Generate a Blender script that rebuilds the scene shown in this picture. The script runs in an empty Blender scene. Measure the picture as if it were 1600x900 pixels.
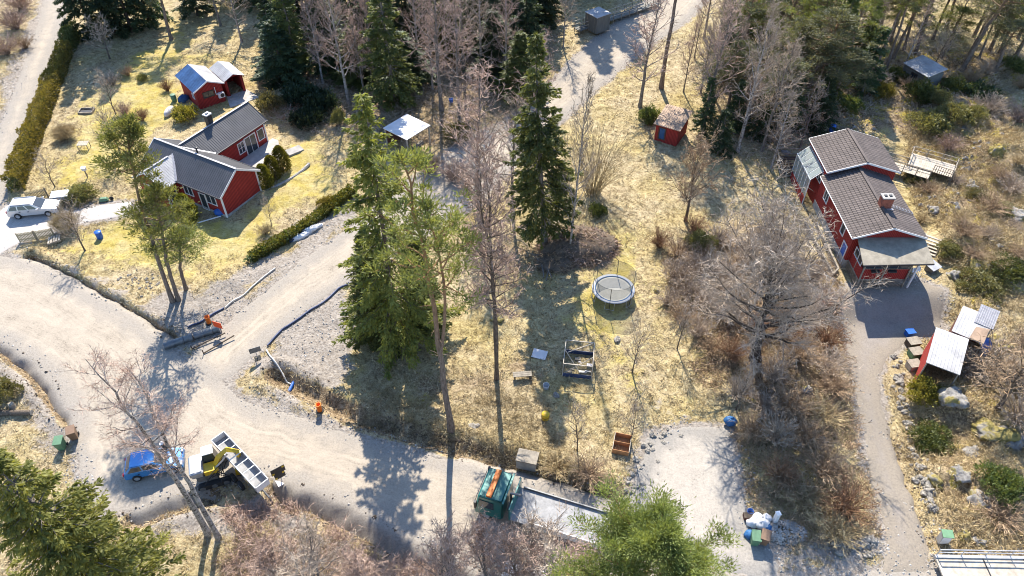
import bpy, math, random
import numpy as np
from mathutils import Vector, Matrix

# ------------------------------------------------------------------ camera, sky, sun, exposure
SC = bpy.context.scene
COL = SC.collection
FPX, CAM_H, PITCH = 1150.0, 46.0, math.radians(44)      # focal length in photo pixels, drone height, tilt below horizon
cam_data = bpy.data.cameras.new('camera')
cam_data.sensor_width = 36.0
cam_data.lens = 36.0 * FPX / 1600.0
cam_data.clip_start, cam_data.clip_end = 0.5, 2000.0
camera = bpy.data.objects.new('camera', cam_data)
COL.objects.link(camera)
camera.location = (0, 0, CAM_H)
camera.rotation_euler = (math.pi / 2 - PITCH, 0, 0)
SC.camera = camera

SUN_EL, SUN_AZ = math.radians(44), math.radians(-4)     # azimuth from +Y, clockwise positive
world = bpy.data.worlds.new('World')
SC.world = world
world.use_nodes = True
wn = world.node_tree
wn.nodes.clear()
wo = wn.nodes.new('ShaderNodeOutputWorld')
wb = wn.nodes.new('ShaderNodeBackground')
ws = wn.nodes.new('ShaderNodeTexSky')
ws.sky_type = 'NISHITA'
ws.sun_disc = False
ws.sun_elevation = SUN_EL
ws.sun_rotation = SUN_AZ
ws.ozone_density = 6.0
ws.dust_density = 0.4
wb.inputs['Strength'].default_value = 0.15
wn.links.new(ws.outputs[0], wb.inputs[0])
wn.links.new(wb.outputs[0], wo.inputs[0])
sun_data = bpy.data.lights.new('sun', 'SUN')
sun_data.energy = 5.0
sun_data.angle = math.radians(0.5)
sun_data.color = (1.0, 0.935, 0.83)
sun = bpy.data.objects.new('sun', sun_data)
COL.objects.link(sun)
sun.location = (-20, 120, 120)
light_dir = Vector((-math.sin(SUN_AZ) * math.cos(SUN_EL), -math.cos(SUN_AZ) * math.cos(SUN_EL), -math.sin(SUN_EL)))
sun.rotation_euler = light_dir.to_track_quat('-Z', 'Y').to_euler()
SC.view_settings.view_transform = 'Standard'
SC.view_settings.look = 'None'
SC.view_settings.exposure = 1.17
SC.view_settings.gamma = 1.0
SC.view_settings.use_curve_mapping = False
SC.cycles.max_bounces = 6
SC.cycles.diffuse_bounces = 3
SC.cycles.transparent_max_bounces = 4
SC.cycles.use_denoising = True
SC.cycles.filter_width = 1.0

# ------------------------------------------------------------------ survey: where a photo pixel meets the ground at height z
CP, SP = math.cos(PITCH), math.sin(PITCH)
def G(px, py, z=0.0):
    dx, dy = (px - 800) / FPX, (py - 450) / FPX
    d = (dx, CP - dy * SP, -SP - dy * CP)
    t = (z - CAM_H) / d[2]
    return Vector((d[0] * t, d[1] * t, z))
def GP(pts, z=0.0):
    return np.array([G(x, y, z)[:2] for x, y in pts])
def height_to(base, ty):
    """height of something standing at ground point base whose top shows at photo row ty"""
    dy = (ty - 450) / FPX
    return CAM_H - base.y * (SP + dy * CP) / (CP - dy * SP)

rng = np.random.default_rng(7)
random.seed(7)

# ------------------------------------------------------------------ mesh building
class MB:
    """collects geometry; build() links it as one mesh object"""
    def __init__(s):
        s.v, s.f, s.m, s.n = [], [], [], 0
    def add(s, V, F, mi=0):
        V = np.asarray(V, dtype=np.float64).reshape(-1, 3)
        s.v.append(V)
        F = np.asarray(F, dtype=np.int64)
        s.f.append(F + s.n)
        s.m.append(np.full(len(F), mi, dtype=np.int32))
        s.n += len(V)
        return s
    def poly(s, pts, mi=0):
        return s.add(pts, [list(range(len(pts)))], mi)
    def box(s, x0, x1, y0, y1, z0, z1, mi=0):
        V = [(x0,y0,z0),(x1,y0,z0),(x1,y1,z0),(x0,y1,z0),(x0,y0,z1),(x1,y0,z1),(x1,y1,z1),(x0,y1,z1)]
        return s.add(V, [(0,3,2,1),(4,5,6,7),(0,1,5,4),(1,2,6,5),(2,3,7,6),(3,0,4,7)], mi)
    def hexa(s, bot, top, mi=0):
        return s.add(list(bot) + list(top), [(0,3,2,1),(4,5,6,7),(0,1,5,4),(1,2,6,5),(2,3,7,6),(3,0,4,7)], mi)
    def prism(s, poly, z0, z1, mi=0):
        n = len(poly)
        V = [(p[0], p[1], z0) for p in poly] + [(p[0], p[1], z1) for p in poly]
        for i in range(n):
            j = (i + 1) % n
            s.add([V[i], V[j], V[j + n], V[i + n]], [(0,1,2,3)], mi)
        s.poly(V[n:], mi); s.poly(V[:n][::-1], mi)
        return s
    def slab(s, quad, t, mi=0):
        """a sheet given by its upper outline, with thickness t downwards along its normal"""
        q = [Vector(p) for p in quad]
        nrm = (q[1] - q[0]).cross(q[2] - q[0]).normalized()
        if nrm.z < 0: nrm = -nrm
        b = [p - nrm * t for p in q]
        n = len(q)
        V = [tuple(p) for p in q + b]
        F = [list(range(n)), list(range(2 * n - 1, n - 1, -1))] if len(q) == 4 else None
        if F: s.add(V, F, mi)
        else: s.poly(V[:n], mi); s.poly(V[n:][::-1], mi)
        for i in range(n):
            j = (i + 1) % n
            s.add([V[i], V[i + n], V[j + n], V[j]], [(0,1,2,3)], mi)
        return s
    def tube(s, pts, rad, n=6, mi=0, cap=True):
        P = np.asarray(pts, dtype=float)
        k = len(P)
        R = np.full(k, rad, float) if np.isscalar(rad) else np.asarray(rad, float)
        T = np.gradient(P, axis=0)
        T /= np.linalg.norm(T, axis=1)[:, None] + 1e-9
        ref = np.where(np.abs(T[:, 2:3]) > 0.9, np.array([[1.0, 0, 0]]), np.array([[0, 0, 1.0]]))
        ref = np.repeat(ref[:1], k, 0) if abs(T[:, 2]).max() < 0.95 or abs(T[:, 2]).min() > 0.5 and abs(T[0, 2]) > 0.9 else ref
        A = np.cross(T, ref); A /= np.linalg.norm(A, axis=1)[:, None] + 1e-9
        B = np.cross(T, A)
        a = np.arange(n) * 2 * math.pi / n
        V = P[:, None, :] + R[:, None, None] * (A[:, None, :] * np.cos(a)[None, :, None] + B[:, None, :] * np.sin(a)[None, :, None])
        i = np.arange(k - 1)[:, None] * n; j = np.arange(n)[None, :]; j2 = (j + 1) % n
        F = np.stack([i + j, i + j2, i + n + j2, i + n + j], -1).reshape(-1, 4)
        s.add(V.reshape(-1, 3), F, mi)
        if cap and n > 2:
            s.poly(V[0][::-1], mi); s.poly(V[-1], mi)
        return s
    def bar(s, p, q, w, h=None, mi=0):
        """rectangular bar from p to q"""
        p, q = Vector(p), Vector(q); h = h or w
        d = (q - p).normalized()
        up = Vector((0, 0, 1)) if abs(d.z) < 0.95 else Vector((0, 1, 0))
        a = d.cross(up).normalized() * w / 2; b = a.cross(d).normalized() * h / 2
        c = [(-1,-1),(1,-1),(1,1),(-1,1)]
        return s.hexa([tuple(p + a * x + b * y) for x, y in c], [tuple(q + a * x + b * y) for x, y in c], mi)
    def lathe(s, prof, n=16, c=(0,0,0), mi=0, axis='z', ring=False):
        prof = np.asarray(prof, float); k = len(prof)
        a = np.arange(n) * 2 * math.pi / n
        X = prof[:, 0:1] * np.cos(a); Y = prof[:, 0:1] * np.sin(a); Z = np.repeat(prof[:, 1:2], n, 1)
        V = np.stack([X, Y, Z], -1)
        if axis == 'y': V = V[..., [0, 2, 1]] * np.array([1, 1, -1])
        if axis == 'x': V = V[..., [2, 0, 1]]
        V = V + np.array(c)
        i = np.arange(k - 1)[:, None] * n; j = np.arange(n)[None, :]; j2 = (j + 1) % n
        F = np.stack([i + j, i + j2, i + n + j2, i + n + j], -1).reshape(-1, 4)
        s.add(V.reshape(-1, 3), F, mi)
        if ring:
            s.add(np.concatenate([V[-1], V[0]]), [(q, (q + 1) % n, n + (q + 1) % n, n + q) for q in range(n)], mi); return s
        if prof[0, 0] > 1e-4: s.poly(V[0][::-1], mi)
        if prof[-1, 0] > 1e-4: s.poly(V[-1], mi)
        return s
    def mesh(s, name, mats, smooth=False):
        me = bpy.data.meshes.new(name)
        V = np.concatenate(s.v)
        loops = np.concatenate([f.ravel() for f in s.f])
        tot = np.concatenate([np.full(len(f), f.shape[1], dtype=np.int32) for f in s.f])
        me.vertices.add(len(V)); me.vertices.foreach_set('co', V.ravel().astype(np.float32))
        me.loops.add(len(loops)); me.loops.foreach_set('vertex_index', loops.astype(np.int32))
        me.polygons.add(len(tot))
        me.polygons.foreach_set('loop_start', np.concatenate([[0], np.cumsum(tot)[:-1]]).astype(np.int32))
        me.polygons.foreach_set('loop_total', tot)
        if not isinstance(mats, (list, tuple)): mats = [mats]
        for m in mats: me.materials.append(m)
        me.polygons.foreach_set('material_index', np.concatenate(s.m))
        me.polygons.foreach_set('use_smooth', np.full(len(tot), smooth))
        me.update(calc_edges=True)
        me.validate()
        return me
    def build(s, name, mats, parent=None, smooth=False):
        o = bpy.data.objects.new(name, s.mesh(name, mats, smooth))
        COL.objects.link(o)
        o.parent = parent
        return o

def tag(o, label=None, cat=None, group=None, kind=None):
    if label: o['label'] = label
    if cat: o['category'] = cat
    if group: o['group'] = group
    if kind: o['kind'] = kind
    return o
def thing(name, label, cat, loc=(0,0,0), rz=0.0, group=None):
    o = bpy.data.objects.new(name, None)
    o.empty_display_size = 0.2
    COL.objects.link(o)
    o.location = loc; o.rotation_euler = (0, 0, rz)
    return tag(o, label, cat, group)
def obj_of(name, me, parent=None):
    o = bpy.data.objects.new(name, me); COL.objects.link(o); o.parent = parent
    return o

# ------------------------------------------------------------------ materials
MAT = {}
def srgb(r, g, b):
    f = lambda c: ((c / 255 + 0.055) / 1.055) ** 2.4 if c > 10 else c / 255 / 12.92
    return (f(r), f(g), f(b), 1)
def node(nt, kind, **kw):
    n = nt.nodes.new(kind)
    for k, v in kw.items():
        if k in n.inputs.keys(): n.inputs[k].default_value = v
        else: setattr(n, k, v)
    return n
def newmat(name):
    m = bpy.data.materials.new(name); m.use_nodes = True
    m.node_tree.nodes.clear()
    return m, m.node_tree
def ramp(nt, fac, stops, interp='LINEAR'):
    r = nt.nodes.new('ShaderNodeValToRGB'); r.color_ramp.interpolation = interp
    e = r.color_ramp.elements
    while len(e) < len(stops): e.new(0.5)
    for el, (p, c) in zip(e, stops): el.position = p; el.color = c if len(c) == 4 else (*c, 1)
    nt.links.new(fac, r.inputs[0])
    return r.outputs[0]
def mixc(nt, fac, a, b, mode='MIX'):
    n = nt.nodes.new('ShaderNodeMix'); n.data_type = 'RGBA'; n.blend_type = mode
    for sock, val in ((n.inputs[0], fac), (n.inputs[6], a), (n.inputs[7], b)):
        if hasattr(val, 'is_output') or isinstance(val, bpy.types.NodeSocket): nt.links.new(val, sock)
        elif isinstance(val, (int, float)): sock.default_value = val
        else: sock.default_value = val if len(val) == 4 else (*val, 1)
    return n.outputs[2]
def mathn(nt, op, a, b=0.0, clamp=False):
    n = nt.nodes.new('ShaderNodeMath'); n.operation = op; n.use_clamp = clamp
    for sock, val in ((n.inputs[0], a), (n.inputs[1], b)):
        if isinstance(val, (int, float)): sock.default_value = val
        else: nt.links.new(val, sock)
    return n.outputs[0]
def noise(nt, scale, detail=4, rough=0.6, vec=None, dist=0.0):
    n = node(nt, 'ShaderNodeTexNoise', Scale=scale, Detail=detail, Roughness=rough, Distortion=dist)
    if vec is not None: nt.links.new(vec, n.inputs['Vector'])
    return n.outputs['Fac']
def coords(nt, which='Object', scale=None):
    t = nt.nodes.new('ShaderNodeTexCoord').outputs[which]
    if scale:
        mp = nt.nodes.new('ShaderNodeMapping'); mp.inputs['Scale'].default_value = scale
        nt.links.new(t, mp.inputs['Vector']); t = mp.outputs[0]
    return t
def wpos(nt, scale=None):
    t = nt.nodes.new('ShaderNodeNewGeometry').outputs['Position']
    if scale:
        mp = nt.nodes.new('ShaderNodeMapping'); mp.inputs['Scale'].default_value = scale
        nt.links.new(t, mp.inputs['Vector']); t = mp.outputs[0]
    return t
def bump(nt, h, strength=0.5, dist=0.05):
    b = nt.nodes.new('ShaderNodeBump'); b.inputs['Strength'].default_value = strength; b.inputs['Distance'].default_value = dist
    nt.links.new(h, b.inputs['Height'])
    return b.outputs[0]
def finish(nt, col, rough=0.8, metal=0.0, normal=None, spec=0.3, coat=0.0):
    p = nt.nodes.new('ShaderNodeBsdfPrincipled'); o = nt.nodes.new('ShaderNodeOutputMaterial')
    if isinstance(col, bpy.types.NodeSocket): nt.links.new(col, p.inputs['Base Color'])
    else: p.inputs['Base Color'].default_value = col if len(col) == 4 else (*col, 1)
    if isinstance(rough, bpy.types.NodeSocket): nt.links.new(rough, p.inputs['Roughness'])
    else: p.inputs['Roughness'].default_value = rough
    p.inputs['Metallic'].default_value = metal
    p.inputs['Specular IOR Level'].default_value = spec
    p.inputs['Coat Weight'].default_value = coat
    if normal is not None: nt.links.new(normal, p.inputs['Normal'])
    nt.links.new(p.outputs[0], o.inputs[0])
    return p
def plain(name, col, rough=0.6, metal=0.0, var=0.25, scale=3.0, spec=0.4, coat=0.0, bmp=0.0):
    """a surface of one colour with some wear"""
    m, nt = newmat(name)
    c = coords(nt)
    n1 = noise(nt, scale, 6, 0.65, c)
    a = tuple(x * (1 - var) for x in col[:3]); b = tuple(min(1, x * (1 + var)) for x in col[:3])
    cc = ramp(nt, n1, [(0.3, a), (0.7, b)])
    n2 = noise(nt, scale * 0.35, 4, 0.7, c, 1.0)
    cc = mixc(nt, 1.0, cc, ramp(nt, n2, [(0.35, (1 - var * .7,) * 3), (0.6, (1, 1, 1))]), 'MULTIPLY')
    finish(nt, cc, rough, metal, bump(nt, noise(nt, scale * 8, 3, 0.6, c), bmp, 0.01) if bmp else None, spec, coat)
    MAT[name] = m
    return m
# ---- foliage, bark, twigs
def leafmat(name, dark, light, trans=0.35, scale=0.9, tip=None):
    m, nt = newmat(name)
    g = nt.nodes.new('ShaderNodeObjectInfo')
    c = coords(nt)
    n1 = noise(nt, scale, 3, 0.6, c)
    n2 = noise(nt, scale * 7, 2, 0.6, c)
    f = mathn(nt, 'ADD', mathn(nt, 'MULTIPLY', n1, 0.55), mathn(nt, 'MULTIPLY', n2, 0.45))
    col = ramp(nt, f, [(0.36, dark), (0.64, light)])
    hs = nt.nodes.new('ShaderNodeHueSaturation')
    hs.inputs['Saturation'].default_value = 1.0
    nt.links.new(mathn(nt, 'ADD', mathn(nt, 'MULTIPLY', g.outputs['Random'], 0.03), 0.485), hs.inputs['Hue'])
    nt.links.new(mathn(nt, 'ADD', mathn(nt, 'MULTIPLY', g.outputs['Random'], 0.4), 0.8), hs.inputs['Value'])
    nt.links.new(col, hs.inputs['Color'])
    p = nt.nodes.new('ShaderNodeBsdfPrincipled'); t = nt.nodes.new('ShaderNodeBsdfTranslucent')
    p.inputs['Roughness'].default_value = 0.55; p.inputs['Specular IOR Level'].default_value = 0.25
    mx = nt.nodes.new('ShaderNodeMixShader'); mx.inputs[0].default_value = trans
    o = nt.nodes.new('ShaderNodeOutputMaterial')
    nt.links.new(hs.outputs[0], p.inputs['Base Color'])
    warm = mixc(nt, 1.0, hs.outputs[0], (1.35, 1.25, 0.55, 1), 'MULTIPLY')
    nt.links.new(warm, t.inputs['Color'])
    nt.links.new(p.outputs[0], mx.inputs[1]); nt.links.new(t.outputs[0], mx.inputs[2]); nt.links.new(mx.outputs[0], o.inputs[0])
    MAT[name] = m
    return m
leafmat('spruce', (0.050, 0.070, 0.026), (0.20, 0.215, 0.062), 0.42)
leafmat('spruce_dark', (0.028, 0.048, 0.026), (0.10, 0.13, 0.055), 0.36)
leafmat('spruce_bright', (0.085, 0.105, 0.03), (0.30, 0.295, 0.07), 0.44)
leafmat('pine', (0.095, 0.12, 0.04), (0.29, 0.305, 0.105), 0.40)
leafmat('pine_grey', (0.085, 0.095, 0.055), (0.22, 0.225, 0.125), 0.34)
leafmat('thuja', (0.055, 0.07, 0.016), (0.21, 0.19, 0.035), 0.38, 2.0)
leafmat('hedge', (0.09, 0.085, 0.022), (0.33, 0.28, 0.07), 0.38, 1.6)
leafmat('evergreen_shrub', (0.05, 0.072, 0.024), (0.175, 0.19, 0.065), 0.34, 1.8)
leafmat('rhododendron', (0.018, 0.032, 0.018), (0.06, 0.085, 0.045), 0.22, 1.6)
leafmat('olive_shrub', (0.09, 0.088, 0.036), (0.26, 0.24, 0.11), 0.32, 1.8)
leafmat('moss', (0.10, 0.085, 0.012), (0.36, 0.27, 0.022), 0.1, 2.5)

def twigmat(name, a, b, rough=0.85):
    m, nt = newmat(name)
    g = nt.nodes.new('ShaderNodeObjectInfo')
    c = coords(nt)
    col = ramp(nt, noise(nt, 1.1, 4, 0.7, c), [(0.35, a), (0.65, b)])
    hs = nt.nodes.new('ShaderNodeHueSaturation')
    nt.links.new(mathn(nt, 'ADD', mathn(nt, 'MULTIPLY', g.outputs['Random'], 0.35), 0.82), hs.inputs['Value'])
    nt.links.new(col, hs.inputs['Color'])
    finish(nt, hs.outputs[0], rough, 0, None, 0.2)
    MAT[name] = m
twigmat('twig_pink', (0.27, 0.18, 0.13), (0.54, 0.39, 0.305))
twigmat('twig_pale', (0.26, 0.205, 0.155), (0.54, 0.445, 0.35))
twigmat('twig_ash', (0.20, 0.15, 0.105), (0.46, 0.365, 0.27))
twigmat('twig_grey', (0.27, 0.21, 0.155), (0.56, 0.455, 0.35))
twigmat('twig_brown', (0.22, 0.145, 0.085), (0.50, 0.36, 0.225))
twigmat('twig_rust', (0.20, 0.105, 0.055), (0.36, 0.21, 0.12))
twigmat('twig_straw', (0.28, 0.205, 0.10), (0.56, 0.44, 0.245))
def barkmat(name, a, b, up=None, zlo=6.0, zhi=12.0, spots=None):
    m, nt = newmat(name)
    c = coords(nt, 'Object', (5, 5, 1.2))
    n = noise(nt, 2.0, 5, 0.7, c)
    col = ramp(nt, n, [(0.35, a), (0.65, b)])
    if up:
        sep = nt.nodes.new('ShaderNodeSeparateXYZ'); nt.links.new(coords(nt), sep.inputs[0])
        f = mathn(nt, 'DIVIDE', mathn(nt, 'SUBTRACT', sep.outputs['Z'], zlo), zhi - zlo, True)
        col = mixc(nt, f, col, ramp(nt, n, [(0.3, tuple(x * 0.6 for x in up)), (0.7, up)]))
    if spots:
        s2 = noise(nt, 1.3, 3, 0.6, coords(nt, 'Object', (3, 3, 9)))
        col = mixc(nt, ramp(nt, s2, [(0.54, (0, 0, 0)), (0.6, (1, 1, 1))]), col, spots)
    finish(nt, col, 0.9, 0, bump(nt, n, 0.6, 0.03), 0.2)
    MAT[name] = m
barkmat('bark_grey', (0.09, 0.075, 0.06), (0.26, 0.23, 0.2))
barkmat('bark_brown', (0.06, 0.045, 0.032), (0.19, 0.15, 0.115))
barkmat('bark_pine', (0.10, 0.075, 0.058), (0.27, 0.21, 0.165), (0.34, 0.19, 0.09), 8, 17)
barkmat('bark_birch', (0.20, 0.175, 0.15), (0.50, 0.45, 0.40), None, spots=(0.07, 0.055, 0.045))
barkmat('bark_dark', (0.03, 0.024, 0.02), (0.10, 0.08, 0.065))

# ---- ground
def ground_material():
    m, nt = newmat('dry_ground')
    p = wpos(nt)
    at = nt.nodes.new('ShaderNodeVertexColor'); at.layer_name = 'zone'
    sep = nt.nodes.new('ShaderNodeSeparateColor'); nt.links.new(at.outputs['Color'], sep.inputs[0])
    big = noise(nt, 0.16, 4, 0.6, p)
    mid = noise(nt, 1.5, 5, 0.70, p, 0.8)
    fine = noise(nt, 6.5, 5, 0.75, p, 0.6)
    tiny = noise(nt, 22.0, 4, 0.75, p)
    mix = mathn(nt, 'ADD', mathn(nt, 'ADD', mathn(nt, 'MULTIPLY', mid, 0.40), mathn(nt, 'MULTIPLY', fine, 0.40)), mathn(nt, 'MULTIPLY', tiny, 0.20))
    straw = ramp(nt, mix, [(0.36, (0.05, 0.036, 0.02)), (0.43, (0.20, 0.15, 0.085)), (0.51, (0.41, 0.325, 0.19)), (0.63, (0.62, 0.53, 0.36))])
    straw = mixc(nt, ramp(nt, big, [(0.40, (0, 0, 0)), (0.66, (1, 1, 1))]), straw, mixc(nt, 1.0, straw, (0.95, 0.93, 0.68, 1), 'MULTIPLY'))
    lawn = ramp(nt, mix, [(0.35, (0.13, 0.098, 0.036)), (0.44, (0.36, 0.285, 0.115)), (0.60, (0.54, 0.45, 0.22))])
    lawn = mixc(nt, ramp(nt, noise(nt, 0.35, 4, 0.65, p), [(0.42, (0, 0, 0)), (0.6, (1, 1, 1))]), lawn, mixc(nt, 1.0, lawn, (0.93, 0.90, 0.56, 1), 'MULTIPLY'))
    vor = nt.nodes.new('ShaderNodeTexVoronoi'); vor.inputs['Scale'].default_value = 5.0; nt.links.new(p, vor.inputs['Vector'])
    grav = ramp(nt, mathn(nt, 'ADD', mathn(nt, 'MULTIPLY', mix, 0.75), mathn(nt, 'MULTIPLY', vor.outputs['Distance'], 0.25)), [(0.28, (0.09, 0.072, 0.056)), (0.40, (0.22, 0.185, 0.15)), (0.62, (0.385, 0.34, 0.29))])
    soil = ramp(nt, mix, [(0.38, (0.035, 0.026, 0.018)), (0.47, (0.17, 0.118, 0.068)), (0.55, (0.36, 0.27, 0.165)), (0.64, (0.54, 0.44, 0.30))])
    def soft(ch, lo, hi):
        s = mathn(nt, 'ADD', sep.outputs[ch], mathn(nt, 'MULTIPLY', mathn(nt, 'SUBTRACT', mathn(nt, 'ADD', mathn(nt, 'MULTIPLY', mid, 0.5), mathn(nt, 'MULTIPLY', noise(nt, 0.45, 3, 0.6, p), 0.5)), 0.5), 1.6))
        return ramp(nt, s, [(lo, (0, 0, 0)), (hi, (1, 1, 1))])
    col = mixc(nt, soft('Green', 0.40, 0.62), straw, lawn)
    col = mixc(nt, soft('Blue', 0.38, 0.66), col, soil)
    moss = ramp(nt, mix, [(0.36, (0.10, 0.08, 0.02)), (0.46, (0.33, 0.255, 0.05)), (0.60, (0.52, 0.415, 0.11))])
    mk = mathn(nt, 'ADD', at.outputs['Alpha'], mathn(nt, 'MULTIPLY', mathn(nt, 'SUBTRACT', noise(nt, 0.55, 4, 0.65, p), 0.5), 3.0))
    col = mixc(nt, ramp(nt, mk, [(0.72, (0, 0, 0)), (0.95, (1, 1, 1))]), col, moss)
    col = mixc(nt, soft('Red', 0.40, 0.58), col, grav)
    h = mathn(nt, 'ADD', mathn(nt, 'MULTIPLY', mid, 0.6), mathn(nt, 'ADD', mathn(nt, 'MULTIPLY', fine, 0.3), mathn(nt, 'MULTIPLY', tiny, 0.12)))
    finish(nt, col, 0.95, 0, bump(nt, h, 1.0, 0.32), 0.1)
    return m
def road_material(name, centre, edge, dark, streak=1.0):
    m, nt = newmat(name)
    p = wpos(nt)
    at = nt.nodes.new('ShaderNodeVertexColor'); at.layer_name = 'zone'
    sep = nt.nodes.new('ShaderNodeSeparateColor'); nt.links.new(at.outputs['Color'], sep.inputs[0])
    mid = noise(nt, 0.8, 5, 0.65, p, 0.5); fine = noise(nt, 7.0, 4, 0.7, p); tiny = noise(nt, 30.0, 3, 0.7, p)
    # red holds the distance across the road: worn wheel lines and loose gravel at the sides
    cmb = nt.nodes.new('ShaderNodeCombineXYZ'); nt.links.new(mathn(nt, 'ADD', mathn(nt, 'MULTIPLY', sep.outputs['Red'], 22.0), mathn(nt, 'MULTIPLY', noise(nt, 0.25, 2, 0.5, p), 1.2)), cmb.inputs[0])
    nt.links.new(mathn(nt, 'MULTIPLY', noise(nt, 0.08, 1, 0.5, p), 3.0), cmb.inputs[1])
    trk = mathn(nt, 'SUBTRACT', noise(nt, 1.7, 5, 0.7, cmb.outputs[0]), 0.5)
    f = mathn(nt, 'ADD', mathn(nt, 'MULTIPLY', trk, 0.38 * streak), mathn(nt, 'ADD', mathn(nt, 'MULTIPLY', mid, 0.30), mathn(nt, 'ADD', mathn(nt, 'MULTIPLY', fine, 0.40), mathn(nt, 'MULTIPLY', tiny, 0.30))))
    c1 = ramp(nt, f, [(0.34, dark), (0.44, tuple(x * 0.78 for x in centre)), (0.60, centre)])
    c2 = ramp(nt, mathn(nt, 'ADD', mathn(nt, 'MULTIPLY', fine, 0.5), mathn(nt, 'MULTIPLY', tiny, 0.5)), [(0.34, dark), (0.48, tuple(x * 0.8 for x in edge)), (0.64, edge)])
    ed = mathn(nt, 'ADD', sep.outputs['Red'], mathn(nt, 'MULTIPLY', mathn(nt, 'SUBTRACT', mid, 0.5), 0.25))
    col = mixc(nt, ramp(nt, ed, [(0.06, (0, 0, 0)), (0.18, (1, 1, 1))]), c2, c1)
    finish(nt, col, 0.95, 0, bump(nt, mathn(nt, 'ADD', mathn(nt, 'MULTIPLY', fine, 0.6), mathn(nt, 'MULTIPLY', tiny, 0.4)), 0.5, 0.06), 0.1)
    return m

# ------------------------------------------------------------------ land: roads first, because the ground sinks under them
_LAT = np.random.default_rng(3).random((256, 256))
def vnoise(x, y, s=1.0, seed=0):
    x = np.asarray(x, float) * s + seed * 17.31; y = np.asarray(y, float) * s + seed * 9.77
    xi = np.floor(x).astype(int); yi = np.floor(y).astype(int)
    fx = x - xi; fy = y - yi; fx = fx * fx * (3 - 2 * fx); fy = fy * fy * (3 - 2 * fy)
    a = _LAT[xi & 255, yi & 255]; b = _LAT[(xi + 1) & 255, yi & 255]; c = _LAT[xi & 255, (yi + 1) & 255]; d = _LAT[(xi + 1) & 255, (yi + 1) & 255]
    return (a * (1 - fx) + b * fx) * (1 - fy) + (c * (1 - fx) + d * fx) * fy
def fbm(x, y, s, seed=0):
    return 0.55 * vnoise(x, y, s, seed) + 0.3 * vnoise(x, y, s * 2.1, seed + 1) + 0.15 * vnoise(x, y, s * 4.3, seed + 2)
def linedist(X, Y, P):
    d = np.full(np.shape(X), 1e9)
    for (ax, ay), (bx, by) in zip(P[:-1], P[1:]):
        ux, uy = bx - ax, by - ay; L = ux * ux + uy * uy + 1e-9
        t = np.clip(((X - ax) * ux + (Y - ay) * uy) / L, 0, 1)
        d = np.minimum(d, np.hypot(X - ax - t * ux, Y - ay - t * uy))
    return d
def polydist(X, Y, P):
    """distance to the outline, positive inside"""
    P = np.asarray(P); Q = np.vstack([P, P[:1]])
    d = linedist(X, Y, Q)
    ins = np.zeros(np.shape(X), bool)
    for (ax, ay), (bx, by) in zip(Q[:-1], Q[1:]):
        c = ((ay > Y) != (by > Y)) & (X < (bx - ax) * (Y - ay) / (by - ay + 1e-12) + ax)
        ins ^= c
    return np.where(ins, d, -d)
ROADS = {
 'main_road': [(-420,400),(-120,396),(0,398),(60,412),(130,450),(200,492),(262,535),(300,575),(346,588),(372,618),(420,640),(480,655),(560,680),(640,703),(720,722),(800,742),(880,764),(960,790),(1010,812),(1100,868),(1200,905),(1320,895),(1500,880),(1900,890),(1900,1050),(900,1050),(760,905),(690,868),(640,846),(560,800),(500,772),(440,752),(395,742),(360,752),(300,765),(235,790),(205,800),(150,800),(122,740),(118,690),(112,650),(88,605),(50,565),(0,535),(-120,500),(-420,470)],
 'side_road': [(290,572),(320,535),(370,492),(450,424),(500,388),(545,358),(620,300),(690,245),(740,215),(800,185),(862,128),(925,66),(985,22),(1040,-25),(1130,-25),(1075,30),(1000,82),(925,143),(880,185),(810,250),(740,318),(650,375),(562,428),(480,482),(405,545),(362,590),(335,600)],
 'lane': [(74,-30),(114,-30),(98,30),(80,88),(58,142),(40,190),(18,255),(4,310),(-8,360),(-10,404),(-170,410),(-150,360),(-60,300),(-20,240),(4,190),(30,118),(58,40)],
 'gravel_yard': [(1012,684),(1068,668),(1140,670),(1146,716),(1156,770),(1172,822),(1206,862),(1216,910),(1110,890),(1030,836),(985,800),(990,760)],
 'driveway': [(1322,448),(1440,440),(1470,452),(1482,500),(1420,522),(1392,545),(1382,575),(1388,640),(1405,720),(1424,790),(1440,850),(1446,890),(1384,895),(1388,850),(1374,790),(1356,712),(1346,640),(1332,540),(1324,490)],
 'paved_parking': [(-12,402),(-14,346),(10,322),(92,318),(108,332),(150,322),(204,316),(206,334),(150,344),(112,352),(92,362),(30,378)],
}
ROAD_XY = {k: GP(v) for k, v in ROADS.items()}
DITCH = [  # polyline in the photo, depth, half width
 ([(44,402),(90,428),(140,455),(190,484),(240,512),(268,528)], 1.15, 0.55),
 ([(430,585),(500,622),(560,652),(640,676),(720,700),(790,722),(850,746),(930,770),(985,796)], 0.8, 0.8),
 ([(4,545),(50,580),(80,620),(108,655)], 0.7, 0.6),
 ([(440,768),(500,790),(560,818),(620,850),(690,890),(760,930)], 1.15, 1.0),
 ([(210,812),(260,792),(330,776)], 0.6, 0.7),
 ([(1390,660),(1420,740),(1436,800),(1450,850)], 0.25, 0.6),
]
DITCH_XY = [(GP(p), d, w) for p, d, w in DITCH]
MOUNDS = [  # photo pixel, radius, height: knolls and banks
 (1530,640,4.5,1.5),(1560,735,4.0,1.3),(1480,610,2.5,.7),(1475,735,2.2,1.0),(1500,800,3.0,.5),(1560,400,6,1.3),(1500,330,5,.9),(1590,250,7,1.6),(1470,380,3,.6),
 (1500,180,7,1.0),(1290,620,5,.5),(1250,730,4,.4),(480,640,2.5,.3),(345,440,3,.35),(30,610,3,.5),(380,840,4,.5),(900,740,3.0,.5),(1580,120,8,1.4),(1240,560,4,.4),
]
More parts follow.
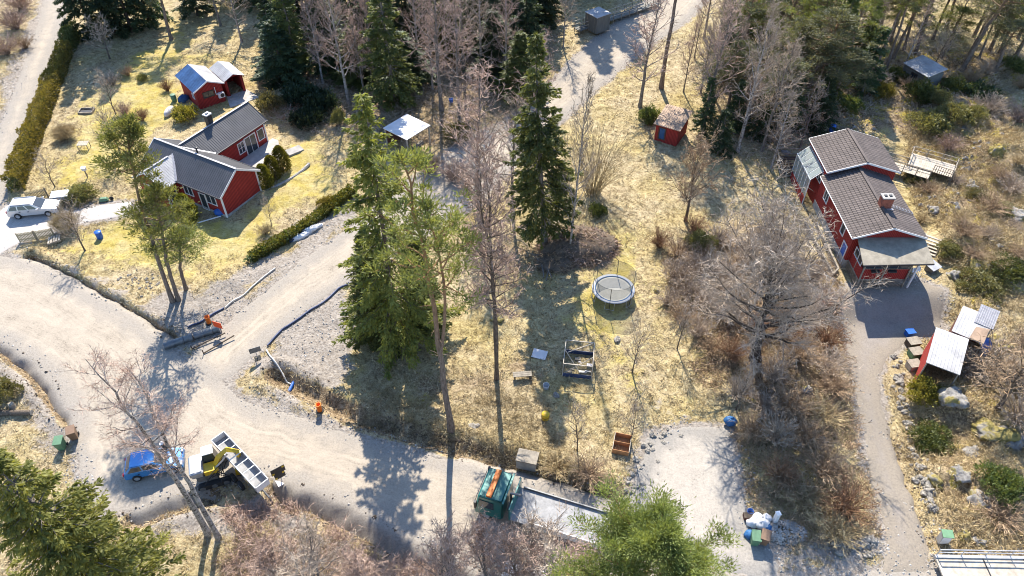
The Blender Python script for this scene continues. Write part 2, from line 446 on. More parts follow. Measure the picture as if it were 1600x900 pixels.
MOUND_XY = [(G(a, b), r, h) for a, b, r, h in MOUNDS]
PADS = [GP([(205,225),(390,150),(440,230),(350,350),(205,300)]), GP([(1255,195),(1410,195),(1470,450),(1320,450)]), GP([(270,100),(390,100),(390,170),(270,170)])]
def sstep(a, b, x):
    t = np.clip((x - a) / (b - a), 0, 1); return t * t * (3 - 2 * t)
def macro(X, Y):
    """the driveway falls away below the tiled house"""
    return -1.3 * sstep(25, 30, X) * (1 - sstep(37.5, 41, X)) * (1 - sstep(44.0, 47.4, Y)) * sstep(23, 33, Y)
def ground_z(X, Y):
    X = np.asarray(X, float); Y = np.asarray(Y, float)
    z = (fbm(X, Y, 0.12, 2) - 0.5) * 0.5 + (fbm(X, Y, 0.6, 5) - 0.5) * 0.22 + (vnoise(X, Y, 1.25, 15) - 0.5) * 0.17
    rough = np.clip((X - 36) / 6, 0, 1)
    z = z + rough * ((fbm(X, Y, 0.35, 8) - 0.5) * 1.1 + 0.1)
    for c, r, h in MOUND_XY:
        q = np.clip(1 - ((X - c.x) ** 2 + (Y - c.y) ** 2) / (r * r), 0, 1)
        z = z + h * q * q * (0.7 + 0.6 * vnoise(X, Y, 0.7, 4))
    for P in PADS:
        z = z * np.clip(1 - (polydist(X, Y, P) + 1.5) / 2.5, 0, 1)
    rd = np.full(X.shape, -1e9)
    for k, P in ROAD_XY.items(): rd = np.maximum(rd, polydist(X, Y, P))
    z = z * np.clip((-rd - 0.2) / 2.0, 0, 1)
    for P, d, w in DITCH_XY:
        q = linedist(X, Y, P) / (w * (0.75 + 0.5 * vnoise(X, Y, 0.8, 11)))
        z = z - d * np.clip(1.25 - q, 0, 1) * np.clip((0.3 - rd) / 0.5, 0, 1)
        z = z + 0.22 * np.exp(-((q - 1.9) / 0.5) ** 2) * np.clip((-rd - 0.3) / 0.6, 0, 1) * (0.4 + 1.2 * vnoise(X, Y, 1.3, 12))
    z = z - 0.12 * np.clip((rd - 0.25) / 0.5, 0, 1)
    edge = np.minimum(np.minimum(X + 95, 95 - X), np.minimum(Y - 8, 132 - Y))
    return z * np.clip(edge / 4, 0, 1) + macro(X, Y)
def gz(x, y):
    return float(ground_z(np.array([x]), np.array([y]))[0])
def S(px, py):
    """the ground point under a photo pixel, on the real terrain"""
    z = 0.0
    for _ in range(3):
        p = G(px, py, z); z = gz(p.x, p.y)
    return Vector((p.x, p.y, z))

STEP = 0.3
gx = np.arange(-95, 95.01, STEP); gy = np.arange(8, 132.01, STEP)
GX, GY = np.meshgrid(gx, gy)
GZ = ground_z(GX, GY)
def region(X, Y, polys, soft=1.5):
    r = np.zeros(X.shape)
    X, Y = X + (fbm(X, Y, 0.22, 41) - 0.5) * 7 * min(1, soft / 2.5), Y + (fbm(X, Y, 0.22, 47) - 0.5) * 7 * min(1, soft / 2.5)
    for p in polys:
        P = GP(p)
        r = np.maximum(r, np.clip(0.5 + polydist(X, Y, P) / (2 * soft), 0, 1))
    return r
BARE = [[(400,560),(470,490),(560,440),(590,500),(560,560),(520,600),(560,650),(640,690),(560,690),(480,655),(420,640),(370,610)],
        [(40,395),(110,420),(190,470),(262,470),(330,455),(420,400),(500,350),(545,330),(560,360),(450,430),(360,510),(300,560),(262,540),(190,495),(120,455),(40,415)],
        [(0,530),(60,570),(110,640),(118,700),(60,690),(0,640)],
        [(200,800),(300,765),(440,760),(520,800),(460,850),(380,820),(300,830),(220,830)],
        [(980,700),(1020,680),(1060,668),(1040,700),(1000,760),(985,800),(960,790),(975,750)],
        [(1180,800),(1220,812),(1250,860),(1215,880),(1190,850)],
        [(560,690),(700,715),(900,770),(1000,800),(1000,830),(860,790),(640,730)],
        [(1230,870),(1330,850),(1390,850),(1390,905),(1215,905)],[(1300,440),(1330,440),(1335,500),(1310,480)],
        [(0,200),(40,100),(78,20),(60,0),(20,80),(-20,160),(-20,240)]]
LAWN = [[(125,150),(250,60),(300,40),(320,90),(270,110),(290,180),(230,230),(190,290),(60,300),(100,200)],
        [(110,350),(205,335),(290,345),(345,355),(400,300),(460,230),(520,190),(540,260),(540,300),(480,345),(390,400),(330,440),(200,440),(120,395)],
        [(900,330),(1000,330),(1030,450),(1040,560),(1060,660),(980,640),(940,560),(890,470)],
        [(480,540),(540,500),(570,540),(560,620),(520,610)],[(1060,640),(1130,620),(1150,665),(1060,668)],[(1330,200),(1400,190),(1420,230),(1370,240)],
        [(1420,190),(1480,230),(1500,280),(1460,300),(1420,250)]]
LITTER = [[(1060,360),(1200,340),(1310,400),(1320,560),(1325,700),(1200,700),(1080,560)],[(1100,80),(1600,80),(1600,210),(1280,210),(1120,250)],
        [(620,0),(880,0),(880,120),(700,260),(600,240),(430,200),(430,0)],[(780,360),(960,330),(940,430),(800,440)],[(570,560),(700,560),(880,560),(760,660),(600,650)],
        [(0,0),(60,0),(20,110),(0,160)],[(150,100),(190,60),(210,110),(170,150)],[(1440,560),(1600,560),(1600,880),(1460,860),(1430,700)],[(440,780),(760,900),(600,900),(420,860)],
        [(560,640),(700,690),(850,745),(990,790),(960,800),(800,750),(640,710),(540,660)],[(430,585),(520,630),(560,660),(540,670),(440,610)],[(40,398),(270,520),(262,536),(44,410)],[(0,540),(110,650),(90,665),(0,560)],[(140,270),(180,265),(175,300),(140,300)],[(1410,170),(1600,170),(1600,560),(1560,460),(1480,440),(1450,330)]]
nz = (fbm(GX, GY, 0.3, 21) - 0.5)
rd_all = np.full(GX.shape, -1e9)
for k, P in ROAD_XY.items(): rd_all = np.maximum(rd_all, polydist(GX, GY, P))
zone = np.zeros((GX.size, 4), np.float32)
MOSSY = [[(1400,170),(1600,170),(1600,880),(1460,860),(1420,700),(1400,580),(1480,520),(1480,440),(1440,330)],[(1100,90),(1600,60),(1600,180),(1290,215),(1120,260)],[(1070,500),(1320,560),(1320,700),(1180,700)],[(560,560),(700,560),(700,660),(580,650)]]
zone[:, 3] = np.clip(region(GX, GY, MOSSY, 3.0), 0, 1).ravel() * np.where(GX.ravel() > 36, 0.74, 0.45)
nearroad = np.clip(1.0 + rd_all / 1.6, 0, 1) * 0.75
zone[:, 0] = np.maximum(region(GX, GY, BARE, 2.0), nearroad).ravel()
zone[:, 1] = np.clip(region(GX, GY, LAWN, 3.0), 0, 1).ravel() * np.where(GX.ravel() > -5, 0.62, 0.78)
dm = np.zeros(GX.shape)
for P, d, w in DITCH_XY: dm = np.maximum(dm, np.clip(1.6 - linedist(GX, GY, P) / w, 0, 1) * min(1, d * 1.6))
zone[:, 0] *= 1 - dm.ravel()
zone[:, 2] = np.maximum(np.clip(region(GX, GY, LITTER, 3.0), 0, 1).ravel() * 0.64, dm.ravel() * 1.1)

def sheet(name, X, Y, Z, keep, mat, zone):
    """grid sheet; keep says which cells exist"""
    ny, nx = X.shape
    idx = np.arange(nx * ny).reshape(ny, nx)
    q = np.stack([idx[:-1, :-1], idx[:-1, 1:], idx[1:, 1:], idx[1:, :-1]], -1)[keep]
    used = np.unique(q); mp = np.full(nx * ny, -1); mp[used] = np.arange(len(used))
    V = np.stack([X.ravel(), Y.ravel(), Z.ravel()], 1)[used]
    mb = MB(); mb.add(V, mp[q])
    extra = []
    if name == 'ground':
        B = 1200.0
        o = [(-B, -B), (B, -B), (B, B), (-B, B)]; i = [(X[0, 0], Y[0, 0]), (X[0, -1], Y[0, 0]), (X[0, -1], Y[-1, 0]), (X[0, 0], Y[-1, 0])]
        for a in range(4):
            b = (a + 1) % 4
            mb.add([(*o[a], 0), (*o[b], 0), (*i[b], 0), (*i[a], 0)], [(0, 1, 2, 3)])
        extra = [[0, 0, 0.5, 0]] * 16
    o = mb.build(name, mat, None, True)
    ca = o.data.color_attributes.new('zone', 'FLOAT_COLOR', 'POINT')
    zz = np.concatenate([zone[used], np.array(extra, np.float32).reshape(-1, 4)])
    ca.data.foreach_set('color', zz.ravel().astype(np.float32))
    return o
ground = sheet('ground', GX, GY, GZ, np.ones((len(gy) - 1, len(gx) - 1), bool), ground_material(), zone)
tag(ground, 'dry straw coloured ground with lawn, bare gravel and leaf litter', None, None, 'structure')

M_ROAD = road_material('road_gravel', (0.405, 0.345, 0.27), (0.35, 0.31, 0.26), (0.18, 0.145, 0.11))
M_YARD = road_material('yard_gravel', (0.42, 0.375, 0.315), (0.31, 0.285, 0.25), (0.17, 0.15, 0.13), 0.3)
M_DRIVE = road_material('drive_gravel', (0.29, 0.255, 0.22), (0.30, 0.255, 0.20), (0.14, 0.125, 0.11), 0.4)
def paving_material():
    m, nt = newmat('block_paving')
    c = wpos(nt)
    br = nt.nodes.new('ShaderNodeTexBrick'); nt.links.new(c, br.inputs['Vector'])
    br.inputs['Scale'].default_value = 3.2; br.inputs['Mortar Size'].default_value = 0.035
    br.inputs['Color1'].default_value = (0.44, 0.40, 0.36, 1); br.inputs['Color2'].default_value = (0.52, 0.48, 0.44, 1); br.inputs['Mortar'].default_value = (0.24, 0.21, 0.18, 1)
    col = mixc(nt, 0.35, br.outputs['Color'], ramp(nt, noise(nt, 1.5, 5, 0.7, c), [(0.3, (0.25, 0.22, 0.2)), (0.7, (0.62, 0.58, 0.53))]))
    finish(nt, col, 0.85, 0, bump(nt, br.outputs['Fac'], -0.3, 0.02), 0.2)
    return m
ROAD_MAT = {'main_road': M_ROAD, 'side_road': M_ROAD, 'lane': M_ROAD, 'gravel_yard': M_YARD, 'driveway': M_DRIVE, 'paved_parking': paving_material()}
ROAD_LABEL = {'main_road': 'wide pale gravel road crossing below the left house', 'side_road': 'gravel side road running up between the trees', 'lane': 'narrow pale lane beside the clipped hedge',
              'gravel_yard': 'pale gravel parking pad below the trampoline meadow', 'driveway': 'grey gravel driveway leading to the house with tiled roof', 'paved_parking': 'block paved parking and path beside the silver car'}
lift = {'main_road': 0.0, 'side_road': 0.012, 'lane': 0.008, 'gravel_yard': 0.016, 'driveway': 0.02, 'paved_parking': 0.028}
for k, P in ROAD_XY.items():
    x0, y0 = P.min(0) - 1; x1, y1 = P.max(0) + 1
    x0, x1 = max(x0, -94), min(x1, 94); y0, y1 = max(y0, 8.5), min(y1, 131)
    X, Y = np.meshgrid(np.arange(x0, x1, 0.28), np.arange(y0, y1, 0.28))
    d = polydist(X, Y, P) + (fbm(X, Y, 0.9, 31) - 0.5) * (0.6 if k != 'paved_parking' else 0.15)
    Z = lift[k] + (fbm(X, Y, 0.5, 33) - 0.5) * 0.05 + np.clip(d, -0.25, 0) * 0.3 + np.clip(d + 0.25, -1.3, 0) * 1.0 + np.clip(d, 0, 0.5) * 0.03 + macro(X, Y)
    zz = np.zeros((X.size, 4), np.float32); zz[:, 3] = 1; zz[:, 0] = np.clip(d / 10, 0, 1).ravel()
    keep = (d[:-1, :-1] > -1.6) | (d[1:, 1:] > -1.6)
    o = sheet(k, X, Y, Z, keep, ROAD_MAT[k], zz)
    tag(o, ROAD_LABEL[k], None, None, 'structure')
# ------------------------------------------------------------------ plants: mesh generators (local origin at the foot of the plant)
def unit(v):
    return v / (np.linalg.norm(v, axis=-1, keepdims=True) + 1e-9)
def ribbons(mb, A, B, w, r, mi=0):
    """thin tapering twigs from A to B, one triangle each"""
    A = np.asarray(A); B = np.asarray(B); n = len(A)
    if n == 0: return
    d = unit(B - A); s = unit(np.cross(d, r.normal(size=(n, 3)))) * (np.asarray(w).reshape(-1, 1) * np.ones((n, 1)))
    V = np.stack([A - s, A + s, B], 1).reshape(-1, 3)
    mb.add(V, np.arange(3 * n).reshape(n, 3), mi)
def blades(mb, C, D, L, W, r, mi=0, flat=0.0, up=None):
    """leaf or needle sprays: kite quads at C along D"""
    n = len(C)
    D = unit(D)
    q = r.normal(size=(n, 3))
    if flat: q = q * (1 - flat) + np.array([0, 0, 1.0]) * flat * 2
    s = unit(np.cross(D, q)) * (np.asarray(W) * 0.5).reshape(-1, 1)
    L = np.asarray(L).reshape(-1, 1)
    V = np.stack([C, C + D * L * 0.45 + s, C + D * L, C + D * L * 0.45 - s], 1).reshape(-1, 3)
    mb.add(V, np.arange(4 * n).reshape(n, 4), mi)
def curve_trunk(H, r0, r, wob=0.15, lean=(0, 0), k=12, r1=0.02, bend=None):
    t = np.linspace(0, 1, k)
    P = np.zeros((k, 3)); P[:, 2] = H * t
    w = np.cumsum(r.normal(size=(k, 2)), 0) * wob * H / 20 * 0.5
    P[:, :2] = (w - w[0]) * t[:, None] + np.outer(t * H, lean)
    if bend is not None: P[:, :2] += np.outer((t ** 2) * H, bend)
    R = r0 * (1 - t) ** 0.85 + r1
    R[0] *= 1.35
    return P, R
def at_t(P, t):
    k = len(P) - 1; x = np.clip(t, 0, 1) * k; i = np.minimum(x.astype(int), k - 1); f = (x - i)[:, None]
    return P[i] * (1 - f) + P[i + 1] * f

def gen_spruce(seed, H=20., R=2.6, base=0.06, dens=1.0, spray=0.42, ragged=0.25, droop=1.0, r0=None, lean=(0, 0)):
    r = np.random.default_rng(seed)
    P, Rr = curve_trunk(H, r0 or H * 0.011, r, 0.1, lean)
    tm = MB(); tm.tube(P, Rr, 8)
    cm = MB()
    nb = int(H * 13 * dens)
    t = np.sort(base + (1 - base) * r.random(nb) ** 0.92)
    t = np.append(t, np.linspace(0.93, 0.995, 14))
    for ti in t:
        f = (ti - base) / (1 - base)
        prof = min(1.0, (f + 0.04) / 0.14) * (1 - f) ** 0.80 + 0.02
        L = R * prof * (1 + r.normal() * ragged)
        if L < 0.15: L = 0.15 + 0.1 * r.random()
        a = r.random() * 2 * math.pi
        o = at_t(P, np.array([ti]))[0]
        h = np.array([math.cos(a), math.sin(a), 0])
        rise = 0.55 * f - 0.25 + r.normal() * 0.1
        s = np.linspace(0, 1, 6)
        zc = L * (rise * s - droop * 0.42 * (1 - f * 0.8) * s ** 2 + 0.16 * s ** 3)
        Q = o + h * (L * s)[:, None]; Q[:, 2] += zc
        if L > 0.7: tm.tube(Q[:5], np.linspace(0.028 + L * 0.008, 0.01, 5), 3, 0, False)
        n = max(6, int(L / 0.135 * 2 * dens ** 0.5))
        u = 0.12 + 0.88 * r.random(n) ** 0.8
        C = at_t(Q, u)
        side = np.where(r.random(n) < 0.5, -1, 1)[:, None] * np.array([-h[1], h[0], 0])
        lat = (0.30 * L * (1 - u) + 0.22) * (0.6 + 0.7 * r.random(n))
        D = h * (0.55 + 0.5 * r.random(n))[:, None] + side * (0.9 * r.random(n))[:, None] + np.array([0, 0, -0.35]) * droop * (0.2 + r.random(n))[:, None]
        D = unit(D)
        for kk, (fr, sc) in enumerate(((0.0, 1.0), (0.5, 0.9), (0.9, 0.75))):
            CC = C + D * (lat * fr)[:, None]
            DD = D + r.normal(size=(n, 3)) * 0.35 + np.array([0, 0, -0.25 * droop])
            blades(cm, CC, DD, spray * sc * (0.7 + 0.6 * r.random(n)), spray * 0.34 * (0.7 + 0.6 * r.random(n)), r, 0, 0.35)
    top = P[-1]
    blades(cm, np.repeat(top[None] - [0, 0, .3], 10, 0), r.normal(size=(10, 3)) * 0.3 + [0, 0, 1.], np.full(10, .5), np.full(10, .1), r)
    return tm, cm

def gen_pine(seed, H=20., R=2.6, crown=0.55, clumps=130, lean=(0, 0), r0=None, needles=66, nlen=0.32, bend=None, fork=None, flat=1.0):
    r = np.random.default_rng(seed)
    P, Rr = curve_trunk(H, r0 or H * 0.0115, r, 0.35, lean, 14, 0.04, bend)
    tm = MB(); tm.tube(P, Rr, 9)
    if fork:
        f0 = at_t(P, np.array([fork]))[0]
        e = P[-1] + np.array([r.normal() * 0.6, r.normal() * 0.6, -H * 0.12])
        s = np.linspace(0, 1, 8)[:, None]
        Q = f0 * (1 - s) + e * s + np.array([0.55, 0.1, 0]) * np.sin(s * math.pi) * 1.1
        tm.tube(Q, np.linspace(Rr[int(fork * 13)] * 0.7, 0.04, 8), 7)
        stems = [P, Q]
    else: stems = [P]
    cm = MB()
    nl = 30
    # dead stubs below the crown
    for _ in range(14):
        t = crown * (0.45 + 0.55 * r.random()); o = at_t(P, np.array([t]))[0]; a = r.random() * 6.28
        e = o + np.array([math.cos(a), math.sin(a), 0.1 * r.normal()]) * (0.3 + 0.9 * r.random())
        tm.tube([o, (o + e) / 2 + [0, 0, .05], e], [0.03, 0.02, 0.008], 3, 0, False)
    per = max(2, clumps // nl)
    for i in range(nl):
        t = crown + (0.985 - crown) * (i + r.random()) / nl
        f = (t - crown) / (1 - crown)
        S_ = stems[i % len(stems)]
        o = at_t(S_, np.array([t if len(stems) == 1 or i % 2 == 0 else max(0.1, (t - fork) / (1 - fork))]))[0]
        a = i * 2.4 + r.normal() * 0.4
        L = R * (0.35 + 0.75 * math.sin(math.pi * min(1, 0.25 + f * 0.72))) * (0.75 + 0.5 * r.random()) * (1 - 0.45 * f ** 3)
        el = math.radians(5 + 45 * f + r.normal() * 10)
        h = np.array([math.cos(a) * math.cos(el), math.sin(a) * math.cos(el), math.sin(el)])
        s = np.linspace(0, 1, 6)[:, None]
        Q = o + h * L * s + np.array([0, 0, 1]) * (0.18 * L * s ** 2) + r.normal(size=(6, 3)) * 0.06 * s * L
        tm.tube(Q, np.linspace(0.045 + L * 0.012, 0.012, 6), 4, 0, False)
        cl = 0.35 + 0.65 * r.random(per) ** 0.7; cl[0] = 1.0
        C = at_t(Q, cl) + r.normal(size=(per, 3)) * np.array([0.34, 0.34, 0.16]) * L * 0.42
        for c in C:
            k = needles
            rad = (0.30 + 0.25 * r.random()) * (0.8 + 0.15 * R / 2.5)
            off = r.normal(size=(k, 3)) * np.array([1, 1, 0.55 * flat]) * rad * 0.6
            D = off / rad + np.array([0, 0, 0.75]) + h * 0.3 + r.normal(size=(k, 3)) * 0.45
            blades(cm, c + off, D, nlen * (0.7 + 0.6 * r.random(k)), nlen * 0.24 * (0.7 + 0.6 * r.random(k)), r)
            tw = min(4, k // 8)
            ribbons(tm, np.repeat(at_t(Q, cl[:1] * 0 + min(0.9, 0.75))[:1], tw, 0) if False else np.repeat(c[None] - h * 0.3, tw, 0), c + off[:tw], np.full(tw, 0.012), r)
    return tm, cm

def gen_bare(seed, H=16., R=3.0, base=0.3, nlimb=26, el0=25, el1=62, r0=None, lean=(0, 0), twig=1.0, tw=0.016, stems=1, spread=0.0, arch=0.25, bend=None, sub=9, taper=0.75, wob=0.3):
    r = np.random.default_rng(seed)
    tm, cm = MB(), MB()
    TA, TB, TW = [], [], []
    for st in range(stems):
        a0 = r.random() * 6.28
        ln = (lean[0] + spread * math.cos(a0) * (stems > 1), lean[1] + spread * math.sin(a0) * (stems > 1))
        hh = H * (1 - 0.18 * r.random() * (stems > 1))
        P, Rr = curve_trunk(hh, (r0 or H * 0.011) * (0.8 if stems > 1 else 1), r, wob, ln, 14, 0.012, bend)
        tm.tube(P, Rr, 8)
        nl = max(6, nlimb // stems)
        for i in range(nl):
            t = base + (0.985 - base) * ((i + r.random()) / nl) ** 0.9
            f = (t - base) / (1 - base)
            o = at_t(P, np.array([t]))[0]
            a = i * 2.4 + r.normal() * 0.5
            el = math.radians(el0 + (el1 - el0) * f + r.normal() * 9)
            L = R * (1 - taper * f ** 1.4) * (0.6 + 0.6 * r.random()) * min(1, 0.5 + f * 3)
            h = np.array([math.cos(a) * math.cos(el), math.sin(a) * math.cos(el), math.sin(el)])
            s = np.linspace(0, 1, 7)[:, None]
            Q = o + h * L * s + np.array([0, 0, 1]) * arch * L * s ** 2 + np.cumsum(r.normal(size=(7, 3)), 0) * 0.05 * L * s
            rb = max(0.018, Rr[min(13, int(t * 13))] * 0.5)
            tm.tube(Q, np.linspace(rb, 0.010, 7), 5, 0, False)
            m = max(4, int(sub * (0.5 + 0.5 * L / R)))
            u = 0.15 + 0.85 * (np.arange(m) + r.random(m)) / m
            O = at_t(Q, u)
            D = unit(h + r.normal(size=(m, 3)) * 0.75 + np.array([0, 0, 0.3]))
            sl = (0.40 * L * (1.15 - u) + 0.35) * (0.6 + 0.7 * r.random(m))
            for j in range(m):
                mid = O[j] + D[j] * sl[j] * 0.5 + r.normal(size=3) * 0.05 * sl[j]
                end = O[j] + D[j] * sl[j] + np.array([0, 0, 0.12 * sl[j]])
                cm.tube([O[j], mid, end], [max(tw * 1.15, rb * 0.4), max(tw, rb * 0.25), tw * .6], 3, 0, False)
                k = max(4, int(6 * twig * (0.6 + sl[j] * 0.4)))
                uu = 0.2 + 0.8 * r.random(k)
                T0 = at_t(np.array([O[j], mid, end]), uu)
                Dt = unit(D[j] + r.normal(size=(k, 3)) * 0.7 + np.array([0, 0, 0.15]))
                tl = (0.35 + 0.55 * r.random(k)) * min(1.0, 0.45 + sl[j] * 0.4) * (0.55 + R / 6)
                T1 = T0 + Dt * tl[:, None]
                TA.append(T0); TB.append(T1); TW.append(np.full(k, tw))
                for _ in range(max(1, int(round(3 * twig)))):
                    x = 0.25 + 0.7 * r.random(k)
                    U0 = T0 + (T1 - T0) * x[:, None]
                    U1 = U0 + unit(Dt + r.normal(size=(k, 3)) * 0.8) * (tl * (0.35 + 0.35 * r.random(k)))[:, None]
                    TA.append(U0); TB.append(U1); TW.append(np.full(k, tw * 0.75))
    ribbons(cm, np.concatenate(TA), np.concatenate(TB), np.concatenate(TW), r)
    return tm, cm

def gen_brush(seed, H=1.8, R=1.4, stems=60, tw=0.014, up=0.8, twig=1.0, arch=0.0, foot=0.14):
    """bare many-stemmed shrub"""
    r = np.random.default_rng(seed)
    tm, cm = MB(), MB()
    TA, TB, TW = [], [], []
    for i in range(stems):
        a = r.random() * 6.28; b = r.random() ** 0.6
        o = np.array([math.cos(a), math.sin(a), 0]) * foot * R * r.random()
        e = np.array([math.cos(a) * R * b, math.sin(a) * R * b, H * (0.55 + 0.45 * r.random()) * (1 - 0.35 * b * (1 - up))])
        m = (o + e) * 0.5 + np.array([0, 0, H * 0.1]) - np.array([e[0], e[1], 0]) * 0.15
        if arch: e[2] -= arch * H * b
        s = np.linspace(0, 1, 5)[:, None]
        Q = (1 - s) ** 2 * o + 2 * s * (1 - s) * m + s ** 2 * e + np.cumsum(r.normal(size=(5, 3)), 0) * 0.03 * H * s
        (tm if i % 3 == 0 else cm).tube(Q, np.linspace(tw * 1.3, tw * 0.5, 5), 3, 0, False)
        k = max(3, int(7 * twig))
        u = 0.3 + 0.7 * r.random(k); T0 = at_t(Q, u)
        D = unit(unit(e - o) + r.normal(size=(k, 3)) * 0.6)
        tl = (0.16 + 0.3 * r.random(k)) * (0.4 + 0.35 * H)
        T1 = T0 + D * tl[:, None]
        TA.append(T0); TB.append(T1); TW.append(np.full(k, tw * 0.9))
        for _ in range(2):
            x = 0.3 + 0.6 * r.random(k); U0 = T0 + (T1 - T0) * x[:, None]
            U1 = U0 + unit(D + r.normal(size=(k, 3)) * 0.8) * (tl * 0.55)[:, None]
            TA.append(U0); TB.append(U1); TW.append(np.full(k, tw * 0.7))
    ribbons(cm, np.concatenate(TA), np.concatenate(TB), np.concatenate(TW), r)
    return tm, cm

def gen_leafy(seed, rx=1., ry=1., H=1.6, n=2600, leaf=0.12, shape='dome', upright=0.5, lump=0.25, narrow=0.45):
    """evergreen shrub, clipped column or hedge block"""
    r = np.random.default_rng(seed)
    tm, cm = MB(), MB()
    D = unit(r.normal(size=(n, 3)))
    if shape == 'dome': D[:, 2] = np.abs(D[:, 2]) * 1.0
    rad = 0.55 + 0.45 * r.random(n) ** 0.5
    lmp = 1 + lump * (vnoise(D[:, 0] * 2.2 + seed, D[:, 1] * 2.2 + D[:, 2] * 1.7, 1.3, seed) - 0.5) * 2
    if shape == 'dome':
        nl = 9; la = np.arange(nl) * 2.4; lr = 0.78 * np.sqrt((np.arange(nl) + .3) / nl)
        LC = np.stack([np.cos(la) * lr, np.sin(la) * lr, 0.12 + 0.38 * r.random(nl) * (1.2 - lr)], 1); LR = 0.20 + 0.28 * r.random(nl)
        li = r.integers(0, nl, n)
        C = (LC[li] + D * (rad * lmp * LR[li])[:, None] * np.array([1, 1, 1.15])) * np.array([rx, ry, H]) * 1.05
        C = C + (r.random(n) < 0.06)[:, None] * D * 0.18 * rx
    elif shape == 'column':
        z = r.random(n) ** 0.9; w = np.minimum(1, (z + 0.12) / 0.25) * (1 - z ** 2.6) ** 0.6 + 0.05
        a = r.random(n) * 6.28; rr = w * np.sqrt(0.25 + 0.75 * r.random(n)) * (1 + lump * (vnoise(a * 1.3, z * 5, 1.2, seed) - 0.5))
        C = np.stack([np.cos(a) * rr * rx, np.sin(a) * rr * ry, z * H], 1); D = unit(np.stack([np.cos(a), np.sin(a), 0.3 + z], 1))
    else:  # box
        C = (r.random((n, 3)) * 2 - 1)
        ax = r.integers(0, 3, n); sg = np.where(r.random(n) < 0.5, -1, 1)
        ax = np.where(r.random(n) < 0.35, 2, ax); sg = np.where(ax == 2, 1, sg)
        C[np.arange(n), ax] = sg * (0.82 + 0.25 * r.random(n))
        D = np.zeros((n, 3)); D[np.arange(n), ax] = sg
        lm = 1 + lump * (fbm(C[:, 0] * rx + 5, C[:, 1] * ry + C[:, 2] * 3, 1.1, seed) - 0.5) * 1.5
        C = C * lm[:, None]; C[:, 2] = (C[:, 2] + 1) / 2
        C = C * np.array([rx, ry, H]); C[:, 2] = np.maximum(C[:, 2], 0.02)
    Dn = unit(D + np.array([0, 0, upright]) + r.normal(size=(n, 3)) * 0.55)
    s = leaf * (0.6 + 0.8 * r.random(n))
    blades(cm, C, Dn, s, s * narrow * (0.8 + 0.4 * r.random(n)), r)
    k = 14
    for i in range(k):
        e = C[r.integers(0, n)] * 0.85
        tm.tube([(0, 0, 0) + r.normal(size=3) * [0.1 * rx, 0.1 * ry, 0], e * [.5, .5, .55], e], [0.03, 0.02, 0.008], 4, 0, False)
    return tm, cm

PROTO = {}
def proto(key, gen, bark, leaf, smooth=True):
    tm, cm = gen
    PROTO[key] = (tm.mesh(key + '_trunk', MAT[bark], smooth), cm.mesh(key + '_crown', MAT[leaf]))
def plant(name, key, loc, sx, sz, rz, label, cat, group, trunk='trunk', crown='crown', tilt=(0, 0), leaf=None):
    """one plant: an Empty with its own trunk and crown objects; repeats share mesh data"""
    t = thing(name, label, cat, loc, rz, group)
    t.rotation_euler = (tilt[0], tilt[1], rz)
    t.scale = (sx, sx, sz)
    tm, cm = PROTO[key]
    obj_of(trunk, tm, t); c = obj_of(crown, cm, t)
    return t
# ------------------------------------------------------------------ buildings
def board_material(name, col, pitch=0.16):
    m, nt = newmat(name)
    c = coords(nt)
    sep = nt.nodes.new('ShaderNodeSeparateXYZ'); nt.links.new(c, sep.inputs[0])
    s = mathn(nt, 'MULTIPLY', mathn(nt, 'ADD', sep.outputs['X'], sep.outputs['Y']), 2 * math.pi / pitch)
    w = mathn(nt, 'SINE', s)
    n = noise(nt, 2.5, 5, 0.7, coords(nt, 'Object', (1, 1, 0.3)))
    cc = ramp(nt, n, [(0.3, tuple(x * 0.72 for x in col)), (0.7, tuple(x * 1.18 for x in col))])
    cc = mixc(nt, ramp(nt, w, [(0.0, (1, 1, 1)), (0.12, (0, 0, 0))]), cc, tuple(x * 0.55 for x in col))
    finish(nt, cc, 0.8, 0, bump(nt, w, 0.4, 0.02), 0.25)
    MAT[name] = m
board_material('red_boards', (0.36, 0.040, 0.032))
board_material('dull_boards', (0.17, 0.075, 0.055))
board_material('grey_boards', (0.22, 0.215, 0.19))
plain('white_paint', (0.74, 0.72, 0.69), 0.55, 0, 0.12)
plain('black_trim', (0.03, 0.03, 0.033), 0.5, 0, 0.3)
plain('metal_roof', (0.085, 0.081, 0.081), 0.5, 0.1, 0.22, 0.8, 0.5)
plain('metal_cap', (0.33, 0.32, 0.33), 0.4, 0.3, 0.2)
plain('shade_blue', (0.05, 0.11, 0.23), 0.85, 0.0, 0.3, 0.9, 0.12)  # tree shade on pale tin put into the colour; plain blue on small parts
plain('light_tin', (0.40, 0.39, 0.385), 0.6, 0.1, 0.28, 0.8, 0.5)
plain('white_sheet', (0.66, 0.62, 0.60), 0.5, 0, 0.15, 0.9)
plain('tile', (0.11, 0.088, 0.078), 0.75, 0, 0.28, 1.4, 0.3)
plain('felt', (0.30, 0.265, 0.205), 0.9, 0, 0.25, 1.6, 0.2, bmp=0.4)
plain('concrete', (0.36, 0.34, 0.31), 0.9, 0, 0.25, 1.5, 0.2, bmp=0.3)
plain('paving', (0.42, 0.385, 0.345), 0.85, 0, 0.22, 2.0, 0.2)
plain('old_wood', (0.30, 0.26, 0.205), 0.85, 0, 0.35, 3.0, 0.2)
plain('pale_wood', (0.46, 0.40, 0.32), 0.8, 0, 0.25, 3.0, 0.2)
plain('dark_wood', (0.10, 0.075, 0.055), 0.85, 0, 0.35, 3.0, 0.2)
plain('orange_wood', (0.38, 0.19, 0.085), 0.8, 0, 0.3, 3.0, 0.2)
plain('fence_wood', (0.36, 0.30, 0.17), 0.85, 0, 0.3, 2.0, 0.2)
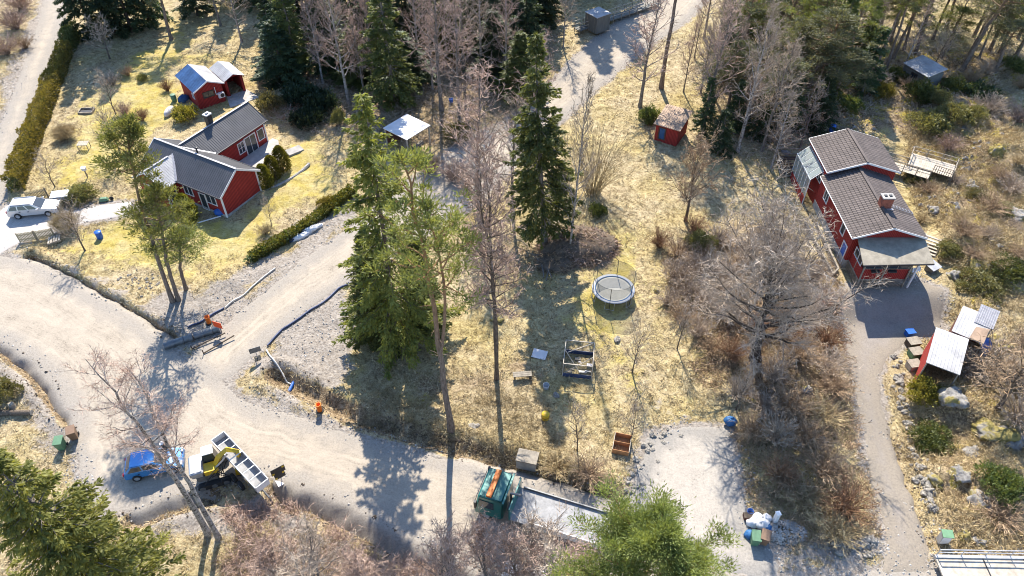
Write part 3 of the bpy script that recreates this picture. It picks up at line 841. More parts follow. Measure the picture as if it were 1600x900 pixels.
plain('rust_tin', (0.36, 0.25, 0.17), 0.7, 0.1, 0.35, 1.2, 0.3)
plain('brick', (0.33, 0.11, 0.07), 0.85, 0, 0.35, 6.0, 0.2, bmp=0.4)
plain('blue_plastic', (0.02, 0.11, 0.42), 0.4, 0, 0.2)
plain('purple_cloth', (0.24, 0.15, 0.40), 0.9, 0, 0.3)
m_, nt_ = newmat('glass'); finish(nt_, (0.035, 0.045, 0.055), 0.06, 0, None, 0.6); MAT['glass'] = m_
m_, nt_ = newmat('clear_sheet')
_p = nt_.nodes.new('ShaderNodeBsdfPrincipled'); _p.inputs['Base Color'].default_value = (0.42, 0.47, 0.44, 1); _p.inputs['Roughness'].default_value = 0.15
_t = nt_.nodes.new('ShaderNodeBsdfTransparent'); _m = nt_.nodes.new('ShaderNodeMixShader'); _m.inputs[0].default_value = 0.45
_o = nt_.nodes.new('ShaderNodeOutputMaterial'); nt_.links.new(_t.outputs[0], _m.inputs[1]); nt_.links.new(_p.outputs[0], _m.inputs[2]); nt_.links.new(_m.outputs[0], _o.inputs[0]); MAT['clear_sheet'] = m_

def slope_sheet(mb, e0, e1, r0, r1, kind='rib', pitch=0.26, amp=0.022, mi=0):
    """profiled roof face from eave e0-e1 up to ridge r0-r1"""
    e0, e1, r0, r1 = [np.array(p, float) for p in (e0, e1, r0, r1)]
    L = np.linalg.norm(e1 - e0); W = np.linalg.norm(r0 - e0)
    nrm = np.cross(e1 - e0, r0 - e0); nrm /= np.linalg.norm(nrm); nrm = nrm if nrm[2] > 0 else -nrm
    if kind == 'rib':
        us, hs = [], []
        x = 0.0
        while x < L:
            for dx, h in ((0, 0), (pitch * .72, 0), (pitch * .80, amp), (pitch * .92, amp)):
                if x + dx < L: us.append(x + dx); hs.append(h)
            x += pitch
        us.append(L); hs.append(0)
        vs = [(0, 0), (1, 0)]
    else:
        n = int(L / 0.075); us = list(np.linspace(0, L, n)); hs = [0.022 * math.sin(2 * math.pi * u / 0.3) for u in us]
        c = max(2, int(round(W / pitch))); vs = []
        for i in range(c):
            vs += [(i / c, amp), ((i + 1) / c - 0.002, 0.0)]
    us = np.array(us) / L; hs = np.array(hs)
    rows = []
    for v, h in vs:
        a = e0 + (r0 - e0) * v; b = e1 + (r1 - e1) * v
        rows.append(a + (b - a) * us[:, None] + nrm * (hs + h)[:, None])
    V = np.concatenate(rows); n = len(us)
    i = np.arange(len(vs) - 1)[:, None] * n; j = np.arange(n - 1)[None, :]
    mb.add(V, np.stack([i + j, i + j + 1, i + n + j + 1, i + n + j], -1).reshape(-1, 4), mi)
    # underside
    mb.add([e0 - nrm * .06, e1 - nrm * .06, r1 - nrm * .06, r0 - nrm * .06], [(0, 3, 2, 1)], mi)
    for a, b in ((e0, e1), (r0, r1), (e0, r0), (e1, r1)):
        mb.add([a + nrm * .0, b + nrm * .0, b - nrm * .06, a - nrm * .06], [(0, 1, 2, 3)], mi)
def gable_box(mb, x0, x1, y0, y1, h, ridge, axis='x', z0=0.0, mi=0):
    """closed walls with gables; the ridge runs along axis"""
    mb.box(x0, x1, y0, y1, z0, h, mi)
    if axis == 'x':
        ym = (y0 + y1) / 2
        for x, o in ((x0, 1), (x1, -1)): mb.poly([(x, y0, h), (x, y1, h), (x, ym, ridge)][::o], mi)
    else:
        xm = (x0 + x1) / 2
        for y, o in ((y0, -1), (y1, 1)): mb.poly([(x0, y, h), (x1, y, h), (xm, y, ridge)][::o], mi)
def window(parent, c, ang, w, h, nx=2, ny=1, name='window', fw=0.09, frame='white_paint', depth=0.06, glass='glass'):
    """frame around panes; c is the middle of the opening on the wall face, ang the direction it looks"""
    d = Vector((math.cos(ang), math.sin(ang), 0)); s = Vector((-d.y, d.x, 0)); c = Vector(c)
    mb = MB()
    def bar(x0, x1, z0, z1, t=depth):
        P = lambda x, z, q: tuple(c + s * x + Vector((0, 0, z)) + d * q)
        mb.hexa([P(x0, z0, 0), P(x1, z0, 0), P(x1, z0, t), P(x0, z0, t)], [P(x0, z1, 0), P(x1, z1, 0), P(x1, z1, t), P(x0, z1, t)])
    bar(-w/2 - fw, -w/2, -h/2, h/2); bar(w/2, w/2 + fw, -h/2, h/2); bar(-w/2 - fw, w/2 + fw, h/2, h/2 + fw); bar(-w/2 - fw, w/2 + fw, -h/2 - fw, -h/2)
    for i in range(1, nx): x = -w/2 + w * i / nx; bar(x - .03, x + .03, -h/2, h/2, depth * .8)
    for i in range(1, ny): z = -h/2 + h * i / ny; bar(-w/2, w/2, z - .02, z + .02, depth * .7)
    f = mb.build(name, MAT[frame], parent)
    for i in range(nx):
        g = MB(); x0 = -w/2 + w * i / nx + .03; x1 = -w/2 + w * (i + 1) / nx - .03
        P = lambda x, z: tuple(c + s * x + Vector((0, 0, z)) + d * 0.012)
        g.add([P(x0, -h/2), P(x1, -h/2), P(x1, h/2), P(x0, h/2)], [(0, 1, 2, 3)])
        g.build('pane', MAT[glass], f)
    return f
def strip(parent, name, p, q, w, h, mat):
    return MB().bar(p, q, w, h).build(name, MAT[mat], parent)

# ---- left house: two wings and a porch gable, red boards under dark profiled metal
LH = thing('red_house', 'red wooden house with dark grey metal roof and angled wings in the left garden', 'house', (-33.0, 62.0, 0.0), math.radians(-29))
FY0, FY1, FX0, FX1, EZ, RZ = -1.85, 3.65, -4.85, 6.45, 2.7, 4.5
FM = (FY0 + FY1) / 2
w = MB(); gable_box(w, FX0 + .35, FX1 - .35, FY0 + .35, FY1 - .35, EZ + .1, RZ - .12, 'x'); w.build('wall', MAT['red_boards'], LH)
w = MB(); w.box(FX0 + .32, FX1 - .32, FY0 + .32, FY1 - .32, -.3, .3); w.build('plinth', MAT['concrete'], LH)
BX0, BX1, BY1 = -4.25, 0.45, 11.25
BM = (BX0 + BX1) / 2
w = MB(); gable_box(w, BX0 + .35, BX1 - .35, 2.2, BY1 - .4, EZ + .1, 4.2, 'y'); w.build('wall', MAT['red_boards'], LH)
r_ = MB(); slope_sheet(r_, (FX0, FY0, EZ), (FX1, FY0, EZ), (FX0, FM, RZ), (FX1, FM, RZ)); slope_sheet(r_, (FX0, FY1, EZ), (FX1, FY1, EZ), (FX0, FM, RZ), (FX1, FM, RZ))
r_.build('roof', MAT['metal_roof'], LH)
r_ = MB(); slope_sheet(r_, (BX1, FM + .2, EZ), (BX1, BY1, EZ), (BM, FM + .2, 4.32), (BM, BY1, 4.32)); slope_sheet(r_, (BX0, FM + .2, EZ), (BX0, BY1, EZ), (BM, FM + .2, 4.32), (BM, BY1, 4.32))
rb = r_.build('roof', MAT['metal_roof'], LH)
XX0, XX1, XY = -3.95, 0.55, -3.5
XM = (XX0 + XX1) / 2
r_ = MB(); slope_sheet(r_, (XX1, XY, EZ), (XX1, FM, EZ), (XM, XY, 4.02), (XM, FM, 4.02)); slope_sheet(r_, (XX0, XY, EZ), (XX0, FM, EZ), (XM, XY, 4.02), (XM, FM, 4.02))
r_.build('roof', MAT['light_tin'], LH)
w = MB(); gable_box(w, XX0 + .3, XX1 - .3, XY + .35, FY0 + .4, EZ + .08, 3.9, 'y'); w.build('wall', MAT['red_boards'], LH)
for p, q in (((FX0, FM, RZ + .05), (FX1, FM, RZ + .05)), ((BM, FM + .6, 4.37), (BM, BY1, 4.37)), ((XM, XY, 4.07), (XM, -.35, 4.07))):
    strip(LH, 'ridge_cap', p, q, .2, .05, 'metal_cap')
strip(LH, 'valley_flashing', (BX1 - .02, FY1 - .05, 2.8), (BM + .05, 1.1, 4.33), .26, .05, 'metal_cap')
strip(LH, 'valley_flashing', (BX0 + .02, FY1 - .05, 2.8), (BM - .05, 1.1, 4.33), .26, .05, 'metal_cap')
strip(LH, 'valley_flashing', (XX1, FY0 - .02, 2.78), (XM + .05, .25, 4.06), .22, .05, 'metal_cap')
for x in (FX0, FX1):
    strip(LH, 'barge_board', (x, FY0, EZ - .06), (x, FM, RZ - .06), .05, .2, 'white_paint'); strip(LH, 'barge_board', (x, FY1, EZ - .06), (x, FM, RZ - .06), .05, .2, 'white_paint')
for x in (BX0, BX1): strip(LH, 'barge_board', (x, BY1, EZ - .06), (BM, BY1, 4.26), .05, .2, 'black_trim')
for x in (XX0, XX1): strip(LH, 'barge_board', (x, XY, EZ - .06), (XM, XY, 3.96), .05, .18, 'white_paint')
for p, q in (((FX0, FY0 - .06, EZ - .03), (FX1, FY0 - .06, EZ - .03)), ((BX1 + .06, FY1, EZ - .03), (BX1 + .06, BY1, EZ - .03)), ((1.0, FY1 + .06, EZ - .03), (FX1, FY1 + .06, EZ - .03)), ((XX1 + .06, XY, EZ - .03), (XX1 + .06, FY0, EZ - .03))):
    MB().tube([p, q], .07, 8).build('gutter', MAT['black_trim'], LH)
for x, y in ((FX1 - .33, FY0 + .33), (FX1 - .33, FY1 - .33), (BX1 - .33, BY1 - .38), (XX1 - .28, XY + .33), (FX0 + .33, FY0 + .33)):
    MB().box(x - .07, x + .07, y - .07, y + .07, .1, EZ).build('corner_board', MAT['white_paint'], LH)
MB().tube([(FX1 - .2, FY0 + .25, .1), (FX1 - .2, FY0 + .25, 2.6)], .045, 8).build('downpipe', MAT['white_paint'], LH)
window(LH, (1.4, FY0 + .35, 1.75), -math.pi / 2, 1.1, 1.1, 2)
window(LH, (4.5, FY0 + .35, 1.75), -math.pi / 2, 1.3, 1.1, 2)
window(LH, (3.3, FY0 + .35, 1.0), -math.pi / 2, .75, 1.9, 1, name='door')
window(LH, (-2.1, XY + .35, 1.5), -math.pi / 2, 1.4, 1.2, 2)
window(LH, (XX1 - .3, -2.5, 1.1), 0, .7, 1.6, 1)
window(LH, (BX1 - .35, 7.15, 1.35), 0, .8, 1.2, 2, 2)
window(LH, (BX1 - .35, 8.55, 1.05), 0, 1.5, 1.95, 2, name='patio_door', fw=.12)
window(LH, (BX1 - .35, 10.15, 1.4), 0, .8, 1.2, 1)
window(LH, (BX0 + .35, 7.5, 1.5), math.pi, 1.2, 1.1, 2)
ch = MB().box(BM - .65, BM - .1, 5.7, 6.3, 3.5, 5.35).build('chimney', MAT['black_trim'], LH)
MB().box(BM - .71, BM - .04, 5.64, 6.36, 5.35, 5.46).build('chimney_cap', MAT['white_sheet'], ch)
MB().box(BM - .5, BM - .25, 5.85, 6.15, 5.46, 5.6).build('flue', MAT['metal_cap'], ch)
ld = MB()
for yy in (6.6, 6.95): ld.bar((BM - .2, yy, 4.28), (BX0 + .3, yy, 2.98), .05)
for i in range(9):
    f = i / 8; ld.bar((BM - .2 - 1.85 * f, 6.6, 4.3 - 1.3 * f), (BM - .2 - 1.85 * f, 6.95, 4.3 - 1.3 * f), .04)
ld.build('roof_ladder', MAT['metal_cap'], LH)
MB().lathe([(.09, 4.2), (.09, 4.9), (.16, 4.92), (.16, 5.02), (0, 5.08)], 10, (.9, 1.25, 0)).build('vent_pipe', MAT['black_trim'], LH)
# patio slab, terrace edge
pa = MB(); pa.prism([(BX1 - .3, 3.4), (FX1 - 1.0, 3.45), (5.4, 5.0), (4.6, 7.3), (3.3, 9.4), (1.0, 11.6), (BX1 - .3, 11.6)], -.1, .10)
tag(pa.build('patio', MAT['paving'], None), 'pale paved patio between the wings of the left house', None, None, 'structure')
_pt = bpy.data.objects['patio']; _pt.location = LH.location; _pt.rotation_euler = LH.rotation_euler
# low stone wall bending round the patio and thujas
def lh(x, y, z=0.0):
    c, s = math.cos(math.radians(-29)), math.sin(math.radians(-29))
    return Vector((-33 + c * x - s * y, 62 + s * x + c * y, z))
sw = thing('stone_edging', 'curved low stone edging below the thujas by the left house', 'edging', lh(6.2, 3.6))
for i in range(26):
    f = i / 25; p = lh(6.3 + 1.0 * math.sin(f * 2.2), 3.4 + 6.2 * f) - lh(6.2, 3.6)
    mb = MB(); mb.lathe([(.02, -.1), (.17, -.08), (.19, .1), (.12, .2), (.02, .22)], 7, (p.x, p.y, 0)); mb.build('stone', MAT['concrete'], sw)
tag(MB().box(-.9, .9, -.6, .6, .0, .5).build('garden_steps', MAT['concrete']), 'grey concrete steps at the upper corner of the patio', 'steps')
_gs = bpy.data.objects['garden_steps']; _gs.location = (*S(460, 236)[:2], -.1); _gs.rotation_euler = (0, 0, .7); _gs.scale = (1, 1, .6)

# ---- shed with tin roof, shade painted blue on one slope, and the open garage joined to it
BS = thing('garden_shed', 'small red shed with shade painted blue on its tin roof behind the left house', 'shed', (-37.43, 78.04, 0), math.radians(40))
w = MB(); gable_box(w, .3, 3.55, .3, 5.3, 2.42, 3.2, 'y'); w.build('wall', MAT['red_boards'], BS)
r_ = MB(); slope_sheet(r_, (0, 0, 2.4), (0, 5.6, 2.4), (1.92, 0, 3.3), (1.92, 5.6, 3.3), pitch=.22); r_.build('roof', MAT['shade_blue'], BS)  # shade painted into this slope; the other slope keeps the pale tin
r_ = MB(); slope_sheet(r_, (3.85, 0, 2.4), (3.85, 5.6, 2.4), (1.92, 0, 3.3), (1.92, 5.6, 3.3), pitch=.22); r_.build('roof', MAT['light_tin'], BS)
strip(BS, 'barge_board', (0, 0, 2.36), (1.92, 0, 3.26), .05, .14, 'white_paint'); strip(BS, 'barge_board', (3.85, 0, 2.36), (1.92, 0, 3.26), .05, .14, 'white_paint')
window(BS, (1.75, .3, 1.55), -math.pi / 2, 1.25, .62, 2, fw=.08, frame='dark_wood')
window(BS, (.3, 1.4, 1.35), math.pi, .5, .5, 1)
hp = MB().box(2.75, 3.5, -.08, .26, .75, 1.35).build('heat_pump', MAT['white_paint'], BS)
MB().lathe([(.0, 0), (.24, 0), (.24, .03), (.0, .03)], 14, (3.2, -.1, 1.05), axis='y').build('fan', MAT['black_trim'], hp)
MB().tube([(2.6, .2, 2.2), (2.6, .2, 1.25), (2.8, .2, 1.2)], .045, 6).build('heat_pump_pipe', MAT['white_paint'], BS)
GA = thing('open_garage', 'low grey-roofed open garage joined to the shade-blue roofed shed', 'garage', (-37.43, 78.04, 0), math.radians(40))
w = MB(); w.box(4.15, 4.3, 1.0, 4.6, 0, 2.3); w.box(6.35, 6.5, 1.0, 4.6, 0, 2.3); w.box(4.3, 6.35, 4.45, 4.6, 0, 2.3); w.poly([(4.15, 1.0, 2.3), (6.5, 1.0, 2.3), (5.32, 1.0, 2.8)]); w.poly([(4.15, 4.6, 2.3), (5.32, 4.6, 2.8), (6.5, 4.6, 2.3)]); w.build('wall', MAT['red_boards'], GA)
for e in (4.0, 6.65):
    r_ = MB(); slope_sheet(r_, (e, .5, 2.28), (e, 4.9, 2.28), (5.32, .5, 2.86), (5.32, 4.9, 2.86), pitch=.3, amp=.02); r_.build('roof', MAT['light_tin'], GA)
strip(GA, 'door_post', (4.35, 1.0, 0), (4.35, 1.0, 2.25), .25, .1, 'red_boards'); strip(GA, 'door_post', (6.3, 1.0, 0), (6.3, 1.0, 2.25), .25, .1, 'red_boards')
tag(MB().prism([(3.2, -1.6), (7.0, -1.6), (6.7, 1.2), (4.0, 1.2)], -.1, .06).build('garage_apron', MAT['paving']), 'grey slab before the open garage', None, None, 'structure')
_ = bpy.data.objects['garage_apron']; _.location = BS.location; _.rotation_euler = BS.rotation_euler

# ---- right house: tiled roofs in two steps, chimney, felt-covered veranda on posts
RH = thing('red_house', 'red house with brown tiled roofs in two steps and a brick chimney on the right', 'house', (33.6, 54.0, 0), 0)
w = MB(); gable_box(w, -2.95, 3.75, 5.3, 10.7, 4.62, 5.52, 'y'); w.build('wall', MAT['red_boards'], RH)
w = MB(); gable_box(w, -3.05, 2.85, -3.6, 5.6, 3.92, 4.85, 'y'); w.build('wall', MAT['red_boards'], RH)
w = MB(); w.box(-3.08, 2.88, -3.63, 5.6, -.3, .9); w.build('plinth', MAT['concrete'], RH)
for z, r, x0, x1, y0, y1 in ((4.6, 5.72, -3.1, 4.0, 4.95, 10.95), (3.9, 5.02, -3.45, 3.2, -4.05, 5.3)):
    xm = (x0 + x1) / 2
    for e in (x0, x1):
        t_ = MB(); slope_sheet(t_, (e, y0, z), (e, y1, z), (xm, y0, r), (xm, y1, r), 'tile', 0.36, 0.05); t_.build('roof', MAT['tile'], RH)
    strip(RH, 'ridge_cap', (xm, y0, r + .05), (xm, y1, r + .05), .24, .12, 'tile')
    for e in (x0, x1):
        strip(RH, 'barge_board', (e, y0 - .02, z - .06), (xm, y0 - .02, r - .06), .05, .17, 'white_paint')
        strip(RH, 'barge_board', (e, y1 + .02, z - .06), (xm, y1 + .02, r - .06), .05, .17, 'white_paint')
        MB().tube([(e, y0, z - .06), (e, y1, z - .06)], .06, 8).build('gutter', MAT['white_paint'] if e == x0 else MAT['black_trim'], RH)
cx, cy = G(1381, 322, 4.9)[0] - 33.6, G(1381, 322, 4.9)[1] - 54.0
ch = MB().box(cx - .5, cx + .5, cy - .35, cy + .35, 4.2, 5.95).build('chimney', MAT['brick'], RH)
MB().box(cx - .56, cx + .56, cy - .41, cy + .41, 5.95, 6.05).build('chimney_cap', MAT['concrete'], ch)
for dx in (-.22, .22): MB().box(cx + dx - .12, cx + dx + .12, cy - .12, cy + .12, 6.05, 6.12).build('flue', MAT['black_trim'], ch)
MB().box(cx - .8, cx + .7, cy - .55, cy - .36, 4.83, 4.90).build('flashing', MAT['metal_cap'], ch)
ld = MB()
for yy in (cy - .1, cy + .25): ld.bar((cx + .55, yy, 4.93), (3.15, yy, 4.05), .04)
for i in range(8):
    f = i / 7; ld.bar((cx + .6 + (2.5 - cx) * f, cy - .1, 4.95 - .85 * f), (cx + .6 + (2.5 - cx) * f, cy + .25, 4.95 - .85 * f), .04)
ld.build('roof_ladder', MAT['metal_cap'], RH)
window(RH, (-3.05, -1.4, 2.85), math.pi, .7, 1.2, 1); window(RH, (-3.05, 3.6, 2.85), math.pi, .9, 1.2, 2); window(RH, (-2.95, 6.6, 3.2), math.pi, 1.3, 1.1, 2); window(RH, (2.85, -1.0, 2.7), 0, 1.0, 1.1, 2); window(RH, (3.75, 8, 3.2), 0, 1.2, 1.1, 2)
window(RH, (-3.05, -2.75, 1.1), math.pi, .85, 2.0, 1, name='basement_door', glass='blue_plastic')
# veranda
v_ = MB(); v_.slab([(-3.15, -6.75, 3.12), (3.1, -6.55, 3.12), (3.2, -3.62, 3.62), (-2.75, -3.62, 3.62)], .1); v_.build('veranda_roof', MAT['felt'], RH)
MB().bar((-3.15, -6.78, 3.04), (3.1, -6.58, 3.04), .05, .14).build('fascia', MAT['black_trim'], RH)
v_ = MB(); v_.box(-2.7, 1.45, -6.2, -6.1, .95, 2.15); v_.box(-2.7, -2.6, -6.1, -3.6, .95, 2.15); v_.build('veranda_wall', MAT['red_boards'], RH)
MB().box(-2.72, 1.5, -6.22, -3.6, .8, .95).build('veranda_floor', MAT['old_wood'], RH)
for x, y in ((-2.65, -6.3), (-.75, -6.3), (1.45, -6.3), (-2.65, -4.9)):
    MB().bar((x, y, 0), (x, y, 3.1), .11).build('veranda_post', MAT['old_wood'], RH)
MB().bar((1.9, -6.35, 0), (1.9, -6.45, 3.08), .14).build('veranda_post', MAT['white_paint'], RH)
window(RH, (-1.7, -6.15, 2.55), -math.pi / 2, 1.7, .7, 2, fw=.06, frame='old_wood'); window(RH, (.35, -6.15, 2.55), -math.pi / 2, 1.9, .7, 2, fw=.06, frame='old_wood'); window(RH, (-2.7, -4.9, 2.5), math.pi, 1.6, .75, 2, fw=.06)
for x0_, x1_, y_ in ((-2.6, 1.4, -6.24),):
    la = MB()
    for i in range(34):
        x = x0_ + (x1_ - x0_) * i / 33
        la.bar((x, y_, 0.02), (x, y_, .8), .05, .02)
    la.bar((x0_, y_ - .02, .4), (x1_, y_ - .02, .4), .05, .04)
    la.build('lattice', MAT['old_wood'], RH)
la = MB()
for i in range(22):
    y = -6.1 + 2.5 * i / 21; la.bar((-2.76, y, .02), (-2.76, y, .85), .05, .02)
la.build('lattice', MAT['old_wood'], RH)
for x in (-1.6, -.1): MB().box(x - .35, x + .35, -6.5, -6.23, 1.95, 2.12).build('flower_box', MAT['black_trim'], RH)
# glazed lean-to on its far side
gl = thing('lean_to', 'glazed lean-to with pale frame on the left wall of the tiled house', 'lean-to', (30.2, 60.0, 0), 0)
for i in range(6):
    y = i * .9; MB().bar((-.6, y, 0), (-.6, y, 3.0), .08).build('post', MAT['white_paint'], gl); MB().bar((-.6, y, 3.0), (.75, y, 4.3), .07).build('rafter', MAT['white_paint'], gl)
for i in range(5):
    MB().slab([(-.66, i * .9 + .05, 3.04), (-.66, i * .9 + .85, 3.04), (.72, i * .9 + .85, 4.36), (.72, i * .9 + .05, 4.36)], .02).build('roof_pane', MAT['clear_sheet'], gl)
    MB().box(-.62, -.60, i * .9 + .05, i * .9 + .85, .9, 2.9).build('pane', MAT['clear_sheet'], gl)
    MB().box(-.66, -.58, i * .9 + .04, i * .9 + .86, 0, .88).build('panel', MAT['red_boards'], gl)
strip(gl, 'eave_beam', (-.6, -.05, 3.0), (-.6, 4.6, 3.0), .1, .12, 'white_paint')

# ---- little shed, small cabin, open shelter, tin sheds, cabin at the top
def rect_from(a, b, c, z):
    """world rectangle from three photo corners at height z: corner, along x, along y"""
    A, B, C = G(*a, z), G(*b, z), G(*c, z)
    u = (B - A); rz = math.atan2(u.y, u.x); L = u.length
    v = Vector((-math.sin(rz), math.cos(rz), 0)); return A, rz, L, abs((C - A).dot(v))
A, rz, L, D = rect_from((1023, 194), (1062, 205), (1036, 170), 2.1)
D = max(D, 2.2)
rs = thing('garden_shed', 'little red shed with grey sheet roof and pale window behind the brown twiggy tree', 'shed', (A.x, A.y, 0), rz)
w = MB(); w.box(.15, L - .15, .15, D - .15, 0, 2.15); w.build('wall', MAT['red_boards'], rs)
r_ = MB(); slope_sheet(r_, (-.1, -.15, 2.2), (L + .1, -.15, 2.2), (-.1, D + .15, 2.75), (L + .1, D + .15, 2.75), pitch=.25); r_.build('roof', MAT['rust_tin'], rs)
w = MB(); w.add([(.15, .15, 2.15), (.15, D - .15, 2.15), (.15, D - .15, 2.66), (.15, .15, 2.2)], [(0, 1, 2, 3)]); w.add([(L - .15, .15, 2.15), (L - .15, .15, 2.2), (L - .15, D - .15, 2.66), (L - .15, D - .15, 2.15)], [(0, 1, 2, 3)]); w.build('gable', MAT['red_boards'], rs)
window(rs, (.95, .15, 1.1), -math.pi / 2, .65, 1.3, 1, fw=.1, frame='dark_wood', glass='shade_blue')
A, rz, L, D = rect_from((1411, 98), (1450, 121), (1427, 86), 2.2)
D = max(D, 3.0)
sc_ = thing('cabin', 'small dark cabin with pale sheet roof in the top right wood', 'cabin', (A.x, A.y, 0), rz)
w = MB(); w.box(.2, L - .2, .2, D - .2, 0, 2.2); w.build('wall', MAT['grey_boards'], sc_)
r_ = MB(); slope_sheet(r_, (0, 0, 2.2), (L, 0, 2.2), (0, D, 2.7), (L, D, 2.7), pitch=.3); r_.build('roof', MAT['light_tin'], sc_)
window(sc_, (L / 2, .2, 1.3), -math.pi / 2, .8, .7, 2, frame='dark_wood')
A, rz, L, D = rect_from((635.5, 218.5), (672.5, 195.5), (606, 203), 2.4)
D = max(D, 3.6)
sh = thing('open_shelter', 'open shelter with a flat white sheet roof behind the tall spruce', 'shelter', (A.x, A.y, 0), rz)
MB().slab([(0, 0, 2.4), (L, 0, 2.4), (L, D, 2.5), (0, D, 2.5)], .08).build('roof', MAT['white_sheet'], sh)
for x, y in ((.15, .15), (L - .15, .15), (L - .15, D - .15), (.15, D - .15)): MB().bar((x, y, 0), (x, y, 2.34), .12).build('post', MAT['pale_wood'], sh)
MB().box(.3, L - .3, D - .2, D - .12, 0, 2.2).build('back_wall', MAT['dull_boards'], sh)
for i in range(5): MB().tube([(.5 + i * .1, .5, .15 + .2 * (i % 2)), (L - .6, .7 + .1 * i, .15 + .2 * (i % 2))], .09, 6).build('stored_log', MAT['old_wood'], sh)
def tin_shed(a, b, c, z, label, roofmat, wallmat, pitch=.25, amp=.02, slope=.25, junk=None):
    A, rz, L, D = rect_from(a, b, c, z)
    t = thing('tin_shed', label, 'shed', (A.x, A.y, 0), rz, 'tin-roofed sheds by the driveway')
    r_ = MB(); slope_sheet(r_, (0, 0, z), (L, 0, z), (0, D, z + slope), (L, D, z + slope), pitch=pitch, amp=amp); r_.build('roof', MAT[roofmat], t)
    for x, y in ((.1, .1), (L - .1, .1), (L - .1, D - .1), (.1, D - .1)): MB().bar((x, y, -1.4), (x, y, z - .03), .09).build('post', MAT['old_wood'], t)
    MB().box(.12, L - .12, D - .16, D - .1, -1.3, z - .05).build('back_wall', MAT[wallmat], t)
    MB().box(.05, .11, .15, D - .15, -1.3, z * .9).build('side_wall', MAT[wallmat], t)
    return t, L, D
t1, L1, D1 = tin_shed((1447, 566), (1500, 586), (1451, 511), 2.0, 'tin-roofed shed nearest the driveway, with a red side wall', 'light_tin', 'red_boards')
t2, L2, D2 = tin_shed((1487, 517), (1537, 538), (1496, 478), 2.1, 'middle tin-roofed shed with a rusty stain on its sheet', 'light_tin', 'dull_boards')
MB().slab([(L2 * .55, .02, 2.15), (L2 * .99, .02, 2.15), (L2 * .99, D2 * .55, 2.29), (L2 * .6, D2 * .45, 2.265)], .012).build('rusty_sheet', MAT['rust_tin'], t2)
t3, L3, D3 = tin_shed((1522, 503), (1552, 515), (1515, 472), 2.3, 'smallest tin-roofed shed under grey corrugated sheet', 'metal_cap', 'dull_boards', .16, .04)
A, rz, L, D = rect_from((912.5, 32), (931, 42), (921, 19), 2.5)
L, D = max(L, 2.2), 2.4
tc = thing('cabin', 'grey boxy cabin with blue-white top beside the railed walkway at the top', 'cabin', (*G(913, 47)[:2], 0), rz)
MB().box(0, L, 0, D, .3, 2.6).build('wall', MAT['grey_boards'], tc)
MB().slab([(-.1, -.1, 2.66), (L + .1, -.1, 2.66), (L + .1, D + .1, 2.72), (-.1, D + .1, 2.72)], .06).build('roof', MAT['light_tin'], tc)
for x in (0.5, L - .5): MB().box(x - .04, x + .04, -.03, 0, .3, 2.6).build('corner_board', MAT['old_wood'], tc)
window(tc, (0, D / 2, 1.6), math.pi, .7, .8, 1)
wk = thing('railed_walkway', 'raised grey walkway with handrails crossing the top edge', 'walkway', (*G(905, 55)[:2], 0), math.radians(36))
MB().box(0, 16, 0, 1.2, .5, .62).build('deck', MAT['grey_boards'], wk)
for i in range(11):
    for y in (0.03, 1.17): MB().bar((i * 1.55 + .1, y, 0), (i * 1.55 + .1, y, 1.6), .07).build('post', MAT['old_wood'], wk)
for y in (0.03, 1.17):
    for z in (1.1, 1.6): MB().bar((0, y, z), (15.8, y, z), .06).build('handrail', MAT['pale_wood'], wk)

# ---- wooden deck and steps beside the right house, planting frames, lattice pen
dk = thing('wooden_deck', 'raised wooden deck with railings on the slope right of the tiled house', 'deck', (*G(1419, 262, .9)[:2], gz(*G(1419, 262, .9)[:2])), math.radians(-32))
for i in range(22):
    MB().box(-.2 + i * .2, -.2 + i * .2 + .185, .4, 3.0, .95 + .004 * (i % 3), 1.0 + .004 * (i % 3)).build('plank', MAT['pale_wood'], dk)
for i in range(26):
    MB().box(-3.0 + i * .2, -3.0 + i * .2 + .185, -1.0, .36, .85 + .004 * (i % 3), .9 + .004 * (i % 3)).build('plank', MAT['pale_wood'], dk)
def rail(parent, pts, h=.95, zs=(.5, .95), post=.08, mat='old_wood', base=0.9):
    for a, b in zip(pts[:-1], pts[1:]):
        n = max(1, int((Vector(b) - Vector(a)).length / 1.2))
        for i in range(n + 1):
            p = Vector(a).lerp(Vector(b), i / n); MB().bar((p.x, p.y, base - 1.0), (p.x, p.y, base + h), post).build('post', MAT[mat], parent)
        for z in zs: MB().bar((a[0], a[1], base + z), (b[0], b[1], base + z), .06, .05).build('handrail', MAT[mat], parent)
rail(dk, [(-3.0, -.95), (2.2, -.95)]); rail(dk, [(-3.0, .3), (-.2, .3), (-.2, 3.0), (4.2, 3.0)]); rail(dk, [(4.2, 3.0), (4.2, .4)])
la = thing('lattice_screen', 'dark lattice screen at the lower corner of the wooden deck', 'screen', dk.location, math.radians(-32))
for i in range(9): MB().bar((2.3 + i * .22, .3, .95), (2.3 + i * .22, .3, 1.9), .05, .03).build('slat', MAT['dark_wood'], la)
for z in (1.0, 1.4, 1.85): MB().bar((2.2, .33, z), (4.2, .33, z), .05, .03).build('rail', MAT['dark_wood'], la)
st = thing('outdoor_steps', 'weathered wooden steps up the slope beside the veranda', 'steps', (*S(1446, 398)[:2], S(1446, 398).z), math.radians(55))
for i in range(6): MB().box(i * .34, i * .34 + .24, -.75, .75, .12 + i * .13, .2 + i * .13).build('tread', MAT['pale_wood'], st)
for y in (-.78, .78): MB().bar((-.1, y, .02), (2.1, y, .85), .07, .16).build('stringer', MAT['old_wood'], st)
pf = thing('planting_frame', 'long weathered timber planting frame left of the tiled house', 'planter', (0, 0, 0))
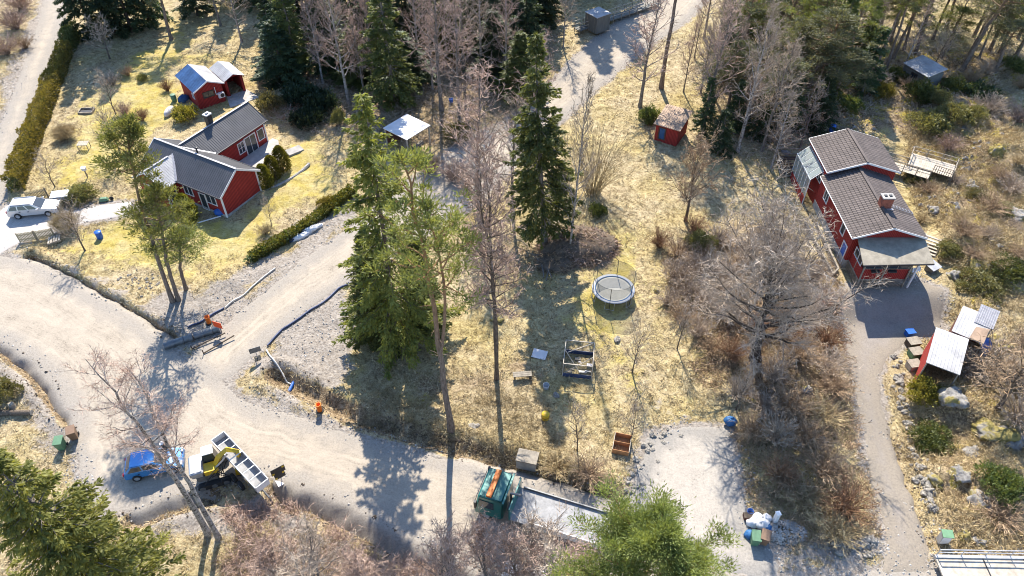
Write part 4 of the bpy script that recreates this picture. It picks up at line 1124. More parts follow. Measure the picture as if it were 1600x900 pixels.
for a, b in (((1257, 352), (1300, 432)), ((1274, 352), (1308, 424)), ((1290, 350), (1312, 392)), ((1300, 432), (1308, 424)), ((1290, 392), (1312, 392))):
    p, q = S(*a), S(*b); MB().bar(p + Vector((0, 0, .2)), q + Vector((0, 0, .2)), .16, .45).build('timber', MAT['old_wood'], pf)
lp = thing('animal_pen', 'dark timber pen with clutter beside the glazed lean-to', 'pen', (*S(1238, 262)[:2], S(1238, 262).z), math.radians(-8))
for x0_, y0_, x1_, y1_ in ((-1.6, -2, 1.6, -2), (1.6, -2, 1.6, 2.2), (1.6, 2.2, -1.6, 2.2), (-1.6, 2.2, -1.6, -2)):
    for z in (.3, 1.0): MB().bar((x0_, y0_, z), (x1_, y1_, z), .08, .08).build('rail', MAT['old_wood'], lp)
    MB().bar((x0_, y0_, 0), (x0_, y0_, 1.15), .1).build('post', MAT['old_wood'], lp)
for i in range(9): MB().bar((-1.5, -1.8 + i * .46, .06 + .03 * (i % 2)), (1.5, -1.7 + i * .46, .06 + .03 * (i % 2)), .3, .04).build('board', MAT['dark_wood'], lp)
# ------------------------------------------------------------------ trees, shrubs and hedges
for i, sd in enumerate((11, 12, 13)):
    proto('spruce%d' % i, gen_spruce(sd, 20, 2.7, (0.05, 0.08, 0.1)[i], 1.0), 'bark_grey', 'spruce')
for i, sd in enumerate((21, 22)):
    proto('spruce_dark%d' % i, gen_spruce(sd, 18, 2.7, 0.04, 0.9, 0.46), 'bark_dark', 'spruce_dark')
proto('spruce_tall', gen_spruce(14, 23.5, 3.5, 0.04, 0.85, 0.40, 0.42), 'bark_brown', 'spruce_bright')
proto('spruce_young', gen_spruce(15, 8, 1.5, 0.08, 1.2, 0.34), 'bark_grey', 'spruce_dark')
proto('spruce_near', gen_spruce(16, 20, 4.0, 0.10, 1.15, 0.34, 0.22, 1.0), 'bark_grey', 'spruce_bright')
proto('pine0', gen_pine(31, 18, 2.6, 0.55, 130), 'bark_pine', 'pine_grey')
proto('pine1', gen_pine(32, 18, 2.6, 0.5, 130, bend=(0.05, 0)), 'bark_pine', 'pine')
proto('pine_fork', gen_pine(33, 25, 2.5, 0.62, 120, fork=0.34, needles=60, lean=(-0.015, 0), r0=0.2), 'bark_pine', 'pine')
proto('pine_road0', gen_pine(34, 18.5, 1.5, 0.72, 90, bend=(0.075, 0), r0=.16), 'bark_pine', 'pine')
proto('pine_road1', gen_pine(35, 12.5, 2.0, 0.50, 110, bend=(0.13, 0.0), r0=.15), 'bark_pine', 'pine')
proto('pine_near', gen_pine(36, 17.5, 3.5, 0.60, 360, needles=190, nlen=0.21, flat=0.9), 'bark_pine', 'pine')
for i, (sd, lf, bk) in enumerate(((41, 'twig_pink', 'bark_birch'), (42, 'twig_pink', 'bark_grey'), (43, 'twig_ash', 'bark_grey'), (44, 'twig_ash', 'bark_birch'))):
    proto('bare%d' % i, gen_bare(sd, 16, 3.5, (0.18, 0.22, 0.24, 0.2)[i], 32, twig=0.8, tw=0.023, sub=9), bk, lf)
proto('birch_near', gen_bare(45, 19, 3.3, 0.46, 20, 20, 58, r0=0.2, twig=1.3, tw=0.011, sub=9), 'bark_birch', 'twig_pink')
proto('birch_near1', gen_bare(46, 17.5, 3.0, 0.46, 18, 20, 58, r0=0.17, twig=1.3, tw=0.011, sub=9), 'bark_birch', 'twig_pink')
proto('broad', gen_bare(47, 11, 6.3, 0.26, 46, 5, 72, r0=0.42, twig=1.35, tw=0.023, arch=0.3, sub=12, taper=0.35, wob=0.5), 'bark_dark', 'twig_pale')
proto('broad_small', gen_bare(48, 7, 3.0, 0.22, 26, 20, 75, r0=0.14, twig=1.1, tw=0.022, sub=9, taper=0.4), 'bark_brown', 'twig_brown')
proto('apple', gen_bare(49, 4, 2.0, 0.22, 16, 15, 65, r0=0.08, twig=0.9, tw=0.014, sub=7, taper=0.4, wob=0.8), 'bark_brown', 'twig_grey')
proto('double_bare', gen_bare(50, 26, 3.3, 0.34, 84, 20, 60, r0=0.2, twig=0.9, tw=0.025, stems=2, spread=0.03), 'bark_brown', 'twig_pink')
proto('front_bare', gen_bare(51, 8, 3.4, 0.12, 48, 25, 72, r0=0.1, twig=0.9, tw=0.02, stems=3, spread=0.16, sub=9), 'bark_grey', 'twig_pink')
proto('front_bare1', gen_bare(52, 7, 3.5, 0.1, 40, 15, 70, r0=0.11, twig=0.9, tw=0.02, stems=2, spread=0.2, sub=9), 'bark_grey', 'twig_grey')
proto('willow', gen_brush(53, 7.2, 4.3, 95, 0.024, 0.9, 0.8, foot=0.22), 'twig_straw', 'twig_straw')
for i, (sd, lf) in enumerate(((61, 'twig_pink'), (62, 'twig_grey'), (63, 'twig_brown'), (64, 'twig_rust'), (65, 'twig_straw'), (66, 'twig_grey'))):
    proto('brush%d' % i, gen_brush(sd, 2.0, 1.7, 110, 0.018, 0.5, 0.9), 'twig_brown' if i != 3 else 'twig_rust', lf)
proto('globe', gen_brush(67, 1.7, 1.4, 650, 0.013, 0.15, 1.2), 'twig_straw', 'twig_straw')
for i, (sd, lf, lfsz) in enumerate(((71, 'evergreen_shrub', 0.2), (72, 'rhododendron', 0.26), (73, 'olive_shrub', 0.16), (74, 'hedge', 0.18))):
    proto('shrub%d' % i, gen_leafy(sd, 1.5, 1.5, 1.7, 5200, lfsz, 'dome', 0.5, 0.45), 'bark_brown', lf)
for i in range(2):
    proto('thuja%d' % i, gen_leafy(81 + i, 0.85, 0.85, 3.0, 5200, 0.17, 'column', 1.2, 0.35, 0.4), 'bark_brown', 'thuja')

TREE_LIST = [  # name, prototype, foot in the photo, height, crown scale, turn, tilt(x,y) degrees, label, group
 ('spruce_tree','spruce_tall',(626,541),23.2,1.0,.3,(0,0),'tallest bright green spruce in the middle, rising in front of the side road','tall trees in the middle of the plot'),
 ('spruce_tree','spruce0',(590,527),11.5,.86,1.1,(0,0),'shorter spruce pressed against the left side of the tallest bright spruce','tall trees in the middle of the plot'),
 ('spruce_tree','spruce1',(664,520),10.5,.8,2.1,(0,0),'low dark spruce behind the forked pine trunk','tall trees in the middle of the plot'),
 ('spruce_tree','spruce2',(852,384),21.6,1.12,.5,(0,-5.5),'narrow dark spruce standing behind the pile of cut branches','tall trees in the middle of the plot'),
 ('pine_tree','pine_fork',(705,671),24.6,1.0,0,(0,-1),'pine with a long forked bare trunk, its foot by the road ditch','tall trees in the middle of the plot'),
 ('bare_tree','double_bare',(776,592),25.5,1.0,.4,(0,-1),'two-stemmed bare tree between the forked pine and the narrow dark spruce','tall trees in the middle of the plot'),
 ('bare_tree','bare1',(748,330),15.5,1.25,1.2,(0,0),'pinkish bare tree with many upright limbs beside the side road','bare trees by the side road'),
 ('bare_tree','bare2',(800,330),13,1.0,2.6,(0,0),'greyish bare tree just left of the narrow dark spruce','bare trees by the side road'),
 ('bare_tree','bare3',(889,398),18.5,.62,2.2,(0,-3),'thin straight bare tree rising from the right edge of the branch pile','bare trees by the side road'),
 ('pine_tree','pine_road0',(270,471),18.3,1.0,0,(0,1),'taller of the two leaning roadside pines, its crown beside the left house','roadside pines'),
 ('pine_tree','pine_road1',(279,469),12.5,1.0,.2,(0,2),'shorter of the two leaning roadside pines, with the wider crown','roadside pines'),
 ('pine_tree','pine_road1',(291,452),7.0,.95,2.4,(0,0),'low bushy pine just right of the two leaning roadside pines','roadside pines'),
 ('birch_tree','birch_near',(326,834),18.5,1.0,.4,(0,0),'leafless birch arching over the blue car, outer trunk of the pair','leafless birches by the blue car'),
 ('birch_tree','birch_near1',(342,841),17,1.0,2.4,(0,2),'leafless birch standing closer to the yellow crane truck','leafless birches by the blue car'),
 ('spruce_tree','spruce_near',(222,985),19.0,1.0,.7,(0,0),'big bright spruce seen from above beside the bottom left corner','near treetops along the bottom edge'),
 ('pine_tree','pine_near',None,15.8,.92,.0,(0,0),'big yellow-green pine top beside the gravel parking pad','near treetops along the bottom edge'),
 ('bare_tree','broad',(1180,562),11.5,1.0,.3,(0,-9),'broad bare tree with a dark trunk and pale twigs in front of the right house','trees on the overgrown slope'),
 ('bare_tree','broad_small',(1071,345),8.0,1.05,1.5,(0,0),'brown twiggy small tree in front of the little red shed','trees on the overgrown slope'),
 ('bare_tree','bare0',(545,162),17,1.05,.6,(0,0),'pale birch with drooping pinkish twigs between the two dark spruce groups','bare trees behind the left garden'),
 ('spruce_tree','spruce0',(617,166),17.5,1.1,2.9,(0,0),'full green spruce just behind the open white-roofed shelter','spruces behind the left garden'),
 ('bare_tree','bare1',(690,172),18,1.35,.2,(0,0),'wide bare tree with whitish limbs right of the full green spruce','bare trees behind the left garden'),
 ('bare_tree','bare2',(726,120),17,1.1,1.9,(0,0),'bare tree crossing the top edge left of the narrow dark spruce','bare trees behind the left garden'),
 ('bare_tree','bare0',(655,118),16,.9,3.1,(0,0),'slim bare tree half hidden behind the full green spruce','bare trees behind the left garden'),
 ('spruce_tree','spruce_dark0',(148,56),18,1.15,.1,(0,0),'dark spruce touching the upper end of the clipped hedge','dark spruces in the top left corner'),
 ('spruce_tree','spruce_dark1',(178,52),19,1.1,.9,(0,0),'second dark spruce from the lane in the top left corner','dark spruces in the top left corner'),
 ('spruce_tree','spruce_dark0',(207,50),18,1.15,2.2,(0,0),'third dark spruce from the lane in the top left corner','dark spruces in the top left corner'),
 ('spruce_tree','spruce_dark1',(236,42),21,1.05,1.7,(0,0),'fourth dark spruce from the lane, nearest the olive conifer','dark spruces in the top left corner'),
 ('pine_tree','pine0',(268,62),11,1.0,.5,(0,0),'olive conifer standing alone at the top of the left lawn','trees behind the left garden'),
 ('spruce_tree','spruce_dark1',(310,24),11,1.0,2.5,(0,0),'dark spruce at the top edge above the shade-blue roofed shed','trees behind the left garden'),
 ('birch_tree','bare3',(378,66),12,.85,.2,(0,0),'white-stemmed birch on the shaded slope above the open garage','trees behind the left garden'),
 ('spruce_tree','spruce_dark0',(452,92),14,.95,1.2,(0,0),'dark spruce left of the twin grey pines','trees behind the left garden'),
 ('pine_tree','pine0',(487,98),17,1.0,.9,(0,0),'grey pine standing over the dark rhododendrons, left of its twin','trees behind the left garden'),
 ('pine_tree','pine0',(500,94),16,.9,3.4,(0,0),'grey pine standing over the dark rhododendrons, right of its twin','trees behind the left garden'),
 ('spruce_tree','spruce_dark1',(516,112),12,.95,.3,(0,0),'dark spruce directly left of the drooping pale birch','trees behind the left garden'),
 ('spruce_tree','spruce_dark0',(575,92),15,1.0,2.0,(0,0),'dark spruce between the drooping pale birch and the full green spruce','trees behind the left garden'),
 ('spruce_tree','spruce_dark0',(640,62),14,1.0,.6,(0,0),'dark spruce at the top edge behind the full green spruce','dark trees at the top edge'),
 ('spruce_tree','spruce_dark1',(764,72),15,1.15,1.5,(0,0),'dark spruce left of the narrow dark spruce top','dark trees at the top edge'),
 ('spruce_tree','spruce_dark0',(800,60),14,1.1,2.8,(0,0),'dark spruce hidden behind the tip of the narrow dark spruce','dark trees at the top edge'),
 ('spruce_tree','spruce_dark1',(850,38),13,1.0,.4,(0,0),'dark spruce left of the grey cabin at the top','dark trees at the top edge'),
 ('spruce_tree','spruce_dark0',(905,-14),26,1.5,.7,(0,0),'dark spruce behind the grey cabin at the top','dark trees at the top edge'),
 ('spruce_tree','spruce_dark1',(945,-28),27,1.7,1.9,(0,0),'dark spruce beyond the top edge behind the railed walkway','dark trees at the top edge'),
 ('spruce_tree','spruce_dark0',(720,34),14,1.0,2.4,(0,0),'dark spruce in the gap between the wide bare trees at the top','dark trees at the top edge'),
 ('bare_tree','bare1',(1000,167),13.5,1.2,.8,(0,0),'dense grey bare tree beside the side road, left of the tall straight pine','trees around the little red shed'),
 ('pine_tree','pine0',(1033,138),23,1.1,.2,(0,-1.5),'tall straight pine trunk leaving the frame at the top','trees around the little red shed'),
 ('bare_tree','bare1',(1068,143),9,.5,.9,(0,0),'thin dark sapling right of the tall straight pine','trees around the little red shed'),
 ('bare_tree','bare1',(1098,204),15,1.1,.5,(0,0),'open-limbed bare tree behind the little red shed','trees around the little red shed'),
 ('spruce_tree','spruce_young',(1095,216),7.5,.8,.4,(0,0),'narrow young spruce touching the little red shed','trees around the little red shed'),
 ('spruce_tree','spruce_young',(1122,240),5.5,1.0,1.4,(0,0),'low young spruce right of the little red shed','trees around the little red shed'),
 ('pine_tree','pine0',(1134,185),9,.8,2.4,(0,0),'bushy grey-green young pine behind the young spruces','trees around the little red shed'),
 ('bare_tree','bare3',(1152,238),16.5,1.0,1.1,(0,1),'straight grey-trunked bare tree, tallest between the red shed and the right house','trees left of the right house'),
 ('bare_tree','bare2',(1190,236),13,.9,2.1,(0,0),'crooked grey bare tree beside the straight grey-trunked one','trees left of the right house'),
 ('birch_tree','bare3',(1222,184),12,.8,.3,(0,14),'pale birch trunk leaning right above the lattice pen','trees left of the right house'),
 ('pine_tree','pine0',(1245,190),13,1.25,.7,(0,0),'grey-green pine with hanging branches over the lattice pen','trees left of the right house'),
 ('pine_tree','pine0',(1210,120),12,1.1,1.5,(0,0),'grey-green pine crossing the top edge above the leaning birch','trees left of the right house'),
 ('pine_tree','pine1',(1180,90),11,1.0,.5,(0,0),'olive pine at the top edge above the straight grey trunk','trees left of the right house'),
 ('spruce_tree','spruce1',(1282,165),14,.9,.8,(0,0),'spruce directly behind the right house roof','spruces behind the right house'),
 ('pine_tree','pine1',(1305,148),15,.9,2.2,(0,0),'olive pine behind the right house roof, next to the spruce there','spruces behind the right house'),
 ('spruce_tree','spruce2',(1328,130),12,.7,1.1,(0,0),'dark spruce at the right end of the row behind the right house','spruces behind the right house'),
 ('spruce_tree','spruce1',(1262,70),13,1.0,.2,(0,0),'green spruce at the top edge left of the row behind the right house','spruces behind the right house'),
 ('pine_tree','pine0',(1366,112),15,.8,.6,(0,3),'first thin pine trunk left of the small dark cabin','thin pines in the top right wood'),
 ('pine_tree','pine1',(1384,108),15,.8,1.6,(0,4),'second thin pine trunk left of the small dark cabin','thin pines in the top right wood'),
 ('pine_tree','pine0',(1412,78),14,.8,2.6,(0,4),'thin pine trunk rising behind the small dark cabin roof','thin pines in the top right wood'),
 ('pine_tree','pine1',(1430,84),16,.9,3.6,(0,6),'thicker leaning pine trunk above the small dark cabin','thin pines in the top right wood'),
 ('pine_tree','pine0',(1457,62),13,.8,4.2,(0,6),'thin leaning pine trunk right of the small dark cabin','thin pines in the top right wood'),
 ('pine_tree','pine0',(1502,112),13,1.3,.3,(0,4),'stout leaning pine with a grey-green crown right of the small dark cabin','thin pines in the top right wood'),
 ('pine_tree','pine0',(1352,72),8,.9,1.9,(0,0),'low olive pine left of the thin pine trunks','low growth in the top right wood'),
 ('pine_tree','pine1',(1400,40),8,.9,.9,(0,0),'low olive pine at the top edge above the small dark cabin','low growth in the top right wood'),
 ('pine_tree','pine0',(1478,44),8.5,1.0,2.9,(0,0),'low olive pine at the top edge right of the cabin','low growth in the top right wood'),
 ('pine_tree','pine0',(1545,82),9.5,1.1,3.9,(0,0),'rounded grey-green pine right of the stout leaning pine','low growth in the top right wood'),
 ('pine_tree','pine1',(1585,92),10,1.1,.1,(0,0),'grey-green pine cut by the right edge of the picture','low growth in the top right wood'),
 ('pine_tree','pine0',(1570,30),12,1.0,1.1,(0,5),'leaning pine in the top right corner','low growth in the top right wood'),
 ('bare_tree','bare2',(1340,60),10,.8,.1,(0,0),'grey bare tree between the dark spruces and the thin pines','low growth in the top right wood'),
 ('bare_tree','apple',(1455,112),5,1.2,.1,(0,0),'pale fallen-looking bare tree spread over the small dark cabin roof','low growth in the top right wood'),
 ('bare_tree','broad_small',(1558,640),7.5,1.35,.4,(0,-6),'bare tree with crooked limbs beside the tin-roofed sheds','trees on the rocky knoll'),
 ('bare_tree','apple',(1530,590),4.2,1.3,1.3,(0,-12),'low bare tree leaning over the tin-roofed sheds','trees on the rocky knoll'),
 ('bare_tree','apple',(988,582),4.6,.7,.2,(0,0),'small bare tree below the trampoline','young bare trees on the meadow'),
 ('bare_tree','apple',(985,690),4.2,.55,1.7,(0,0),'thin bare sapling beside the orange wooden crate','young bare trees on the meadow'),
 ('bare_tree','apple',(902,705),4.6,.6,2.7,(0,4),'dark bent sapling above the road ditch','young bare trees on the meadow'),
 ('bare_tree','apple',(1058,545),4.5,.6,.4,(0,0),'thin sapling at the meadow side of the broad bare tree','young bare trees on the meadow'),
 ('bare_tree','apple',(1150,640),4.2,.6,.8,(0,0),'thin sapling above the blue sack','young bare trees on the meadow'),
 ('bare_tree','apple',(181,178),4.2,.85,.3,(0,0),'bent apple tree between the sandbox and the red-brown bush','fruit trees in the left garden'),
 ('bare_tree','apple',(190,245),5,1.0,2.3,(0,0),'bare fruit tree behind the crown of the taller roadside pine','fruit trees in the left garden'),
 ('bare_tree','apple',(172,92),4.5,1.2,1.3,(0,0),'shaded bare fruit tree at the top of the left garden','fruit trees in the left garden'),
 ('bare_tree','apple',(133,392),4.6,.95,.9,(0,0),'bare fruit tree beside the blue tub on the lawn','fruit trees in the left garden'),
 ('bare_tree','apple',(86,292),3.4,.7,.2,(0,0),'small bare tree behind the wooden fence by the trailer','fruit trees in the left garden'),
 ('bare_tree','apple',(425,352),2.6,.45,.2,(0,0),'tiny bare tree on the lawn in front of the left house','fruit trees in the left garden'),
 ('bare_tree','front_bare',(690,955),8.5,1.0,.2,(0,0),'pinkish bare thicket tree covering the green truck cab corner','bare thicket trees along the bottom edge'),
 ('bare_tree','front_bare',(812,915),7.2,.9,4.2,(0,0),'pinkish bare tree in front of the gap between truck cab and bed','bare thicket trees along the bottom edge'),
 ('bare_tree','front_bare',(882,930),7.0,.9,5.2,(0,0),'pinkish bare tree in front of the rear end of the truck bed','bare thicket trees along the bottom edge'),
 ('bare_tree','front_bare1',(846,925),7.5,1.0,1.2,(0,0),'grey bare tree in front of the long truck bed','bare thicket trees along the bottom edge'),
 ('bare_tree','front_bare',(760,900),6.0,.75,2.2,(0,0),'low pinkish bare tree between the truck cab and the white car','bare thicket trees along the bottom edge'),
 ('bare_tree','front_bare1',(505,930),6.5,1.0,.6,(0,0),'grey bare thicket tree at the bottom edge below the road barrier sign','bare thicket trees along the bottom edge'),
 ('bare_tree','front_bare',(455,915),5.0,.8,2.8,(0,0),'pinkish bare thicket tree nearest the dug trench','bare thicket trees along the bottom edge'),
 ('bare_tree','front_bare',(590,935),6.0,.85,3.8,(0,0),'pinkish bare thicket tree at the bottom edge under the long tree shadow','bare thicket trees along the bottom edge'),
 ('spruce_tree','spruce_dark1',(438,52),15,1.1,.4,(0,0),'dark spruce above the shaded path right of the open garage','trees behind the left garden'),
 ('spruce_tree','spruce_dark0',(470,36),15,1.1,2.9,(0,0),'dark spruce at the top edge behind the twin grey pines','trees behind the left garden'),
 ('spruce_tree','spruce1',(468,118),13,.9,2.2,(0,0),'green spruce in front of the twin grey pines','trees behind the left garden'),
 ('bare_tree','bare2',(345,40),11,.9,2.4,(0,0),'grey bare tree at the top edge left of the white-stemmed birch','trees behind the left garden'),
 ('spruce_tree','spruce_dark1',(372,4),13,1.1,1.4,(0,0),'dark spruce at the top edge behind the white-stemmed birch','trees behind the left garden'),
 ('spruce_tree','spruce_dark0',(412,8),13,1.1,.6,(0,0),'dark spruce at the top edge right of the white-stemmed birch','trees behind the left garden'),
 ('bare_tree','bare0',(522,60),15,.9,2.0,(0,0),'pinkish bare tree at the top edge behind the drooping pale birch','bare trees behind the left garden'),
 ('bare_tree','bare1',(586,130),15,.8,1.0,(0,0),'pinkish bare tree at the left side of the full green spruce','bare trees behind the left garden'),
 ('bare_tree','bare1',(718,200),15,1.1,2.2,(0,0),'pinkish bare tree behind the brown bush by the side road','bare trees behind the left garden'),
 ('bare_tree','bare3',(752,130),15,1.0,.8,(0,0),'pale-stemmed bare tree behind the side road bend','bare trees behind the left garden'),
 ('spruce_tree','spruce_dark0',(690,60),14,1.1,1.4,(0,0),'dark spruce behind the widest bare tree','dark trees at the top edge'),
 ('spruce_tree','spruce_dark1',(740,46),14,1.1,.2,(0,0),'dark spruce above the pale-stemmed bare tree','dark trees at the top edge'),
 ('spruce_tree','spruce_dark1',(600,40),14,1.0,.8,(0,0),'dark spruce at the top edge left of the full green spruce','dark trees at the top edge'),
 ('spruce_tree','spruce_dark0',(822,84),13,.9,1.1,(0,0),'dark spruce right behind the tip of the narrow dark spruce','dark trees at the top edge'),
 ('bare_tree','bare1',(838,250),14,.9,1.7,(0,0),'pinkish bare tree right behind the narrow dark spruce','bare trees by the side road'),
 ('bare_tree','bare3',(880,75),12,.6,.3,(0,0),'thin pale birch left of the grey cabin','bare trees by the side road'),
 ('bare_tree','bare2',(1115,150),14,.9,1.6,(0,0),'grey bare tree above the young spruces','trees around the little red shed'),
 ('bare_tree','bare0',(1100,60),13,.9,.4,(0,0),'pinkish bare tree right of the side road at the top','trees around the little red shed'),
 ('pine_tree','pine0',(1150,130),13,1.1,2.1,(0,0),'grey-green pine behind the straight grey-trunked bare tree','trees left of the right house'),
 ('pine_tree','pine0',(1262,140),14,1.1,3.0,(0,0),'grey-green pine touching the dark spruce behind the right house','trees left of the right house'),
 ('bare_tree','bare2',(1225,120),13,1.0,1.3,(0,0),'grey bare tree above the lattice pen birch','trees left of the right house'),
 ('bare_tree','bare2',(1170,190),12,.9,2.9,(0,0),'grey bare tree right of the straight grey-trunked one','trees left of the right house'),
 ('bare_tree','bare3',(1205,262),9,.7,.9,(0,0),'small grey bare tree just left of the timber pen','trees left of the right house'),
 ('pine_tree','pine1',(1232,150),13,.9,.9,(0,0),'olive pine behind the grey pine with hanging branches','spruces behind the right house'),
 ('pine_tree','pine0',(1300,85),13,1.0,2.8,(0,0),'grey pine at the top edge above the right house','spruces behind the right house'),
 ('pine_tree','pine1',(1330,60),13,.9,.5,(0,0),'olive pine at the top edge right of the grey pine above the house','spruces behind the right house'),
 ('pine_tree','pine1',(1395,92),9,1.0,.3,(0,2),'low bushy pine left beside the small dark cabin','low growth in the top right wood'),
 ('pine_tree','pine0',(1440,50),9,1.1,1.3,(0,3),'low bushy pine behind the small dark cabin','low growth in the top right wood'),
 ('pine_tree','pine0',(1520,60),9,1.1,.8,(0,0),'bushy pine behind the stout leaning pine','low growth in the top right wood'),
 ('bare_tree','bare2',(1480,80),9,.8,2.0,(0,3),'thin grey bare tree between the cabin and the stout leaning pine','low growth in the top right wood'),
 ('bare_tree','bare2',(1565,60),10,.8,.7,(0,0),'thin grey bare tree in the top right corner','low growth in the top right wood'),
 ('pine_tree','pine1',(1375,45),9,1.0,2.5,(0,3),'low bushy pine at the top edge left of the cabin','low growth in the top right wood'),
 ('pine_tree','pine0',(1555,110),6,1.1,1.5,(0,0),'low rounded pine above the shaded tangle at the right edge','low growth in the top right wood'),
 ('pine_tree','pine1',(1425,30),9,1.0,.1,(0,3),'bushy pine crossing the top edge above the cabin roof','low growth in the top right wood'),
 ('spruce_tree','spruce_dark0',(500,30),15,1.1,1.0,(0,0),'dark spruce at the top edge above the rhododendrons','trees behind the left garden'),
 ('spruce_tree','spruce_dark1',(548,20),15,1.1,2.0,(0,0),'dark spruce at the top edge behind the drooping birch top','dark trees at the top edge'),
 ('spruce_tree','spruce_dark0',(664,22),15,1.1,2.7,(0,0),'dark spruce at the top edge right of the full green spruce','dark trees at the top edge'),
 ('spruce_tree','spruce_dark1',(780,24),15,1.1,.1,(0,0),'dark spruce at the top edge left of the narrow spruce tip','dark trees at the top edge'),
 ('spruce_tree','spruce_dark0',(832,12),15,1.1,1.8,(0,0),'dark spruce at the top edge above the narrow spruce tip','dark trees at the top edge'),
 ('spruce_tree','spruce1',(1192,66),14,1.0,2.4,(0,0),'green spruce at the top edge above the crooked grey bare tree','trees left of the right house'),
 ('spruce_tree','spruce1',(1150,60),12,.9,.7,(0,0),'green spruce at the top edge right of the side road','trees left of the right house'),
 ('pine_tree','pine0',(1205,170),11,1.0,.2,(0,0),'grey-green pine at the foot of the leaning birch','trees left of the right house'),
 ('spruce_tree','spruce_young',(1272,205),7,1.2,.2,(0,0),'young dark spruce at the back left corner of the right house','spruces behind the right house'),
 ('spruce_tree','spruce_young',(1180,215),6,1.0,1.2,(0,0),'young dark spruce between the grey bare trunks','trees left of the right house'),
 ('spruce_tree','spruce_young',(1145,205),6.5,1.0,2.2,(0,0),'young spruce behind the straight grey-trunked bare tree','trees left of the right house'),
 ('bare_tree','bare0',(1410,110),9,.7,.5,(0,4),'thin bare tree left of the small dark cabin','low growth in the top right wood'),
 ('bare_tree','bare2',(1350,105),9,.8,1.5,(0,2),'grey bare tree at the left edge of the top right wood','low growth in the top right wood'),
 ('bare_tree','bare2',(1530,90),10,.8,2.5,(0,4),'grey bare tree behind the rounded grey-green pine','low growth in the top right wood'),
 ('willow_bush','willow',(926,302),7.0,1.0,.2,(0,0),'fan-shaped willow with many straw-coloured upright stems above the branch pile',None),
]
CATS = {'spruce_tree': 'spruce', 'pine_tree': 'pine', 'bare_tree': 'bare tree', 'birch_tree': 'birch', 'willow_bush': 'willow'}
H0 = {'spruce0':20,'spruce1':20,'spruce2':20,'spruce_dark0':18,'spruce_dark1':18,'spruce_tall':23.5,'spruce_young':8,'spruce_near':20,'pine0':18,'pine1':18,'pine_fork':25,'pine_road0':18.5,'pine_road1':12.5,'pine_near':17.5,
      'bare0':16,'bare1':16,'bare2':16,'bare3':16,'birch_near':19,'birch_near1':17.5,'broad':11,'broad_small':7,'apple':4,'double_bare':26,'front_bare':8,'front_bare1':7,'willow':7.2}
for nm, key, px, H, cs, rz, tl, lab, grp in TREE_LIST:
    p = S(*px) if px else Vector((6.3, 16.2, gz(6.3, 16.2)))
    plant(nm, key, (p.x, p.y, p.z - 0.05), cs, H / H0[key], rz if key not in ('pine_fork', 'pine_road0', 'pine_road1') else 0, lab, CATS[nm], grp, tilt=(math.radians(tl[0]), math.radians(tl[1])))

